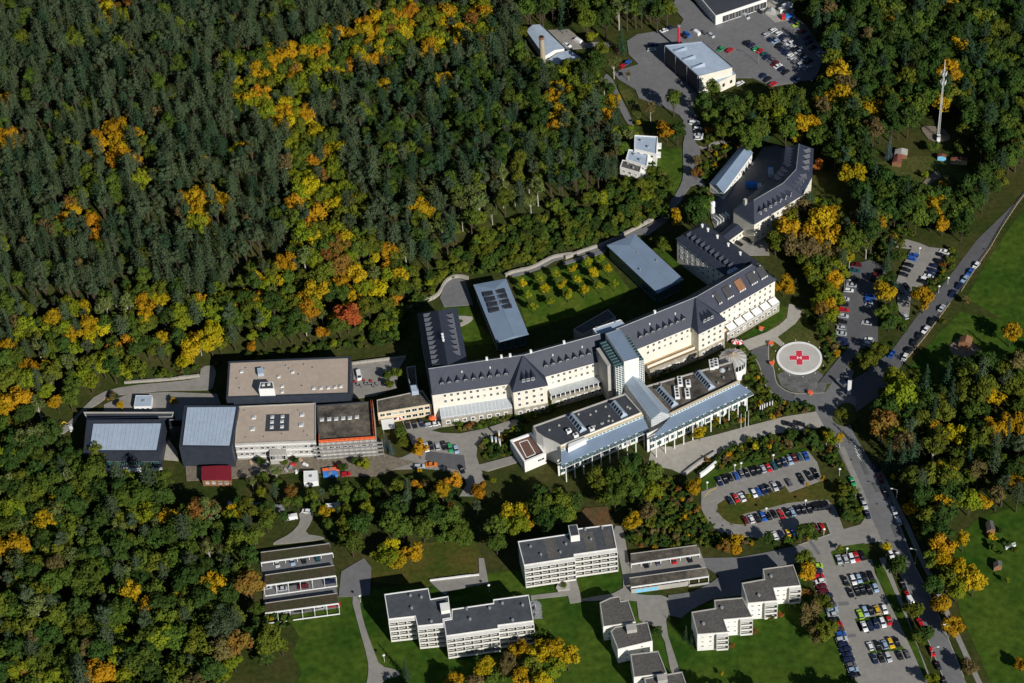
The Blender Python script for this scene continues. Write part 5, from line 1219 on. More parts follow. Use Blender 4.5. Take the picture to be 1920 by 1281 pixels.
# ------------------------------------------------------------------ vehicles
def car_meshes(kind):
    k = ('car', kind)
    if k in _cache: return _cache[k]
    if kind == 'van':   prof = [(-2.45, .3), (-2.5, 1.0), (-2.4, 2.0), (1.0, 2.02), (1.75, 1.2), (2.4, 1.0), (2.5, .35)]; hw = .95; roof = (-2.3, .9, 1.99, 1.0, 1.72, 1.2, -2.42)
    elif kind == 'estate': prof = [(-2.25, .28), (-2.3, .85), (1.1, .92), (2.1, .78), (2.25, .3)]; hw = .89; roof = (-1.85, .25, 1.46, 1.15, 1.15, .92, -2.22)
    elif kind == 'saloon': prof = [(-2.3, .28), (-2.3, .85), (-1.5, .93), (1.1, .92), (2.1, .78), (2.3, .3)]; hw = .9; roof = (-1.0, .25, 1.42, 1.15, 1.15, .92, -1.75)
    else: prof = [(-1.95, .28), (-2.0, .85), (1.05, .95), (1.8, .82), (1.98, .3)]; hw = .86; roof = (-1.5, .3, 1.47, 1.1, 1.1, .95, -1.9)
    mb = MB(); n = len(prof)
    if kind == 'van':
        vs_ = []
        for s, ins in ((-1, 0), (1, 0)):
            for x, z in prof: vs_.append((x, s*(hw-(.12 if z > 1.4 else 0)), z))
        mb.add(vs_, [tuple(range(n)), tuple(range(2*n-1, n-1, -1))]+[(i, n+i, n+(i+1) % n, (i+1) % n) for i in range(n)])
        body = mb.mesh('body', ['paint_white'])
        g = MB(); 
        for s in (-1, 1): g.add([(.1, s*(hw-.03), 1.15), (1.55, s*(hw-.01), 1.15), (.95, s*(hw-.1), 1.82), (.1, s*(hw-.1), 1.82)], [(0, 1, 2, 3) if s < 0 else (3, 2, 1, 0)])
        g.add([(1.07, -.75, 1.98), (1.07, .75, 1.98), (1.80, .85, 1.22), (1.80, -.85, 1.22)], [(3, 2, 1, 0)])
        glass = g.mesh('windows', ['glass'])
    else:
        vs_ = []
        for s in (-1, 1):
            for x, z in prof: vs_.append((x, s*(hw-(.0 if z > .4 else .05)), z))
        mb.add(vs_, [tuple(range(n)), tuple(range(2*n-1, n-1, -1))]+[(i, n+i, n+(i+1) % n, (i+1) % n) for i in range(n)])
        r0, r1, rz, f1, _, fz, b1 = roof; rw = hw-.2
        mb.add([(r0, -rw, rz), (r1, -rw, rz), (r1, rw, rz), (r0, rw, rz), (r0-.05, -rw-.04, rz-.1), (r1+.08, -rw-.04, rz-.1), (r1+.08, rw+.04, rz-.1), (r0-.05, rw+.04, rz-.1)],
               [(0, 1, 2, 3), (4, 5, 1, 0), (5, 6, 2, 1), (6, 7, 3, 2), (7, 4, 0, 3)])
        body = mb.mesh('body', ['paint_white'])
        g = MB(); lw = hw-.06; zt = rz-.09
        g.add([(b1, -lw, .88), (f1, -lw, .9), (f1, lw, .9), (b1, lw, .88), (r0-.05, -rw-.03, zt), (r1+.08, -rw-.03, zt), (r1+.08, rw+.03, zt), (r0-.05, rw+.03, zt)],
              [(0, 1, 5, 4), (1, 2, 6, 5), (2, 3, 7, 6), (3, 0, 4, 7)]); glass = g.mesh('windows', ['glass'])
    w = MB(); w.tube((0, -.1, 0), (0, .1, 0), .32, .32, 10); w.tube((0, -.105, 0), (0, .105, 0), .18, .18, 8, 1); wheel = w.mesh('wheel', ['tyre', 'steel'])
    _cache[k] = (body, glass, wheel, hw, 1.3 if kind != 'van' else 1.5); return _cache[k]
_bodies = {}
CARN = [0]; CARLOG = []
def car(p, ang, colour, kind, label, group, z=0.09):
    body, glass, wheel, hw, wb = car_meshes(kind)
    key = (kind, colour)
    if key not in _bodies:
        b = body.copy(); b.materials.clear(); b.materials.append(MATS['paint_'+colour]); _bodies[key] = b
    t = thing('parked_car' if kind != 'van' else 'parked_van', label, 'car' if kind != 'van' else 'van', (p.x, p.y, z), ang, group)
    link('body', _bodies[key], t, (0, 0, 0)); link('windows', glass, t, (0, 0, 0))
    for x in (-wb, wb):
        for y in (-hw+.08, hw-.08): link('wheel', wheel, t, (x, y, .32))
    CARN[0] += 1
    BLOCK.append([p+Vector((math.cos(a), math.sin(a)))*2.3 for a in (.4, 1.2, 2.7, 3.5, 4.3, 5.8)])
COL = {'k': 'black', 'n': 'navy', 'g': 'grey', 's': 'silver', 'w': 'white', 'r': 'red', 'm': 'maroon', 'b': 'blue', 'p': 'pale blue', 'G': 'green', 'l': 'lime', 't': 'teal', 'y': 'yellow', 'B': 'brown', 'o': 'orange'}
cr_ = random.Random(11)
def car_row(sh, spec, where, group, vec=None, along=False):
    """spec 'x,y,colour;...' ; vec = picture direction of the cars' long axis, or along the row"""
    lines = 'car park' in group; LINES = []
    L = [s.split(',') for s in spec.split(';')]; L = [((float(a), float(b)), c) for a, b, c in L]
    for i, (q, c) in enumerate(L):
        kind = {'h': 'hatchback', 'e': 'estate', 'a': 'saloon', 'v': 'van'}[c[1]] if len(c) > 1 else cr_.choice(['hatchback', 'hatchback', 'estate', 'saloon'])
        p = G(sh, q, .75)
        if along:
            j, k = max(0, i-1), min(len(L)-1, i+1); d = G(sh, L[k][0], .75)-G(sh, L[j][0], .75)
        else: d = G(sh, (q[0]+vec[0], q[1]+vec[1]), .75)-p
        an = math.atan2(d.y, d.x)+(math.pi if cr_.random() < .45 else 0)+cr_.uniform(-.03, .03)
        cn = COL[c[0]]; nb = []
        if i: nb.append(COL[L[i-1][1][0]])
        if i < len(L)-1: nb.append(COL[L[i+1][1][0]])
        if len(nb) == 2: s = f'between {nb[0]} and {nb[1]} cars' if nb[0] != nb[1] else f'between two {nb[0]} cars'
        elif nb: s = f'at row end next to {nb[0]} car'
        else: s = 'alone'
        lab = f'{cn} {kind} {s} {where}'
        car(p, an, cn, kind, lab, group)
        if lines and i:
            q0 = G(sh, L[i-1][0], .75); v = p-q0
            if v.length < 4.2:
                mid = (p+q0)/2; dd = Vector((d.x, d.y)).normalized(); nn_ = Vector((-dd.y, dd.x))*.07
                LINES.append([mid-dd*2.5-nn_, mid+dd*2.5-nn_, mid+dd*2.5+nn_, mid-dd*2.5+nn_])
    if lines and LINES:
        mb = MB()
        for q4 in LINES: mb.prism(q4, 0, 0.36)
        mb.build('bay_lines', 'line_paint')['kind'] = 'structure'
car_row('Y1', '275,570,n;318,555,k;355,540,k;402,530,b;445,522,g;480,510,k;525,495,k;565,488,k;604,475,s;645,468,r;685,452,t;722,440,k;762,430,n;805,415,p;838,395,m;875,388,t;925,378,b', 'beside the top lawn', 'cars in the looped car park', (26, 52))
car_row('Y1', '353,712,n;400,696,r;445,688,w;535,660,w;567,648,b;605,635,n;640,625,k;690,607,s;724,600,k;798,578,g;885,540,k;950,530,k;998,510,k', 'on the upper island edge', 'cars in the looped car park', (30, 50))
car_row('Y1', '470,860,m;515,852,w;560,845,k;603,835,b;645,830,k;686,815,k;737,815,r;785,805,k;823,800,p;865,790,k;905,785,k;948,775,k;985,760,k;1012,755,k;1045,750,k;1080,748,k', 'on the lower island edge', 'cars in the looped car park', (28, 52))
car_row('Y1', '690,975,w;740,968,n;792,960,y;832,955,b;992,912,m;1046,915,r', 'along the bottom kerb', 'cars in the looped car park', (26, 52))
car_row('Y1', '1272,570,G;1338,695,k;1362,742,s;1388,820,n', 'in the street bays', 'cars parked along the street', along=True)
car_row('Y1', '1445,465,n;1485,552,m;1520,652,k;1585,790,s;1617,862,w', 'at the wooded kerb', 'cars parked along the street', along=True)
car_row('Y1', '790,140,k;880,140,k', 'on the forecourt drive', 'cars on the drive', (60, 12))
car_row('Y2', '565,292,s;618,287,s;668,282,w;706,272,r;750,262,k', 'in the first short row', 'cars in the lower car park', (22, 56))
car_row('Y2', '618,465,k;680,457,w;726,446,p;766,432,k;820,422,k', 'in the second short row', 'cars in the lower car park', (24, 56))
car_row('Y2', '660,562,k;712,546,k;755,537,k;806,536,k;857,520,p', 'in the third short row', 'cars in the lower car park', (24, 56))
car_row('Y2', '735,730,l;777,708,p;820,702,k;870,694,y;930,692,w', 'in the fourth short row', 'cars in the lower car park', (24, 56))
car_row('Y2', '768,828,w;815,822,n;862,808,n;915,796,w;966,782,r', 'in the fifth short row', 'cars in the lower car park', (24, 56))
car_row('Y2', '815,985,w;880,985,k;932,972,p;980,962,y;1030,955,k', 'in the sixth short row', 'cars in the lower car park', (24, 56))
car_row('Y2', '850,1090,n;905,1080,k;960,1072,s;1050,1058,k;1110,1050,g', 'in the last shaded row', 'cars in the lower car park', (24, 56))
car_row('Y2', '388,348,l;392,388,n;402,430,r;415,468,w;425,510,m;445,548,m;470,588,n;480,622,k;498,657,g;512,695,p;515,735,s;525,775,k;545,815,r;562,850,B;580,888,b;590,930,s;600,970,n;618,1010,n;632,1052,n;645,1092,n;665,1135,g;680,1175,p;690,1215,k',
        'beside the hedge', 'cars in the lower car park', (60, -12))
car_row('Y2', '980,250,w;1040,268,w', 'on the street', 'cars parked along the street', (22, 46))
car_row('Y2', '1078,495,k;1113,578,r;1142,635,wv', 'by the street verge', 'cars parked along the street', along=True)
car_row('Y2', '1215,802,r;1310,1030,r;1355,1140,k;1402,1262,k', 'by the lower street verge', 'cars parked along the street', (24, 52))
car_row('Y6', '248,440,m;240,480,t;225,540,k;212,582,s;195,620,w;166,680,s;160,720,k;158,757,r;155,800,s;150,842,k;142,885,s;140,925,s;150,968,n;165,1002,n', 'by the yellow hedge', 'cars in the shaded car park', (60, 8))
car_row('Y6', '405,482,k;400,514,m;380,546,k;345,660,b;338,690,b;340,718,w;320,850,s;335,968,w;340,998,w', 'under the trees', 'cars in the shaded car park', (60, 8))
car_row('Y6', '655,372,b;640,398,b;615,440,k;600,475,k;582,508,k', 'on the sunny lot beside bushes', 'cars in the small sunny car park', (52, 14))
car_row('Y6', '870,346,w;848,372,k;820,410,k;803,448,n;790,480,n;770,505,n;757,520,w;735,542,w;712,558,k', 'by the grass bank', 'cars in the small sunny car park', (52, 14))
car_row('Y6', '602,592,k;570,640,g;590,800,s;575,860,p', 'in the shady lane', 'cars in the small sunny car park', (30, 40))
car_row('Y6', '1095,442,w;1052,490,b;1015,538,p;975,588,n;930,642,n', 'by the meadow fence', 'cars along the country road', along=True)
car_row('Y6', '852,745,s;780,840,k;738,898,w;692,942,k;655,990,k;617,1040,k;590,1092,w', 'by the wooden fence', 'cars along the country road', along=True)
car_row('Y6', '500,1070,b', 'on the country road', 'cars along the country road', (30, -45))
car_row('Z6', '1020,860,n', 'beside the white pylon', 'cars on the drive', (50, -25))
# north car park
car_row('W2', '165,640,k;230,680,n;300,735,G;355,768,r;420,815,t;460,860,n;540,905,g;580,955,m;630,990,w;680,1040,n;740,1085,k', 'in the front row', 'cars in the north car park', (60, -34))
car_row('W2', '455,520,s;530,590,n;590,625,p;640,690,k;700,735,n;745,785,n;810,835,w;850,890,s;900,930,g;940,975,s;985,1010,w', 'in the middle row', 'cars in the north car park', (60, -34))
car_row('W2', '560,455,w;640,500,w;700,560,n;750,620,s;810,650,w;845,700,s;890,740,k;940,780,s;975,825,g;1030,880,s;1090,920,k', 'in the inner middle row', 'cars in the north car park', (60, -34))
car_row('W2', '910,370,l;850,320,n;1000,475,m;1060,570,n;1090,640,n;1150,720,k;1260,790,s;1300,820,s', 'by the trees', 'cars in the north car park', (60, -26))
car_row('W2', '60,1250,w;400,1140,n;470,1195,k;560,1260,r;880,1190,n;920,1215,s;1080,1020,s;1180,1190,n', 'in the shade', 'cars in the north car park', (56, -30))
car_row('Z8', '1252,296,G;1306,302,r', 'behind the storage hall', 'cars around the storage hall', (40, -26))
car_row('Z8', '1030,218,k;1052,206,b;1104,196,wv;1150,196,g;1195,212,s', 'behind the hall roof', 'cars around the storage hall', (30, 22))
car_row('Z8', '945,170,n;908,184,w', 'on the north road', 'cars around the storage hall', (40, -14))
car_row('Z8', '838,296,s;850,268,n', 'in the hall shadow', 'cars around the storage hall', (50, -4))
car_row('Z8', '695,374,b;664,396,r', 'on the gravel corner', 'cars around the storage hall', (30, -24))
car_row('Z8', '632,302,r', 'beside the dark conifer', 'cars around the storage hall', (20, 28))
car_row('Z8', '392,246,wv;330,270,w', 'beside the boiler house', 'cars at the boiler house', (40, 20))
car_row('Z8', '1400,98,sv;1480,66,k', 'before the garage doors', 'cars at the garages', (50, 36))
car_row('Z7', '850,4,w;868,46,w;874,70,k;874,96,s;876,122,w', 'in the column beside the lane', 'cars on the lane', (60, 0))
car_row('Z8', '1090,735,w;1090,700,n', 'under the trees by the lane', 'cars on the lane', (50, 0))
car_row('Z7', '1190,946,k;1250,916,k', 'before the cream link building', 'cars at the clinic back', (50, 28))
car_row('W1', '180,265,k;272,258,k;370,245,n', 'before the yellow office wing', 'cars on the clinic forecourt', (30, 90))
car_row('W1', '490,270,s;565,258,w', 'beside the stone basement', 'cars on the clinic forecourt', (90, -16))
car_row('W1', '438,580,w;505,560,k;592,565,s;680,555,k;768,590,G;850,610,p', 'on the forecourt', 'cars on the clinic forecourt', (26, 90))
car_row('W1', '345,845,s;510,820,o', 'by the dirt track', 'cars on the clinic forecourt', (90, -6))
car_row('W1', '930,890,k', 'beside the trees', 'cars on the clinic forecourt', (40, 90))
car_row('Z2', '1158,295,wv', 'in the walled yard', 'cars in the walled yard', (10, 60))
car_row('Z2', '1045,1140,r', 'on the dirt track', 'vehicles on the building site', (60, -8))
car_row('Z1', '130,810,wh', 'on the forest road', 'vehicles on the forest road', (20, 40))
car_row('Y5', '625,388,wv', 'on the curved drive', 'vehicles by the carports', (60, -10)); car_row('Y5', '745,335,w', 'near the caravan', 'vehicles by the carports', (60, 6))
car_row('Y5', '510,755,s;630,735,p;720,720,k;830,705,t', 'in the topmost carport', 'cars in the carports', (20, 60))
car_row('Y5', '430,945,s;545,958,s;650,912,k;715,940,m;930,900,n', 'in the middle carport', 'cars in the carports', (60, -8))
car_row('Y5', '560,1140,w;690,1125,k;860,1105,s;970,1085,r', 'in the lowest carport', 'cars in the carports', (60, -8))
car_row('Y3', '830,320,k;905,312,g;1005,300,r;1100,285,k', 'under the gravel carport', 'cars in the carports', (16, 50))
# trucks and diggers
def truck(p, an, label, boxm, cabm, L=6.5, h=2.9):
    t = thing('lorry', label, 'lorry', (p.x, p.y, .09), an)
    mb = MB(); mb.box((-1.0, 0, .75+h/2), (L-1.8, 2.3, h-.4)); link('cargo_box', mb.mesh('cargo_box', [boxm]), t)
    mb = MB(); mb.box((L/2-1.0+.25, 0, 1.35), (1.9, 2.1, 1.8)); link('cab', mb.mesh('cab', [cabm]), t)
    mb = MB(); mb.box((L/2+.22, 0, 1.75), (.06, 1.8, .7)); link('windscreen', mb.mesh('windscreen', ['glass']), t)
    mb = MB(); mb.box((0, 0, .6), (L, 1.2, .25)); link('chassis', mb.mesh('chassis', ['dark_steel']), t)
    w = MB(); w.tube((0, -.15, 0), (0, .15, 0), .45, .45, 10); wm = w.mesh('wheel', ['tyre'])
    for x in (-L/2+1.2, L/2-1.0):
        for y in (-.95, .95): link('wheel', wm, t, (x, y, .45))
truck(G('W2', (745, 120), 1.5), .45+math.pi, 'white box lorry on the concrete yard beside the garages', 'white_paint', 'white_paint', 7)
truck(G('W2', (770, 255), 1.2), math.pi+.1, 'small flatbed lorry with red cab and blue load near garages', 'blue_paint', 'red_paint', 5.5, 1.6)
truck(G('Z7', (1305, 490), 2.0), -.12, 'white roofed lorry with blue side in the shaded yard', 'blue_paint', 'white_paint', 7)
truck(G('Z7', (1440, 390), 1.5), 1.5, 'pale blue lorry at the back of the shaded yard', 'pale_metal', 'blue_paint', 6)
c = G('Z1', (35, 806), 1); t = thing('digger', 'yellow digger standing on the forest road', 'digger', (c.x, c.y, .1), .4)
mb = MB(); mb.box((0, 0, .35), (2.6, .5, .6)); 
for y in (-.75, .75): m_ = MB(); m_.box((0, y, .4), (2.8, .5, .7)); link('track', m_.mesh('track', ['tyre']), t)
m_ = MB(); m_.box((-.3, 0, 1.2), (2.2, 1.9, .9)); link('engine_body', m_.mesh('engine_body', ['yellow_paint']), t)
m_ = MB(); m_.box((.4, .4, 2.1), (1.1, .9, 1.1)); link('cab', m_.mesh('cab', ['glass']), t)
m_ = MB(); m_.tube((.8, -.3, 1.5), (2.8, -.3, 3.2), .2, .16, 6); m_.tube((2.8, -.3, 3.2), (4.0, -.3, 1.4), .16, .13, 6); link('boom', m_.mesh('boom', ['yellow_paint']), t)
m_ = MB(); m_.box((4.05, -.3, .9), (.7, .9, .7)); link('bucket', m_.mesh('bucket', ['dark_steel']), t)

# ------------------------------------------------------------------ masts, lamps, poles, small things
c = G('Y7', (795, 715)); t = thing('radio_mast', 'tall white lattice radio mast with antenna ring in the wood', 'mast', (c.x, c.y, 0)); H = 41.0
for k in range(3):
    a = k*2.094; m_ = MB(); m_.tube((math.cos(a)*.6, math.sin(a)*.6, 0), (math.cos(a)*.28, math.sin(a)*.28, H), .1, .08, 6); link('leg', m_.mesh('leg', ['mast_paint']), t)
m_ = MB()
for i in range(34):
    z0, z1 = i*1.2, (i+1)*1.2
    for k in range(3):
        r0, r1 = .6-.32*z0/H, .6-.32*z1/H; a, b = k*2.094, ((k+1) % 3)*2.094; m_.tube((math.cos(a)*r0, math.sin(a)*r0, z0), (math.cos(b)*r1, math.sin(b)*r1, z1), .045, .045, 4)
link('lattice', m_.mesh('lattice', ['mast_paint']), t)
for z in (31.5, 36.5):
    m_ = MB(); m_.tube((0, 0, z), (0, 0, z+.15), 1.3, 1.3, 12); link('platform', m_.mesh('platform', ['steel']), t)
    for k in range(6):
        a = k*1.047; m_ = MB(); m_.box((math.cos(a)*1.25, math.sin(a)*1.25, z+1.0), (.2, .28, 1.9), a); link('antenna', m_.mesh('antenna', ['white_paint']), t)
m_ = MB(); m_.tube((0, 0, H-1), (0, 0, H+4), .16, .08, 6); link('top_rod', m_.mesh('top_rod', ['white_paint']), t)
container('equipment_cabinet', 'white equipment cabinet at the foot of the radio mast', 'Y7', [(790, 690), (816, 690), (814, 722), (788, 722)], 2.4, 'white_paint', 'white_paint', cat='cabinet')
def globe_lamp(p, h, label, group):
    if 'glamp' not in _cache:
        a = MB(); a.tube((0, 0, 0), (0, 0, 1), .07, .05, 6); b = MB()
        b.tube((0, 0, 0), (0, 0, .25), .45, .55, 10); b.tube((0, 0, .25), (0, 0, .5), .55, .2, 10); _cache['glamp'] = (a.mesh('pole', ['white_paint']), b.mesh('lamp_head', ['white_paint']))
    a, b = _cache['glamp']; t = thing('lamp_post', label, 'lamp', (p.x, p.y, 0), 0, group)
    link('pole', a, t, (0, 0, 0), 0, (1, 1, h)); link('lamp_head', b, t, (0, 0, h-.1))
for sh, q, lb in (('Y1', (390, 500), 'white headed lamp post on the top lawn near the blue saloon'), ('Y1', (437, 485), 'white headed lamp post on the top lawn beside the first lamp'), ('Y1', (678, 425), 'white headed lamp post above the silver and red cars'),
        ('Y1', (183, 630), 'white headed lamp post at the bend of the looped lot'), ('Y1', (625, 825), 'white headed lamp post on the island near the blue car'), ('Y1', (920, 765), 'white headed lamp post on the island by black cars'),
        ('Y1', (1058, 980), 'white headed lamp post by the bottom kerb corner'), ('Y1', (1230, 1125), 'white headed lamp post in the first short row bed'), ('Y1', (1175, 530), 'white headed lamp post by the street pavement'),
        ('Y4', (1110, 440), 'white lamp post on the apartment terrace'), ('Y4', (145, 520), 'white lamp post beside the curving path'), ('Y4', (325, 965), 'white lamp post on the lawn below the stepped block'),
        ('Y6', (828, 640), 'white lamp post beside the country road hedge'), ('Y6', (893, 580), 'white lamp post at the bend of the country road'), ('Y6', (692, 370), 'white post on the sunny small car park')):
    globe_lamp(G(sh, q), 4.0, lb, 'white headed lamp posts')
def arm_lamp(p, d, label):
    t = thing('street_lamp', label, 'lamp', (p.x, p.y, 0), math.atan2(d.y, d.x), 'street lamps with arms')
    m_ = MB(); m_.tube((0, 0, 0), (0, 0, 8), .12, .08, 6); link('pole', m_.mesh('pole', ['steel']), t)
    m_ = MB(); m_.tube((0, 0, 7.9), (1.8, 0, 8.3), .07, .06, 6); link('arm', m_.mesh('arm', ['steel']), t)
    m_ = MB(); m_.box((2.1, 0, 8.3), (.9, .35, .18)); link('lamp_head', m_.mesh('lamp_head', ['white_paint']), t)
for q, lb in (((1600, 735), 'street lamp with bent arm above the silver estate car'), ((1745, 1185), 'street lamp with bent arm beyond the dark green tree')): arm_lamp(G('Y1', q), Vector((-1, .25)), lb)
arm_lamp(G('Y2', (1440, 930)), Vector((-1, .25)), 'street lamp by the golden street trees'); arm_lamp(G('Y2', (1300, 1110)), Vector((1, .1)), 'street lamp on the verge beside the last parked red car')
arm_lamp(G('Z8', (1480, 390)), Vector((-1, .3)), 'tall lamp between the north car park rows'); arm_lamp(G('Y6', (160, 640)), Vector((1, -.4)), 'lamp pole in the yellow hedge of the shaded car park')
for i, x in enumerate((222, 243, 262, 285, 310, 335)):
    p = G('Z6', (x, 1160-i*9)); t = thing('bollard_pole', 'white pole in the row beside the canopy end', 'pole', (p.x, p.y, 0), 0, 'row of white poles at the entrance')
    m_ = MB(); m_.tube((0, 0, 0), (0, 0, 4.6), .24, .24, 8); link('shaft', m_.mesh('shaft', ['white_paint']), t); m_ = MB(); m_.tube((0, 0, 4.6), (0, 0, 4.8), .3, .2, 8); link('cap', m_.mesh('cap', ['steel']), t)
for q in ((1355, 560), (1408, 570), (1452, 480), (1462, 590)):
    p = G('W1', q); t = thing('vent_pipe', 'white ventilation pipe standing in the shrub bed', 'pipe', (p.x, p.y, 0), 0, 'white ventilation pipes in the shrubs')
    m_ = MB(); m_.tube((0, 0, 0), (0, 0, 4.6), .33, .33, 10); link('shaft', m_.mesh('shaft', ['white_paint']), t); m_ = MB(); m_.tube((0, 0, 4.4), (0, 0, 5.2), .48, .48, 10); link('hood', m_.mesh('hood', ['pale_metal']), t)
for i, q in enumerate(((1725, 630), (1755, 618), (1778, 610))):
    p = G('Z5', q); t = thing('flagpole', 'thin white flagpole before the east canopy columns', 'flagpole', (p.x, p.y, 0), 0, 'flagpoles at the entrance')
    m_ = MB(); m_.tube((0, 0, 0), (0, 0, 9), .1, .06, 6); link('pole', m_.mesh('pole', ['white_paint']), t); m_ = MB(); m_.tube((0, 0, 0), (0, 0, .4), .3, .25, 8); link('foot', m_.mesh('foot', ['concrete']), t)
p = G('Z6', (1045, 985)); t = thing('pylon_sign', 'tall blank white pylon sign at the road junction', 'sign', (p.x, p.y, 0), -.3)
m_ = MB(); m_.box((0, 0, 4.2), (1.5, .5, 7.8)); link('board', m_.mesh('board', ['white_paint']), t); m_ = MB(); m_.box((0, 0, .15), (1.9, .9, .3)); link('plinth', m_.mesh('plinth', ['concrete']), t)
p = G('Z8', (1002, 300)); t = thing('flue', 'slender pink flue pipe behind the storage hall roof', 'chimney', (p.x, p.y, 0)); m_ = MB(); m_.tube((0, 0, 0), (0, 0, 14), .6, .6, 10); link('pipe', m_.mesh('pipe', ['pink_red']), t); m_ = MB(); m_.tube((0, 0, 14), (0, 0, 14.6), .75, .75, 10); link('cap', m_.mesh('cap', ['steel']), t)
p = G('Z7', (985, 710)); t = thing('gas_tank', 'upright white gas tank at the edge of the shaded yard', 'tank', (p.x, p.y, 0)); m_ = MB(); m_.tube((0, 0, .8), (0, 0, 6.5), 1.15, 1.15, 14); m_.tube((0, 0, 6.5), (0, 0, 7.1), 1.1, .5, 14); link('vessel', m_.mesh('vessel', ['white_paint']), t)
for k in range(3): a = k*2.09; m_ = MB(); m_.box((math.cos(a), math.sin(a), .45), (.2, .2, .9)); link('leg', m_.mesh('leg', ['steel']), t)
p = G('Z7', (1055, 750), 1.5); t = thing('cooling_rack', 'white framed cooling plant beside the link building', 'machine', (p.x, p.y, 0), .5)
for i in range(5): m_ = MB(); m_.box((-3.2+i*1.6, 0, 1.4), (.3, 3.4, 2.6)); link('fin', m_.mesh('fin', ['white_paint']), t)
m_ = MB(); m_.box((0, 0, .8), (7.2, 2.8, 1.0)); link('base', m_.mesh('base', ['steel']), t)
def parasol(p, label, m):
    t = thing('parasol', label, 'parasol', (p.x, p.y, 0)); a = MB(); a.tube((0, 0, 0), (0, 0, 2.6), .06); link('pole', a.mesh('pole', ['steel']), t)
    a = MB(); n = 8; a.add([(1.7*math.cos(i*.785), 1.7*math.sin(i*.785), 2.2) for i in range(n)]+[(0, 0, 3.0)], [(i, (i+1) % n, n) for i in range(n)]); 
    me = a.mesh('canopy', m); me.polygons.foreach_set('material_index', [i % len(m) for i in range(n)]); link('canopy', me, t)
parasol(G('Z4', (1275, 962), 2.3), 'red and white parasol beside the round pavilion', ['red_paint', 'white_paint']); parasol(G('Z4', (1305, 965), 2.3), 'striped parasol nearer the path by the round pavilion', ['white_paint', 'red_paint'])
parasol(G('W1', (525, 170), 2.3), 'orange red parasol at the end of the yellow office wing', ['orange_paint']); parasol(G('Z2', (1500, 650), 2.3), 'red and white parasol behind the small white canopy', ['red_paint', 'white_paint'])
for q, lb in (((232, 380), 'on the lawn beside the pale path'), ((325, 520), 'at the top of the grass verge'), ((332, 702), 'at the foot of the grass verge'), ((685, 975), 'at the gravel bed kerb')):
    p = G('Z6', q, .6); t = thing('planter', 'orange red flower tub '+lb, 'planter', (p.x, p.y, .05)); a = MB(); a.tube((0, 0, 0), (0, 0, .7), .7, .9, 10); link('tub', a.mesh('tub', ['concrete']), t)
    a = MB(); 
    for i in range(40): v = Vector((R.gauss(0, .45), R.gauss(0, .45), 1.0+R.uniform(0, .45))); a.box(v, (.4, .4, .3), R.random()*3)
    link('flowers', a.mesh('flowers', ['orange_paint']), t)
# wooden fence along the meadow side of the country road
def fence(label, sh, pts, step=2.6):
    pts = [G(sh, q) for q in pts]; t = thing('wooden_fence', label, 'fence', (pts[0].x, pts[0].y, 0))
    if 'fp' not in _cache: a = MB(); a.box((0, 0, .55), (.16, .16, 1.1)); _cache['fp'] = a.mesh('post', ['pale_wood'])
    for i in range(len(pts)-1):
        a, b = pts[i], pts[i+1]; L = (b-a).length; n = max(1, round(L/step)); d = (b-a)/n; an = math.atan2(d.y, d.x); k = ('rail', round(L/n, 1))
        if k not in _cache: m_ = MB(); m_.box((0, 0, 0), (L/n, .06, .16)); _cache[k] = m_.mesh('rail', ['pale_wood'])
        for j in range(n):
            c = a+d*j; link('post', _cache['fp'], t, (c.x-t.location.x, c.y-t.location.y, 0), an); c = a+d*(j+.5)
            for z in (.5, .95): link('rail', _cache[k], t, (c.x-t.location.x, c.y-t.location.y, z), an)
fence('wooden post and rail fence below the country road', 'Y6', [(600, 1115), (730, 960), (840, 810), (910, 715)])
fence('wooden post and rail fence along the meadow by country road', 'Y6', [(990, 630), (1090, 470), (1190, 330), (1270, 190), (1380, 20), (1480, -110)])
# bollard row, blocks, hedge boxes and garden beds
for i in range(9):
    q = G('Y1', (130+i*32, 520-i*25)); t = thing('hedge_box', 'small clipped hedge box on the forecourt ramp wall', 'hedge', (q.x, q.y, 0), .5, 'hedge boxes along the ramp'); a = MB()
    rr = random.Random(i)
    for j in range(60): a.box((rr.uniform(-.8, .8), rr.uniform(-.6, .6), 1.0+rr.uniform(0, .9)), (.35, .35, .3), rr.random()*3)
    link('foliage', a.mesh('foliage', ['leaf_dark_green']), t); a = MB(); a.box((0, 0, .5), (1.9, 1.4, 1.0)); link('trough', a.mesh('trough', ['concrete']), t)
# building site clutter: pallets and stacks
rr = random.Random(5)
for i, q in enumerate(((230, 1040), (270, 1105), (360, 1050), (600, 1060), (570, 1085), (655, 1020), (530, 1110), (700, 1060), (960, 1070), (420, 1100), (480, 1040), (330, 1120), (620, 1120))):
    p = G('Z2', q, .4); m = ['pale_wood', 'concrete', 'white_paint', 'red_paint', 'steel'][i % 5]
    t = thing('material_stack', f"{['timber', 'concrete block', 'white panel', 'red crate', 'steel'][i % 5]} stack lying on the dusty building site", 'stack', (p.x, p.y, .08), rr.random()*3, 'material stacks on the building site')
    for j in range(3): a = MB(); a.box((rr.uniform(-.2, .2), rr.uniform(-.2, .2), .2+j*.32), (rr.uniform(1.2, 2.4), rr.uniform(.8, 1.2), .28), rr.uniform(-.2, .2)); link('layer', a.mesh('layer', [m]), t)
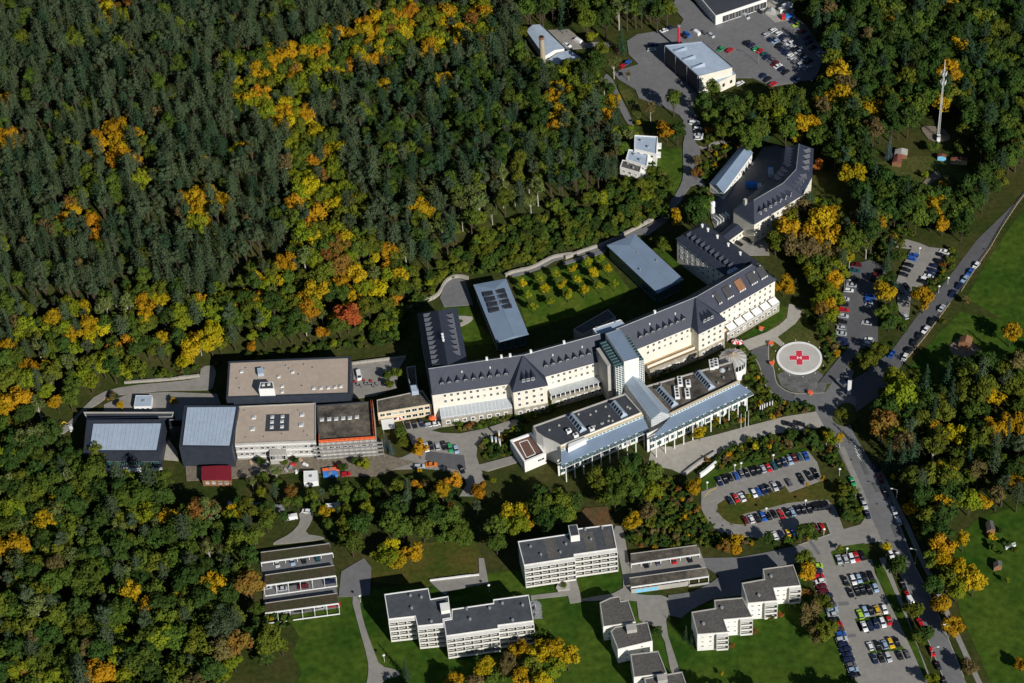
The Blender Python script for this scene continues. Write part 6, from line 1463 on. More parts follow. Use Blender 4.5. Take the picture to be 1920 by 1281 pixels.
# dustbins in the walled yard
for i in range(9):
    p = G('Z2', (1130+i*22+rr.uniform(-6, 6), 370+rr.uniform(-30, 50)), .5); t = thing('wheelie_bin', 'dark bin among the clutter of the walled yard', 'bin', (p.x, p.y, .08), rr.random()*3, 'bins in the walled yard')
    a = MB(); a.box((0, 0, .55), (.9, .8, 1.0)); link('body', a.mesh('body', ['dark_steel']), t); a = MB(); a.box((0, 0, 1.1), (1.0, .9, .1)); link('lid', a.mesh('lid', ['red_paint' if i % 3 == 0 else 'steel']), t)
# ------------------------------------------------------------------ trees
rng = np.random.default_rng(21)
def leaf_quads(cent, nrm, size, asp=1.0):
    n = len(cent); nrm = nrm/np.linalg.norm(nrm, axis=1, keepdims=True)
    r = rng.normal(size=(n, 3)); u = np.cross(nrm, r); u /= np.linalg.norm(u, axis=1, keepdims=True); w = np.cross(nrm, u)
    su = (size*rng.uniform(.75, 1.25, n))[:, None]; sw = su*asp
    bend = nrm*su*.25
    v = np.stack([cent-u*su-w*sw*.3, cent-w*sw+bend*.5, cent+u*su+w*sw*.3, cent+w*sw+bend*.5], 1)
    return v
def mesh_from_quads(name, v, mats, trunk=None):
    n = len(v); V = v.reshape(-1, 3); F = np.arange(4*n).reshape(n, 4)
    verts = V.tolist(); faces = F.tolist(); mi = [0]*n
    if trunk:
        k = len(verts); verts += [list(x) for x in trunk.v]; faces += [[i+k for i in f] for f in trunk.f]; mi += [1]*len(trunk.f)
    me = bpy.data.meshes.new(name); me.from_pydata(verts, [], faces)
    for m in mats: me.materials.append(MATS[m])
    me.polygons.foreach_set('material_index', mi); me.update(); return me
def broadleaf(H, Rr, nclump=17, per=62, leaf=.34, base=.32, asp=1.0, flat=1.0):
    """crown of leaf clumps; returns leaf quads and a limbed trunk"""
    cz = H*(base+1)/2; hz = H*(1-base)/2; cl = []; tr = MB()
    tr.tube((0, 0, -.5), (0, 0, H*base), .022*H, .015*H, 6); tr.tube((0, 0, H*base), (0, 0, H*.8), .015*H, .004*H, 5)
    quads = []
    for i in range(nclump):
        d = rng.normal(size=3); d /= np.linalg.norm(d); rad = rng.uniform(.45, .80) if i > 2 else rng.uniform(0, .35)
        if d[2] < -.5: d[2] *= .4
        c = np.array([d[0]*Rr*rad, d[1]*Rr*rad, cz+d[2]*hz*rad*flat]); r = Rr*rng.uniform(.28, .46)
        n = int(per*(r/Rr/.37)**2)
        dd = rng.normal(size=(n, 3)); dd[:, 2] = np.abs(dd[:, 2])*1.0-.35; dd /= np.linalg.norm(dd, axis=1, keepdims=True)
        rr_ = r*rng.uniform(.55, 1.08, n)[:, None]; p = c+dd*rr_*np.array([1, 1, .8])
        nr = dd*1.0+rng.normal(size=(n, 3))*.38+np.array([0, 0, .25]); quads.append(leaf_quads(p, nr, np.full(n, leaf*Rr/3.6), asp))
        if i < 9: tr.tube((0, 0, H*base*rng.uniform(.8, 1.3)), tuple(c), .007*H, .002*H, 4)
    return np.concatenate(quads), tr
def conifer(H, Rr, base=.22, levels=15, per=11, droop=.35, leaf=.55, round_top=False):
    quads = []; tr = MB(); tr.tube((0, 0, -.5), (0, 0, H*.97), .017*H, .003*H, 6)
    for l in range(levels):
        f = l/(levels-1); z = H*(base+(1-base)*f*.98)
        if round_top: rad = Rr*math.sqrt(max(.04, 1-(2*(f-.38))**2*.55)) if f > .38 else Rr*(.62+f)
        else: rad = Rr*((1-f)**.8+.05)
        m = max(3, int(per*(rad/Rr)+2)); a0 = rng.uniform(0, 6)
        for b in range(m):
            a = a0+b*2*math.pi/m+rng.uniform(-.25, .25); L = rad*rng.uniform(.7, 1.15); k = max(2, int(L/(leaf*.8)))
            s = (np.arange(k)+.6)/k; s = s[:, None]; dirv = np.array([math.cos(a), math.sin(a), 0])
            zz = (z+rng.uniform(-.3, .3)) - droop*L*s**1.4 + (.35*L*s if round_top else 0)
            p = dirv*L*s; p[:, 2:3] = zz; p += rng.normal(size=p.shape)*.12
            nr = np.tile(dirv*.55+np.array([0, 0, .9]), (k, 1))+rng.normal(size=(k, 3))*.35
            quads.append(leaf_quads(p, nr, np.full(k, leaf*.62)*(1-.25*s[:, 0]), .85))
    q = np.array([[0, 0, H*.99]]*3); quads.append(leaf_quads(q, rng.normal(size=(3, 3)), np.full(3, .25)))
    return np.concatenate(quads), tr
SHAPES = {}
def shape(name, fn, n, *a, **k):
    SHAPES[name] = [fn(*a, **k) for _ in range(n)]
shape('broad', broadleaf, 5, 12, 4.2, 19, 66)
shape('tall', broadleaf, 3, 15, 3.5, 18, 60, .34, .25)
shape('round', broadleaf, 3, 9, 3.9, 18, 66, .36, .25)
shape('young', broadleaf, 3, 6.5, 1.7, 12, 46, .5, .22)
shape('airy', broadleaf, 3, 14, 3.4, 16, 44, .30, .35)
shape('pine', conifer, 5, 17, 2.7, .36, 14, 10, .12, .55, True)
for _ in range(3): SHAPES['pine'].append(broadleaf(17, 2.4, 17, 50, .36, .38))
shape('spruce', conifer, 3, 18, 3.0, .12, 19, 12, .42, .55)
shape('shrub', broadleaf, 4, 2.4, 1.5, 8, 34, .62, .02)
SH = {'broad': 12, 'tall': 15, 'round': 9, 'young': 6.5, 'airy': 14, 'pine': 17, 'spruce': 18, 'shrub': 2.4}
_tm = {}
def tree_meshes(sh, i, c):
    k = (sh, i, c)
    if k not in _tm:
        q, tr = SHAPES[sh][i]; bk = 'birch_bark' if sh == 'airy' else 'bark'
        _tm[k] = (mesh_from_quads('crown', q, ['leaf_'+c]), None, mesh_from_quads('tree_model', q, ['leaf_'+c, bk], tr))
    if ('t', sh, i) not in _tm: _tm[('t', sh, i)] = SHAPES[sh][i][1].mesh('trunk', ['birch_bark' if sh == 'airy' else 'bark'])
    return _tm[k][0], _tm[('t', sh, i)], _tm[k][2]
CW = {'pine': 'grey green', 'spruce': 'dark green', 'blue_spruce': 'blue grey', 'dark_green': 'dark green', 'green': 'green', 'olive': 'olive green', 'yellow_green': 'yellow green', 'yellow': 'bright yellow',
      'gold': 'golden', 'orange': 'orange', 'rust': 'rust brown', 'red': 'red', 'brown': 'brown', 'birch': 'thin leaved grey green'}
KW = {'broad': ('broadleaf_tree', 'broadleaf tree'), 'tall': ('broadleaf_tree', 'tall broadleaf tree'), 'round': ('broadleaf_tree', 'round crowned tree'), 'young': ('young_tree', 'slim young tree'), 'airy': ('birch_tree', 'birch tree'),
      'pine': ('pine_tree', 'pine'), 'spruce': ('spruce_tree', 'spruce'), 'shrub': ('shrub', 'shrub')}
TREES = []     # (x, y, z, shape, variant, colour, scale, rot, where, group)
def add_tree(x, y, sh, c, h, where, group, z=None, wide=1.0):
    TREES.append((x, y, hill(x, y) if z is None else z, sh, R.randrange(len(SHAPES[sh])), c, h/SH[sh], R.uniform(0, 6.28), where, group, wide))
def tree_at(s, q, sh, c, h, where, group, wide=1.0):
    """q is where the middle of the crown is seen"""
    p = G(s, q, h*.58); add_tree(p.x, p.y, sh, c, h, where, group, 0.0, wide)

g = 'yellow trees in the clinic garden'
for q in ((960, 205), (1000, 290), (1040, 375), (1095, 165), (1135, 252), (1170, 335), (1215, 132), (1252, 215), (1300, 290), (1335, 92), (1376, 172), (1420, 255), (1455, 42), (1496, 132)): tree_at('Z3', q, 'young', R.choice(['yellow', 'yellow_green', 'yellow', 'yellow_green']), R.uniform(8.0, 9.0), 'in the clinic garden rows', g, .72)
for q in ((218, 455), (255, 545), (140, 572), (268, 342), (318, 412), (368, 528), (20, 600)): tree_at('Z4', q, 'young', R.choice(['yellow', 'yellow', 'yellow_green']), R.uniform(8.0, 9.0), 'in the clinic garden rows', g, .72)
BIG = ('in the park beyond the street', 'in the north grounds', 'around the curved slate building', 'around the playground clearing')
T_ = lambda s, L, where, group: [tree_at(s, (x, y), sh, c, h*(1.3 if where in BIG and h > 8 else 1.0), where, group) for x, y, sh, c, h in L]
T_('W8', [(605, 195, 'tall', 'gold', 15), (675, 130, 'round', 'orange', 8), (830, 190, 'round', 'orange', 9), (910, 130, 'young', 'yellow_green', 6), (815, 300, 'pine', 'pine', 15), (470, 70, 'young', 'orange', 5)], 'below the clinic forecourt', 'trees below the forecourt')
T_('W8', [(320, 310, 'broad', 'dark_green', 15), (300, 390, 'broad', 'green', 14), (370, 420, 'broad', 'green', 13), (500, 310, 'tall', 'green', 14), (490, 420, 'broad', 'green', 14), (560, 350, 'broad', 'dark_green', 14), (640, 360, 'broad', 'green', 15), (700, 430, 'broad', 'green', 13),
           (620, 460, 'round', 'green', 10), (740, 480, 'round', 'green', 9), (930, 420, 'broad', 'green', 14), (930, 510, 'broad', 'green', 12), (1030, 330, 'broad', 'yellow', 14), (1060, 400, 'broad', 'yellow_green', 14), (1100, 350, 'round', 'gold', 11), (1180, 300, 'broad', 'green', 15),
           (1230, 390, 'broad', 'dark_green', 14), (1180, 220, 'broad', 'dark_green', 13), (1290, 260, 'broad', 'olive', 14), (1350, 340, 'round', 'olive', 10), (1300, 350, 'broad', 'green', 12), (1390, 260, 'round', 'dark_green', 10), (280, 600, 'round', 'yellow_green', 10), (230, 570, 'round', 'yellow_green', 9),
           (340, 610, 'round', 'yellow', 9), (300, 530, 'round', 'yellow', 8), (435, 560, 'round', 'gold', 9), (100, 420, 'broad', 'dark_green', 14), (60, 510, 'broad', 'green', 14), (140, 370, 'tall', 'dark_green', 14), (40, 420, 'broad', 'olive', 13), (1560, 130, 'broad', 'olive', 15), (1660, 130, 'broad', 'green', 16),
           (1640, 230, 'broad', 'green', 14), (1740, 60, 'broad', 'dark_green', 15), (1750, 170, 'broad', 'green', 14), (1860, 200, 'broad', 'yellow_green', 12), (1580, 230, 'round', 'olive', 10), (1860, 90, 'broad', 'green', 14), (1760, 380, 'round', 'gold', 9), (1850, 320, 'round', 'brown', 8)], 'in the belt above the apartments', 'tree belt above the apartments')
T_('Y4', [(1080, 1010, 'broad', 'yellow', 12), (1250, 990, 'broad', 'brown', 13), (1340, 890, 'broad', 'gold', 12), (1430, 1000, 'broad', 'olive', 13), (1490, 910, 'broad', 'yellow', 14), (1590, 900, 'broad', 'gold', 14), (1700, 940, 'broad', 'yellow', 13), (1600, 1020, 'broad', 'yellow_green', 13), (1500, 780, 'round', 'green', 9), (860, 1110, 'broad', 'gold', 11), (1150, 1100, 'round', 'green', 9), (1360, 1100, 'broad', 'gold', 12), (1500, 1120, 'broad', 'yellow', 12), (1010, 1110, 'round', 'brown', 8), (480, 1010, 'spruce', 'spruce', 13)], 'in the autumn group below the apartments', 'autumn trees below the apartments')
T_('Y2', [(290, 300, 'round', 'olive', 9), (310, 400, 'round', 'gold', 9), (350, 690, 'broad', 'brown', 11), (430, 650, 'round', 'olive', 9), (330, 790, 'round', 'brown', 9), (450, 880, 'broad', 'olive', 11), (480, 830, 'round', 'olive', 9), (380, 900, 'round', 'brown', 8), (300, 570, 'round', 'rust', 6)], 'beside the lower car park hedge', 'trees beside the lower car park')
T_('Y2', [(950, 195, 'young', 'yellow', 8), (1030, 350, 'round', 'dark_green', 10), (1160, 700, 'round', 'olive', 9), (1240, 890, 'round', 'dark_green', 9), (290, 80, 'round', 'green', 8), (1370, 660, 'round', 'gold', 9), (1300, 300, 'broad', 'olive', 12), (1400, 310, 'broad', 'gold', 13), (1330, 500, 'broad', 'dark_green', 12), (1430, 450, 'broad', 'olive', 13), (1500, 380, 'broad', 'yellow', 12), (1460, 830, 'round', 'gold', 9), (1330, 110, 'broad', 'dark_green', 13)], 'along the main street', 'street trees')
T_('Y8', [(600, 940, 'round', 'gold', 9), (530, 810, 'round', 'gold', 8), (650, 620, 'broad', 'yellow', 14), (720, 680, 'broad', 'gold', 14), (620, 720, 'broad', 'yellow_green', 13), (530, 560, 'broad', 'gold', 12), (480, 700, 'round', 'dark_green', 9), (660, 420, 'tall', 'gold', 13), (540, 380, 'broad', 'dark_green', 13), (450, 390, 'broad', 'dark_green', 12), (690, 1190, 'round', 'brown', 8), (920, 665, 'young', 'yellow_green', 5), (1010, 1170, 'round', 'orange', 7), (400, 1000, 'round', 'olive', 8), (470, 1270, 'round', 'yellow_green', 7)], 'at the meadow edge', 'trees at the meadow edge')
T_('Y1', [(1120, 260, 'broad', 'yellow_green', 9), (1080, 250, 'airy', 'yellow', 9), (1180, 250, 'airy', 'gold', 9), (90, 610, 'round', 'gold', 9), (310, 1060, 'round', 'rust', 6.5), (405, 1020, 'round', 'gold', 7), (405, 1085, 'round', 'orange', 5), (545, 310, 'young', 'yellow', 6), (130, 215, 'round', 'yellow', 7), (935, 595, 'young', 'gold', 4), (1045, 550, 'young', 'gold', 5), (920, 940, 'round', 'green', 8), (625, 1000, 'round', 'dark_green', 7), (500, 680, 'young', 'yellow_green', 4), (1210, 650, 'round', 'olive', 7), (1300, 650, 'airy', 'olive', 7), (1230, 830, 'round', 'dark_green', 6), (820, 220, 'round', 'dark_green', 6), (960, 260, 'round', 'dark_green', 8), (1180, 1070, 'young', 'yellow_green', 5), (1185, 75, 'round', 'olive', 7)], 'around the looped car park', 'trees around the looped car park')
T_('Y6', [(455, 635, 'round', 'gold', 12), (725, 680, 'broad', 'gold', 15), (1340, 930, 'broad', 'gold', 13), (40, 150, 'broad', 'gold', 14), (110, 250, 'broad', 'gold', 14), (60, 350, 'broad', 'brown', 13), (410, 160, 'tall', 'gold', 14), (200, 400, 'airy', 'yellow', 10), (320, 300, 'airy', 'olive', 14), (470, 380, 'spruce', 'spruce', 15), (330, 1120, 'broad', 'olive', 12), (400, 1050, 'round', 'olive', 9), (480, 850, 'round', 'dark_green', 9), (430, 780, 'round', 'green', 8), (30, 480, 'broad', 'olive', 13), (60, 620, 'tall', 'yellow_green', 13), (90, 540, 'broad', 'gold', 12), (40, 720, 'round', 'gold', 9), (100, 680, 'round', 'yellow_green', 9), (560, 380, 'round', 'green', 6), (550, 850, 'round', 'green', 8)], 'around the shaded car parks', 'trees around the shaded car parks')
T_('Z4', [(1640, 545, 'round', 'gold', 11), (740, 240, 'round', 'olive', 9), (830, 60, 'tall', 'gold', 13), (680, 200, 'round', 'olive', 6), (990, 50, 'broad', 'dark_green', 12)], 'near the clinic wings', 'trees near the clinic wings')
T_('Z7', [(870, 700, 'broad', 'dark_green', 13), (930, 640, 'round', 'green', 9), (1560, 860, 'broad', 'gold', 14), (1480, 920, 'broad', 'olive', 12), (1830, 790, 'broad', 'gold', 14), (1640, 960, 'broad', 'brown', 13), (1700, 700, 'round', 'brown', 10), (1760, 900, 'broad', 'gold', 13), (1880, 940, 'broad', 'gold', 12), (1590, 700, 'airy', 'brown', 11), (1740, 1000, 'broad', 'brown', 12), (170, 285, 'round', 'rust', 8), (630, 70, 'round', 'orange', 9), (710, 90, 'broad', 'dark_green', 10), (860, 400, 'round', 'rust', 7), (860, 300, 'round', 'brown', 6), (690, 720, 'tall', 'gold', 9), (955, 60, 'round', 'orange', 5), (1070, 80, 'broad', 'olive', 10), (1230, 110, 'broad', 'green', 12), (1350, 60, 'broad', 'green', 13), (1290, 160, 'broad', 'green', 10), (1560, 50, 'broad', 'green', 13), (1680, 40, 'broad', 'gold', 12), (1650, 110, 'round', 'yellow', 7), (1810, 335, 'round', 'red', 7), (230, 10, 'spruce', 'spruce', 13), (600, 690, 'round', 'green', 8)], 'around the curved slate building', 'trees around the curved building')
T_('Z8', [(655, 215, 'spruce', 'spruce', 15), (610, 390, 'airy', 'birch', 11), (45, 330, 'tall', 'green', 18), (450, 450, 'broad', 'dark_green', 13), (500, 380, 'broad', 'dark_green', 12), (630, 650, 'spruce', 'spruce', 14), (970, 600, 'tall', 'green', 13), (1200, 540, 'tall', 'green', 14), (1150, 620, 'tall', 'dark_green', 14), (1290, 640, 'broad', 'dark_green', 13), (1420, 620, 'tall', 'green', 14), (1360, 700, 'broad', 'green', 12), (1540, 640, 'broad', 'olive', 14), (1640, 600, 'broad', 'green', 14), (1730, 600, 'tall', 'green', 15), (1580, 700, 'broad', 'yellow_green', 12), (830, 660, 'airy', 'brown', 9), (760, 740, 'young', 'yellow', 5), (180, 50, 'tall', 'dark_green', 16), (90, 60, 'tall', 'green', 16), (300, 60, 'spruce', 'spruce', 16), (450, 130, 'tall', 'olive', 17), (560, 120, 'tall', 'dark_green', 16), (640, 70, 'airy', 'birch', 15), (740, 60, 'tall', 'green', 15), (870, 90, 'tall', 'dark_green', 15), (930, 60, 'tall', 'olive', 14), (240, 20, 'tall', 'green', 16), (400, 20, 'tall', 'green', 16), (520, 20, 'tall', 'green', 16), (680, 10, 'tall', 'green', 15), (790, 20, 'tall', 'dark_green', 15), (480, 220, 'round', 'yellow_green', 7), (370, 520, 'tall', 'olive', 15), (430, 600, 'tall', 'olive', 15), (520, 620, 'tall', 'dark_green', 13), (260, 480, 'broad', 'dark_green', 12), (350, 620, 'tall', 'green', 14), (1300, 60, 'round', 'green', 5), (700, 450, 'airy', 'brown', 7)], 'in the north grounds', 'trees of the north grounds')
T_('W1', [(345, 520, 'tall', 'gold', 8), (350, 640, 'round', 'orange', 8), (80, 400, 'broad', 'green', 8), (110, 520, 'round', 'olive', 6), (-60, 560, 'spruce', 'blue_spruce', 9)], 'between the building site and forecourt', 'trees at the building site')
T_('Z2', [(1200, 1050, 'round', 'yellow_green', 6), (1130, 1040, 'round', 'dark_green', 5), (1020, 1080, 'round', 'dark_green', 5), (1380, 850, 'spruce', 'blue_spruce', 9), (310, 1030, 'round', 'dark_green', 4.5), (520, 1040, 'round', 'green', 3.5), (610, 1015, 'round', 'dark_green', 4), (1410, 300, 'round', 'green', 6), (1490, 265, 'round', 'olive', 6), (1420, 370, 'round', 'olive', 5)], 'on the building site', 'trees at the building site')
T_('Z1', [(310, 1000, 'broad', 'olive', 13), (320, 1110, 'broad', 'green', 13), (130, 1080, 'broad', 'green', 12), (500, 640, 'round', 'gold', 4), (900, 610, 'round', 'gold', 4), (560, 1170, 'round', 'yellow_green', 7), (700, 1200, 'pine', 'pine', 14), (480, 1190, 'round', 'olive', 8)], 'beside the dark clad hall', 'trees beside the dark hall')
T_('Y7', [(930, 290, 'tall', 'gold', 14), (430, 780, 'spruce', 'blue_spruce', 10), (830, 1070, 'round', 'orange', 5), (700, 990, 'round', 'yellow_green', 4), (960, 790, 'round', 'green', 8), (760, 780, 'round', 'green', 7), (150, 1020, 'broad', 'yellow', 14), (60, 260, 'broad', 'gold', 14), (60, 420, 'broad', 'gold', 13), (80, 340, 'broad', 'brown', 13)], 'around the playground clearing', 'trees around the clearing')
T_('W7', [(380, 370, 'broad', 'yellow_green', 16), (230, 590, 'broad', 'rust', 14), (590, 400, 'tall', 'dark_green', 15), (790, 350, 'spruce', 'spruce', 20), (290, 820, 'spruce', 'spruce', 16), (1060, 330, 'tall', 'olive', 18), (810, 680, 'broad', 'yellow', 11), (950, 680, 'tall', 'olive', 12), (1130, 640, 'broad', 'gold', 13), (1270, 600, 'broad', 'gold', 13), (540, 560, 'tall', 'olive', 14), (690, 640, 'round', 'gold', 9), (480, 780, 'spruce', 'spruce', 18), (640, 780, 'airy', 'olive', 14), (1000, 960, 'tall', 'brown', 13), (830, 930, 'tall', 'olive', 12), (720, 980, 'broad', 'gold', 11), (540, 1050, 'pine', 'pine', 15), (620, 1000, 'broad', 'olive', 12), (320, 1000, 'young', 'yellow', 5), (480, 1250, 'round', 'gold', 8), (1220, 250, 'pine', 'pine', 17), (1290, 320, 'broad', 'olive', 14), (1150, 1150, 'tall', 'brown', 12), (1050, 1210, 'round', 'gold', 8), (790, 1050, 'round', 'orange', 6), (850, 1130, 'round', 'green', 8), (470, 960, 'round', 'brown', 8)], 'in the park beyond the street', 'park trees beyond the street')
T_('Y3', [(1300, 1000, 'young', 'yellow', 4), (1120, 770, 'spruce', 'spruce', 9), (1080, 740, 'spruce', 'spruce', 9), (1665, 640, 'round', 'red', 3), (1610, 660, 'round', 'olive', 3), (1505, 740, 'round', 'rust', 3), (1365, 830, 'round', 'rust', 2.8), (900, 745, 'round', 'dark_green', 5), (320, 455, 'round', 'olive', 3)], 'beside the white houses', 'trees beside the white houses')
T_('N', [(1662, 770, 'broad', 'dark_green', 17), (1725, 752, 'tall', 'dark_green', 18), (1705, 775, 'broad', 'dark_green', 16)], 'on the dark corner by the junction', 'trees at the junction')
T_('Y6', [(1020, 690, 'round', 'brown', 5), (860, 835, 'round', 'olive', 4), (1180, 1130, 'broad', 'dark_green', 12), (1400, 1100, 'broad', 'dark_green', 13), (1290, 1180, 'tall', 'olive', 14)], 'on the playground meadow', 'trees on the playground meadow')
# trees just south of the frame whose shadows fall into it
for q in ((1590, 1330), (1640, 1345), (1550, 1340), (1690, 1360), (1330, 1330), (1380, 1340), (1440, 1335), (780, 1330), (860, 1330)): p = G('N', q); add_tree(p.x, p.y, 'broad', 'olive', 13, 'beyond the lower car park', 'trees below the car park', 0.0)

# ---- forest and shrub zones: scattered on the ground, coloured after the surveyed autumn patches
NP = {k: ccw(v) if False else v for k, v in {}.items()}
HB = [(430, 110), (560, 80), (640, 55), (760, 18), (915, 20), (918, 85), (800, 110), (700, 125), (640, 140), (560, 190), (600, 230), (640, 280), (650, 340), (695, 400), (690, 470), (550, 470), (545, 360), (535, 260), (450, 210)]
FRINGE = [(-200, 620), (0, 640), (110, 580), (230, 525), (420, 565), (490, 470), (620, 440), (770, 470), (790, 540), (770, 660), (640, 690), (400, 720), (180, 780), (-200, 900)]
RIGHTP = [(690, 120), (1060, 130), (1120, 300), (1240, 420), (860, 540), (770, 470), (690, 320)]
BIRCH = [(760, 350), (1010, 300), (1040, 400), (900, 450), (760, 440)]
SPOTS = [(215, 12, 34, 'rust'), (205, 32, 15, 'yellow'), (218, 262, 36, 'gold'), (235, 295, 20, 'orange'), (165, 285, 14, 'gold'), (382, 385, 36, 'gold'), (375, 430, 26, 'yellow_green'), (152, 425, 34, 'orange'), (125, 380, 16, 'rust'), (1052, 195, 24, 'gold'), (1040, 235, 18, 'gold'), (385, 303, 16, 'yellow'), (2, 150, 10, 'gold'), (6, 182, 12, 'gold'), (5, 265, 14, 'gold'), (75, 232, 9, 'orange'), (272, 335, 18, 'yellow_green'), (440, 268, 16, 'gold'), (450, 285, 14, 'gold'), (790, 405, 14, 'gold'), (480, 490, 10, 'yellow'), (265, 585, 20, 'gold'), (235, 672, 16, 'orange'), (640, 490, 26, 'rust'), (585, 560, 22, 'gold'), (490, 562, 13, 'orange'), (740, 540, 18, 'orange'), (650, 600, 18, 'red'), (580, 590, 16, 'orange'), (380, 640, 30, 'yellow'), (400, 660, 18, 'gold'), (575, 655, 12, 'yellow'), (590, 650, 9, 'yellow'), (540, 500, 12, 'gold'), (660, 520, 18, 'gold'), (680, 605, 18, 'gold'), (570, 250, 14, 'rust'), (690, 115, 14, 'orange'), (830, 160, 16, 'yellow'), (730, 175, 10, 'orange'), (620, 180, 10, 'gold'), (365, 665, 14, 'gold'), (20, 760, 20, 'gold'), (60, 700, 16, 'olive'), (700, 40, 14, 'gold')]
def pick(mix):
    r = R.random()*sum(w for _, _, w in mix)
    for s, c, w in mix:
        r -= w
        if r <= 0: return s, c
    return mix[-1][:2]
MIXES = {
 'band': [('broad', 'yellow', 14), ('broad', 'yellow_green', 24), ('broad', 'gold', 13), ('broad', 'orange', 6), ('broad', 'green', 25), ('broad', 'olive', 20), ('tall', 'rust', 3), ('pine', 'pine', 12)],
 'fringe': [('broad', 'olive', 22), ('broad', 'green', 18), ('tall', 'dark_green', 9), ('broad', 'yellow_green', 17), ('round', 'yellow', 6), ('broad', 'gold', 7), ('round', 'orange', 3), ('airy', 'birch', 8), ('pine', 'pine', 12)],
 'right': [('pine', 'spruce', 40), ('pine', 'pine', 14), ('tall', 'dark_green', 22), ('tall', 'green', 18), ('tall', 'olive', 5), ('broad', 'yellow_green', 2)],
 'birch': [('airy', 'birch', 38), ('tall', 'olive', 16), ('pine', 'pine', 40), ('tall', 'green', 10)],
 'hill': [('pine', 'pine', 66), ('pine', 'spruce', 12), ('spruce', 'pine', 8), ('tall', 'green', 6), ('broad', 'olive', 4), ('airy', 'brown', 2)],
 'low': [('broad', 'green', 28), ('broad', 'olive', 18), ('broad', 'dark_green', 22), ('tall', 'dark_green', 8), ('pine', 'pine', 13), ('broad', 'yellow_green', 5), ('airy', 'birch', 9), ('broad', 'gold', 4), ('tall', 'brown', 4), ('broad', 'rust', 1.5), ('round', 'orange', 1.5)],
 'east': [('broad', 'dark_green', 28), ('tall', 'dark_green', 22), ('broad', 'green', 20), ('pine', 'spruce', 10), ('spruce', 'spruce', 6), ('broad', 'olive', 8), ('broad', 'gold', 5), ('tall', 'brown', 4)],
 'park': [('broad', 'dark_green', 24), ('tall', 'olive', 18), ('broad', 'green', 18), ('tall', 'brown', 4), ('broad', 'gold', 8), ('pine', 'pine', 12), ('spruce', 'spruce', 10), ('broad', 'yellow_green', 6)],
 'bush': [('shrub', 'dark_green', 34), ('shrub', 'green', 30), ('shrub', 'olive', 18), ('shrub', 'brown', 10), ('shrub', 'gold', 4), ('shrub', 'rust', 3)],
 'slope': [('round', 'dark_green', 22), ('round', 'green', 24), ('round', 'olive', 16), ('shrub', 'green', 30), ('shrub', 'dark_green', 20), ('shrub', 'brown', 6), ('round', 'yellow_green', 4), ('tall', 'olive', 3)],
}
GRID = {}
def near(x, y, d):
    k0, k1 = int(x//6), int(y//6); m = int(d//6)+1
    for i in range(k0-m, k0+m+1):
        for j in range(k1-m, k1+m+1):
            for (a, b, r) in GRID.get((i, j), ()):
                if (a-x)**2+(b-y)**2 < (min(d, r))**2: return True
    return False
def occupy(x, y, r): GRID.setdefault((int(x//6), int(y//6)), []).append((x, y, r))
for t_ in TREES: occupy(t_[0], t_[1], 3.2)
BB = [(min(q[0] for q in p), min(q[1] for q in p), max(q[0] for q in p), max(q[1] for q in p), p) for p in BLOCK]
def blocked(x, y, m):
    for a, b, c, d, p in BB:
        if a-m <= x <= c+m and b-m <= y <= d+m:
            if inpoly(x, y, p): return True
            if m > 0 and min(segdist(x, y, p[i-1], p[i]) for i in range(len(p))) < m: return True
    return False
def scatter(poly, step, mixf, where, group, hr, margin=1.0, jit=.42, keep=1.0, cull=True):
    x0, x1 = min(q[0] for q in poly), max(q[0] for q in poly); y0, y1 = min(q[1] for q in poly), max(q[1] for q in poly)
    y = y0; row = 0
    while y < y1:
        x = x0+(step/2 if row % 2 else 0)
        while x < x1:
            X, Y = x+R.uniform(-jit, jit)*step, y+R.uniform(-jit, jit)*step; x += step
            if R.random() > keep or not inpoly(X, Y, poly): continue
            z = hill(X, Y); px, py = proj(X, Y, z+7)
            if cull and not (-90 < px < 2010 and -80 < py < 1400): continue
            if blocked(X, Y, margin) or near(X, Y, step*.62): continue
            sh, c, k = mixf(px, py); h = SH[sh]*R.uniform(*hr)*k
            if sh == 'shrub': h = SH[sh]*R.uniform(.6, 1.4)
            add_tree(X, Y, sh, c, h, where, group, z, R.uniform(.88, 1.15)); occupy(X, Y, 9)
        y += step*.87; row += 1
def hill_mix(px, py):
    for a, b, r, c in SPOTS:
        if (px-a)**2+(py-b)**2*1.3 < (r*1.12)**2 and R.random() < .8: return ('broad', c if R.random() < .72 else R.choice(['olive', 'yellow_green', 'gold']), 1.0)
    if inpoly(px, py, BIRCH): return (*pick(MIXES['birch']), 1.0)
    if inpoly(px, py, HB): return (*pick(MIXES['band']), 1.0)
    if inpoly(px, py, FRINGE): return (*pick(MIXES['fringe']), .92)
    if inpoly(px, py, RIGHTP): return (*pick(MIXES['right']), .95)
    return (*pick(MIXES['hill']), 1.0)
mixer = lambda k, s=1.0: (lambda px, py: (*pick(MIXES[k]), s))
N_ = lambda pts: [G('N', q) for q in pts]
for pts in ([(350, 880), (450, 880), (455, 960), (340, 970)], [(190, 870), (330, 870), (330, 915), (190, 925)], [(540, 880), (730, 875), (740, 915), (540, 935)]):
    q = N_(pts); BB.append((min(v[0] for v in q), min(v[1] for v in q), max(v[0] for v in q), max(v[1] for v in q), q))
SLOPE = N_([(760, 640), (760, 600), (850, 528), (1040, 492), (1140, 452), (1240, 408), (1262, 350), (1225, 300), (1130, 380), (980, 430), (860, 480), (770, 570), (690, 640), (700, 655)])
scatter(SLOPE, 2.5, mixer('slope', .85), 'on the bank above the clinic garden', 'bushes on the garden bank', (.55, 1.0), .8)
scatter(N_([(330, 712), (420, 690), (650, 655), (700, 655), (690, 640), (500, 665), (380, 690), (300, 695), (250, 705)]), 3.0, mixer('slope', .6), 'on the bank behind the long hall', 'bushes behind the long hall', (.5, .9), .8)
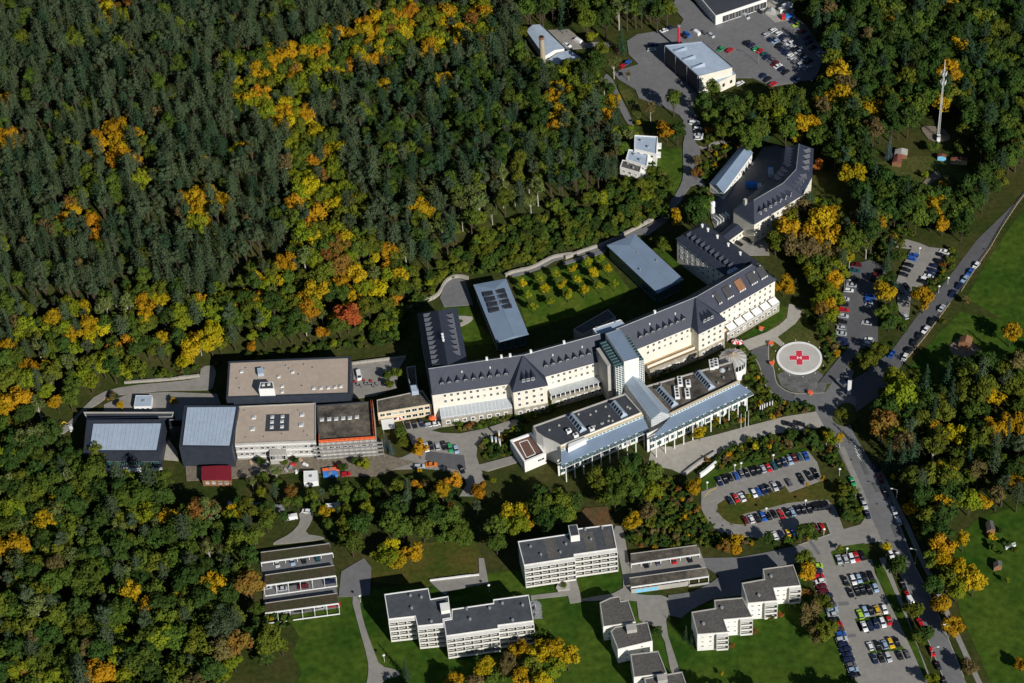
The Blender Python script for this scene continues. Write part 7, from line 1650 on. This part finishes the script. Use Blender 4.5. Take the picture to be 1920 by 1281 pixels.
HP = HILL[:-1]+[Vector((HILL[-1].x, 640)), Vector((-520, 640)), Vector((-520, HILL[0].y))]
scatter(HP, 4.7, hill_mix, 'in the hillside forest', 'hillside forest trees', (.72, 1.32), 2.0, .48)
LOW = N_([(-260, 850), (60, 850), (140, 838), (150, 890), (330, 905), (400, 930), (480, 955), (490, 1000), (470, 1060), (490, 1170), (540, 1230), (430, 1300), (420, 1480), (-260, 1480)])
scatter(LOW, 5.3, mixer('low'), 'in the lower wood', 'lower wood trees', (.75, 1.4), 1.5, .48)
scatter(N_([(430, 900), (620, 910), (720, 905), (860, 920), (870, 960), (700, 1000), (640, 1030), (590, 990), (500, 1000), (430, 960)]), 4.6, mixer('low', .85), 'between the building site and carports', 'trees between site and carports', (.6, 1.0), 1.2)
EAST = N_([(1520, 260), (1560, 110), (1580, 0), (1600, -200), (2100, -200), (2100, 200), (1900, 330), (1830, 430), (1790, 470), (1690, 430), (1600, 500), (1570, 480), (1600, 420), (1580, 330), (1530, 300)])
CLEAR = N_([(1640, 320), (1660, 275), (1720, 265), (1740, 225), (1800, 240), (1800, 275), (1840, 330), (1820, 370), (1740, 400), (1690, 350)]); BB.append((min(q[0] for q in CLEAR), min(q[1] for q in CLEAR), max(q[0] for q in CLEAR), max(q[1] for q in CLEAR), CLEAR))
scatter(EAST, 5.3, mixer('east', 1.3), 'in the radio mast wood', 'wood around the radio mast', (.7, 1.1), 2.0)
PARK = N_([(1640, 770), (1690, 720), (1740, 750), (1800, 720), (1860, 705), (2060, 680), (2060, 960), (1880, 975), (1800, 985), (1780, 1060), (1740, 1060), (1700, 970), (1668, 890)])
scatter(PARK, 6.2, mixer('park', 1.3), 'in the park beyond the street', 'park trees beyond the street', (.65, 1.05), 5.0)
scatter(N_([(1440, -120), (1580, -120), (1570, 120), (1550, 180), (1530, 140), (1490, 20)]), 5.0, mixer('east', 1.25), 'behind the north car park', 'trees behind the north car park', (.75, 1.1), 1.0)
scatter(N_([(970, -160), (1240, -160), (1250, 50), (1150, 60), (1090, 50), (990, 45)]), 4.3, mixer('right', 1.2), 'in the north grounds', 'trees of the north grounds', (.75, 1.05), 1.0)
scatter(N_([(1010, 150), (1060, 130), (1130, 110), (1150, 150), (1180, 240), (1150, 260), (1120, 330), (1170, 380), (1220, 380), (1240, 300), (1130, 240), (1060, 220)]), 4.6, mixer('fringe', 1.05), 'between villa and boiler house', 'trees between villa and boiler house', (.7, 1.0), 1.2, keep=.8)
scatter(N_([(1310, 225), (1380, 222), (1480, 215), (1560, 190), (1570, 250), (1500, 262), (1420, 280), (1330, 260)]), 5.0, mixer('east', 1.0), 'below the north car park', 'trees below the north car park', (.7, 1.05), 1.2)
scatter(N_([(1440, 430), (1520, 380), (1600, 420), (1590, 480), (1560, 620), (1540, 640), (1520, 540), (1480, 480)]), 4.4, mixer('band', 1.0), 'between the clinic wing and shaded car park', 'autumn trees beside the clinic wing', (.7, 1.0), 1.0)
scatter(N_([(1640, 500), (1690, 450), (1760, 470), (1700, 470), (1665, 520), (1690, 560), (1670, 600), (1720, 580), (1690, 640), (1640, 700), (1640, 620), (1655, 560)]), 5.0, mixer('east', .8), 'between the shaded car parks', 'trees between the shaded car parks', (.6, 1.0), 1.5)
scatter(N_([(1545, 640), (1580, 560), (1600, 480), (1570, 480), (1530, 560), (1520, 600)]), 4.4, mixer('band', .8), 'in the hedge of the shaded car park', 'hedge trees of the shaded car park', (.6, 1.0), 1.0)
scatter(N_([(1838, 1000), (1930, 990), (1930, 1075), (1855, 1062)]), 4.5, mixer('bush'), 'in the meadow garden', 'bushes in the meadow garden', (.6, 1.3), .5, keep=.4)
scatter(N_([(1700, 735), (1760, 700), (1800, 640), (1860, 620), (1920, 640), (1930, 690), (1860, 690), (1800, 705)]), 6.0, mixer('slope', .5), 'around the playground hut', 'bushes around the playground hut', (.5, .9), .8, keep=.4)
# low bushes
BEDS = iter(['below the forecourt drive', 'before the east canopy', 'beside the helipad drive', 'beside the apartment path', 'above the long shed', 'along the clinic basement', 'around the white ventilation pipes', 'beside the helipad', 'in the gravel bed', 'below the forecourt cars', 'below the building site', 'below the looped car park', 'beside the street bays', 'between clinic and front hall', 'beside the container office', 'below the villa', 'beside the lane', 'beside the sunny lot', 'on the grass bank', 'along the country road', 'along the wooded kerb', 'beside the lowest carport'])
for pts, st in (([(1320, 870), (1345, 850), (1440, 818), (1500, 812), (1545, 800), (1580, 860), (1590, 890), (1560, 880), (1520, 840), (1440, 865), (1350, 885)], 2.3), ([(1415, 752), (1430, 735), (1470, 755), (1530, 765), (1520, 775), (1430, 790), (1390, 800), (1330, 805), (1300, 818), (1340, 790)], 2.2), ([(1390, 660), (1405, 660), (1430, 700), (1445, 740), (1480, 755), (1430, 745), (1395, 710)], 2.0),
                ([(1195, 905), (1290, 900), (1310, 960), (1360, 1010), (1420, 1010), (1400, 1030), (1330, 1030), (1190, 1035), (1170, 990)], 2.3), ([(1330, 250), (1390, 230), (1380, 290), (1330, 345), (1312, 330)], 2.4), ([(840, 795), (890, 800), (960, 770), (1010, 750), (1120, 715), (1130, 725), (990, 790), (975, 800), (860, 808)], 1.7), ([(895, 835), (920, 820), (985, 800), (970, 850), (905, 870)], 2.0),
                ([(1515, 600), (1590, 640), (1580, 690), (1550, 730), (1550, 690), (1535, 640)], 2.0), ([(1462, 705), (1500, 708), (1545, 700), (1540, 735), (1490, 735), (1462, 725)], 4.5), ([(760, 900), (860, 905), (850, 925), (770, 930)], 2.2), ([(600, 915), (740, 890), (760, 905), (720, 930), (620, 940)], 2.2), ([(1440, 990), (1570, 980), (1600, 1010), (1440, 1025)], 2.2), ([(1570, 900), (1605, 920), (1622, 985), (1590, 985), (1568, 940)], 2.0), ([(1210, 700), (1290, 660), (1340, 640), (1345, 650), (1220, 715)], 1.8), ([(200, 740), (240, 755), (245, 770), (200, 770)], 1.6),
                ([(1170, 380), (1210, 390), (1260, 380), (1250, 420), (1210, 420)], 2.4), ([(1310, 370), (1330, 340), (1345, 360), (1330, 400)], 2.2), ([(1680, 420), (1720, 440), (1710, 460), (1660, 470), (1670, 500), (1640, 520), (1630, 480)], 2.4), ([(1760, 480), (1790, 470), (1790, 500), (1760, 540), (1740, 560), (1745, 530)], 2.0), ([(1640, 700), (1680, 640), (1730, 570), (1735, 580), (1690, 650), (1650, 710)], 1.8), ([(1660, 890), (1672, 890), (1730, 1010), (1720, 1010)], 2.0), ([(500, 1145), (550, 1160), (540, 1180), (500, 1165)], 1.8)):
    scatter(N_(pts), st, mixer('bush'), next(BEDS, 'in the planted beds'), 'bushes in the planted beds', (.6, 1.3), .5, cull=True)

# ---- build: the largest 300 of each kind as things, the others as woods
def dist(t_): return (Vector((t_[0], t_[1], t_[2]))-CAM).length
def kind_of(t_): return {'pine': 'conifer', 'spruce': 'conifer', 'shrub': 'shrub'}.get(t_[3], 'broadleaf')
def size_word(t_):
    k = t_[6]; return 'small' if k < .72 else ('large' if k > 1.12 else '')
def neighbours(t_):
    """the two nearest trees that look different, for telling look-alikes apart"""
    L = []; k0, k1 = int(t_[0]//6), int(t_[1]//6)
    for i in range(k0-2, k0+3):
        for j in range(k1-2, k1+3):
            for u in NEAR.get((i, j), ()):
                if CW[u[5]] == CW[t_[5]] or u[3] == 'shrub': continue
                d = math.hypot(u[0]-t_[0], u[1]-t_[1])
                if .1 < d < 12: L.append((d, CW[u[5]].replace('thin leaved grey green', 'sparse')))
    out = []
    for d, c in sorted(L):
        if c not in out: out.append(c)
    return out[:2]
NEAR = {}
for t_ in TREES: NEAR.setdefault((int(t_[0]//6), int(t_[1]//6)), []).append(t_)
def individual(t_):
    x, y, z, sh, v, c, s, rz, where, group, wide = t_
    crown, trunk, _ = tree_meshes(sh, v, c); nm, kw = KW[sh]; cw = 'thin leaved' if c == 'birch' else CW[c]
    if sh in ('pine', 'spruce') and cw == 'dark green' : cw = 'deep green'
    u = neighbours(t_) if sh != 'shrub' else []
    extra = '' if not u else (f' near {u[0]} trees' if len(u) == 1 else f' near {u[0]} and {u[1]} trees')
    lab = ' '.join(f'{size_word(t_)} {cw} {kw}{extra} {where}'.split())
    if len(lab.split()) > 16: lab = ' '.join(f'{cw} {kw}{extra} {where}'.split())
    if len(lab.split()) > 16: lab = f'{cw} {kw} near {u[0]} trees {where}'
    if len(lab.split()) > 16: lab = f'{cw} {kw} {where}'
    o = thing(nm, lab, {'conifer': 'conifer', 'shrub': 'shrub'}.get(kind_of(t_), 'tree'), (x, y, z), rz, group)
    sc = (s*wide, s*wide, s); link('trunk', trunk, o, (0, 0, 0), 0, sc); link('crown', crown, o, (0, 0, 0), 0, sc)
models = bpy.data.collections.new('tree_models'); midx = {}
def model_index(sh, v, c):
    k = (sh, v, c)
    if k not in midx:
        o = bpy.data.objects.new(f'tree_model_{len(midx):03d}', tree_meshes(sh, v, c)[2]); models.objects.link(o); midx[k] = len(midx)
    return midx[k]
def wood(name, label, cat, L):
    if not L: return
    me = bpy.data.meshes.new(name); me.from_pydata([(t_[0], t_[1], t_[2]) for t_ in L], [], [])
    idx = [model_index(t_[3], t_[4], t_[5]) for t_ in L]
    for nm, ty, vals in (('model', 'INT', idx), ('turn', 'FLOAT', [t_[7] for t_ in L]), ('size', 'FLOAT', [t_[6] for t_ in L])):
        at = me.attributes.new(nm, ty, 'POINT'); at.data.foreach_set('value', vals)
    o = link(name, me); tag(o, label, cat); o['kind'] = 'stuff'
    ng = bpy.data.node_groups.new(name, 'GeometryNodeTree'); ng.interface.new_socket('Geometry', in_out='INPUT', socket_type='NodeSocketGeometry'); ng.interface.new_socket('Geometry', in_out='OUTPUT', socket_type='NodeSocketGeometry')
    nd = ng.nodes; gi, go = nd.new('NodeGroupInput'), nd.new('NodeGroupOutput'); ci = nd.new('GeometryNodeCollectionInfo'); ci.inputs['Collection'].default_value = models; ci.inputs['Separate Children'].default_value = True; ci.inputs['Reset Children'].default_value = True
    ip = nd.new('GeometryNodeInstanceOnPoints'); ip.inputs['Pick Instance'].default_value = True
    def attr(n, ty): a = nd.new('GeometryNodeInputNamedAttribute'); a.data_type = ty; a.inputs['Name'].default_value = n; return a.outputs['Attribute']
    cx = nd.new('ShaderNodeCombineXYZ'); lk = ng.links.new
    lk(gi.outputs[0], ip.inputs['Points']); lk(ci.outputs[0], ip.inputs['Instance']); lk(attr('model', 'INT'), ip.inputs['Instance Index']); lk(attr('turn', 'FLOAT'), cx.inputs[2]); lk(cx.outputs[0], ip.inputs['Rotation']); lk(attr('size', 'FLOAT'), ip.inputs['Scale']); lk(ip.outputs[0], go.inputs[0])
    md = o.modifiers.new('trees', 'NODES'); md.node_group = ng
placed = {'conifer': [], 'broadleaf': [], 'shrub': []}
for t_ in TREES: placed[kind_of(t_)].append(t_)
for k, L in placed.items():
    vis = []; off = []
    for t_ in L:
        px, py = proj(t_[0], t_[1], t_[2]+SH[t_[3]]*t_[6]*.6); (vis if -20 < px < 1940 and -20 < py < 1300 else off).append(t_)
    vis.sort(key=lambda t_: -SH[t_[3]]*t_[6]/dist(t_))
    for t_ in vis[:300]: individual(t_)
    rest = vis[300:]+off
    nm, lb, ct = {'conifer': ('conifer_forest', 'dense grey green conifer forest covering the hillside', 'forest'), 'broadleaf': ('broadleaf_forest', 'mixed green and autumn coloured broadleaf woodland', 'forest'), 'shrub': ('shrubbery', 'low mixed bushes filling banks and planted beds', 'shrubs')}[k]
    wood(nm, lb, ct, rest)
print('trees', {k: len(v) for k, v in placed.items()}, 'cars', CARN[0])
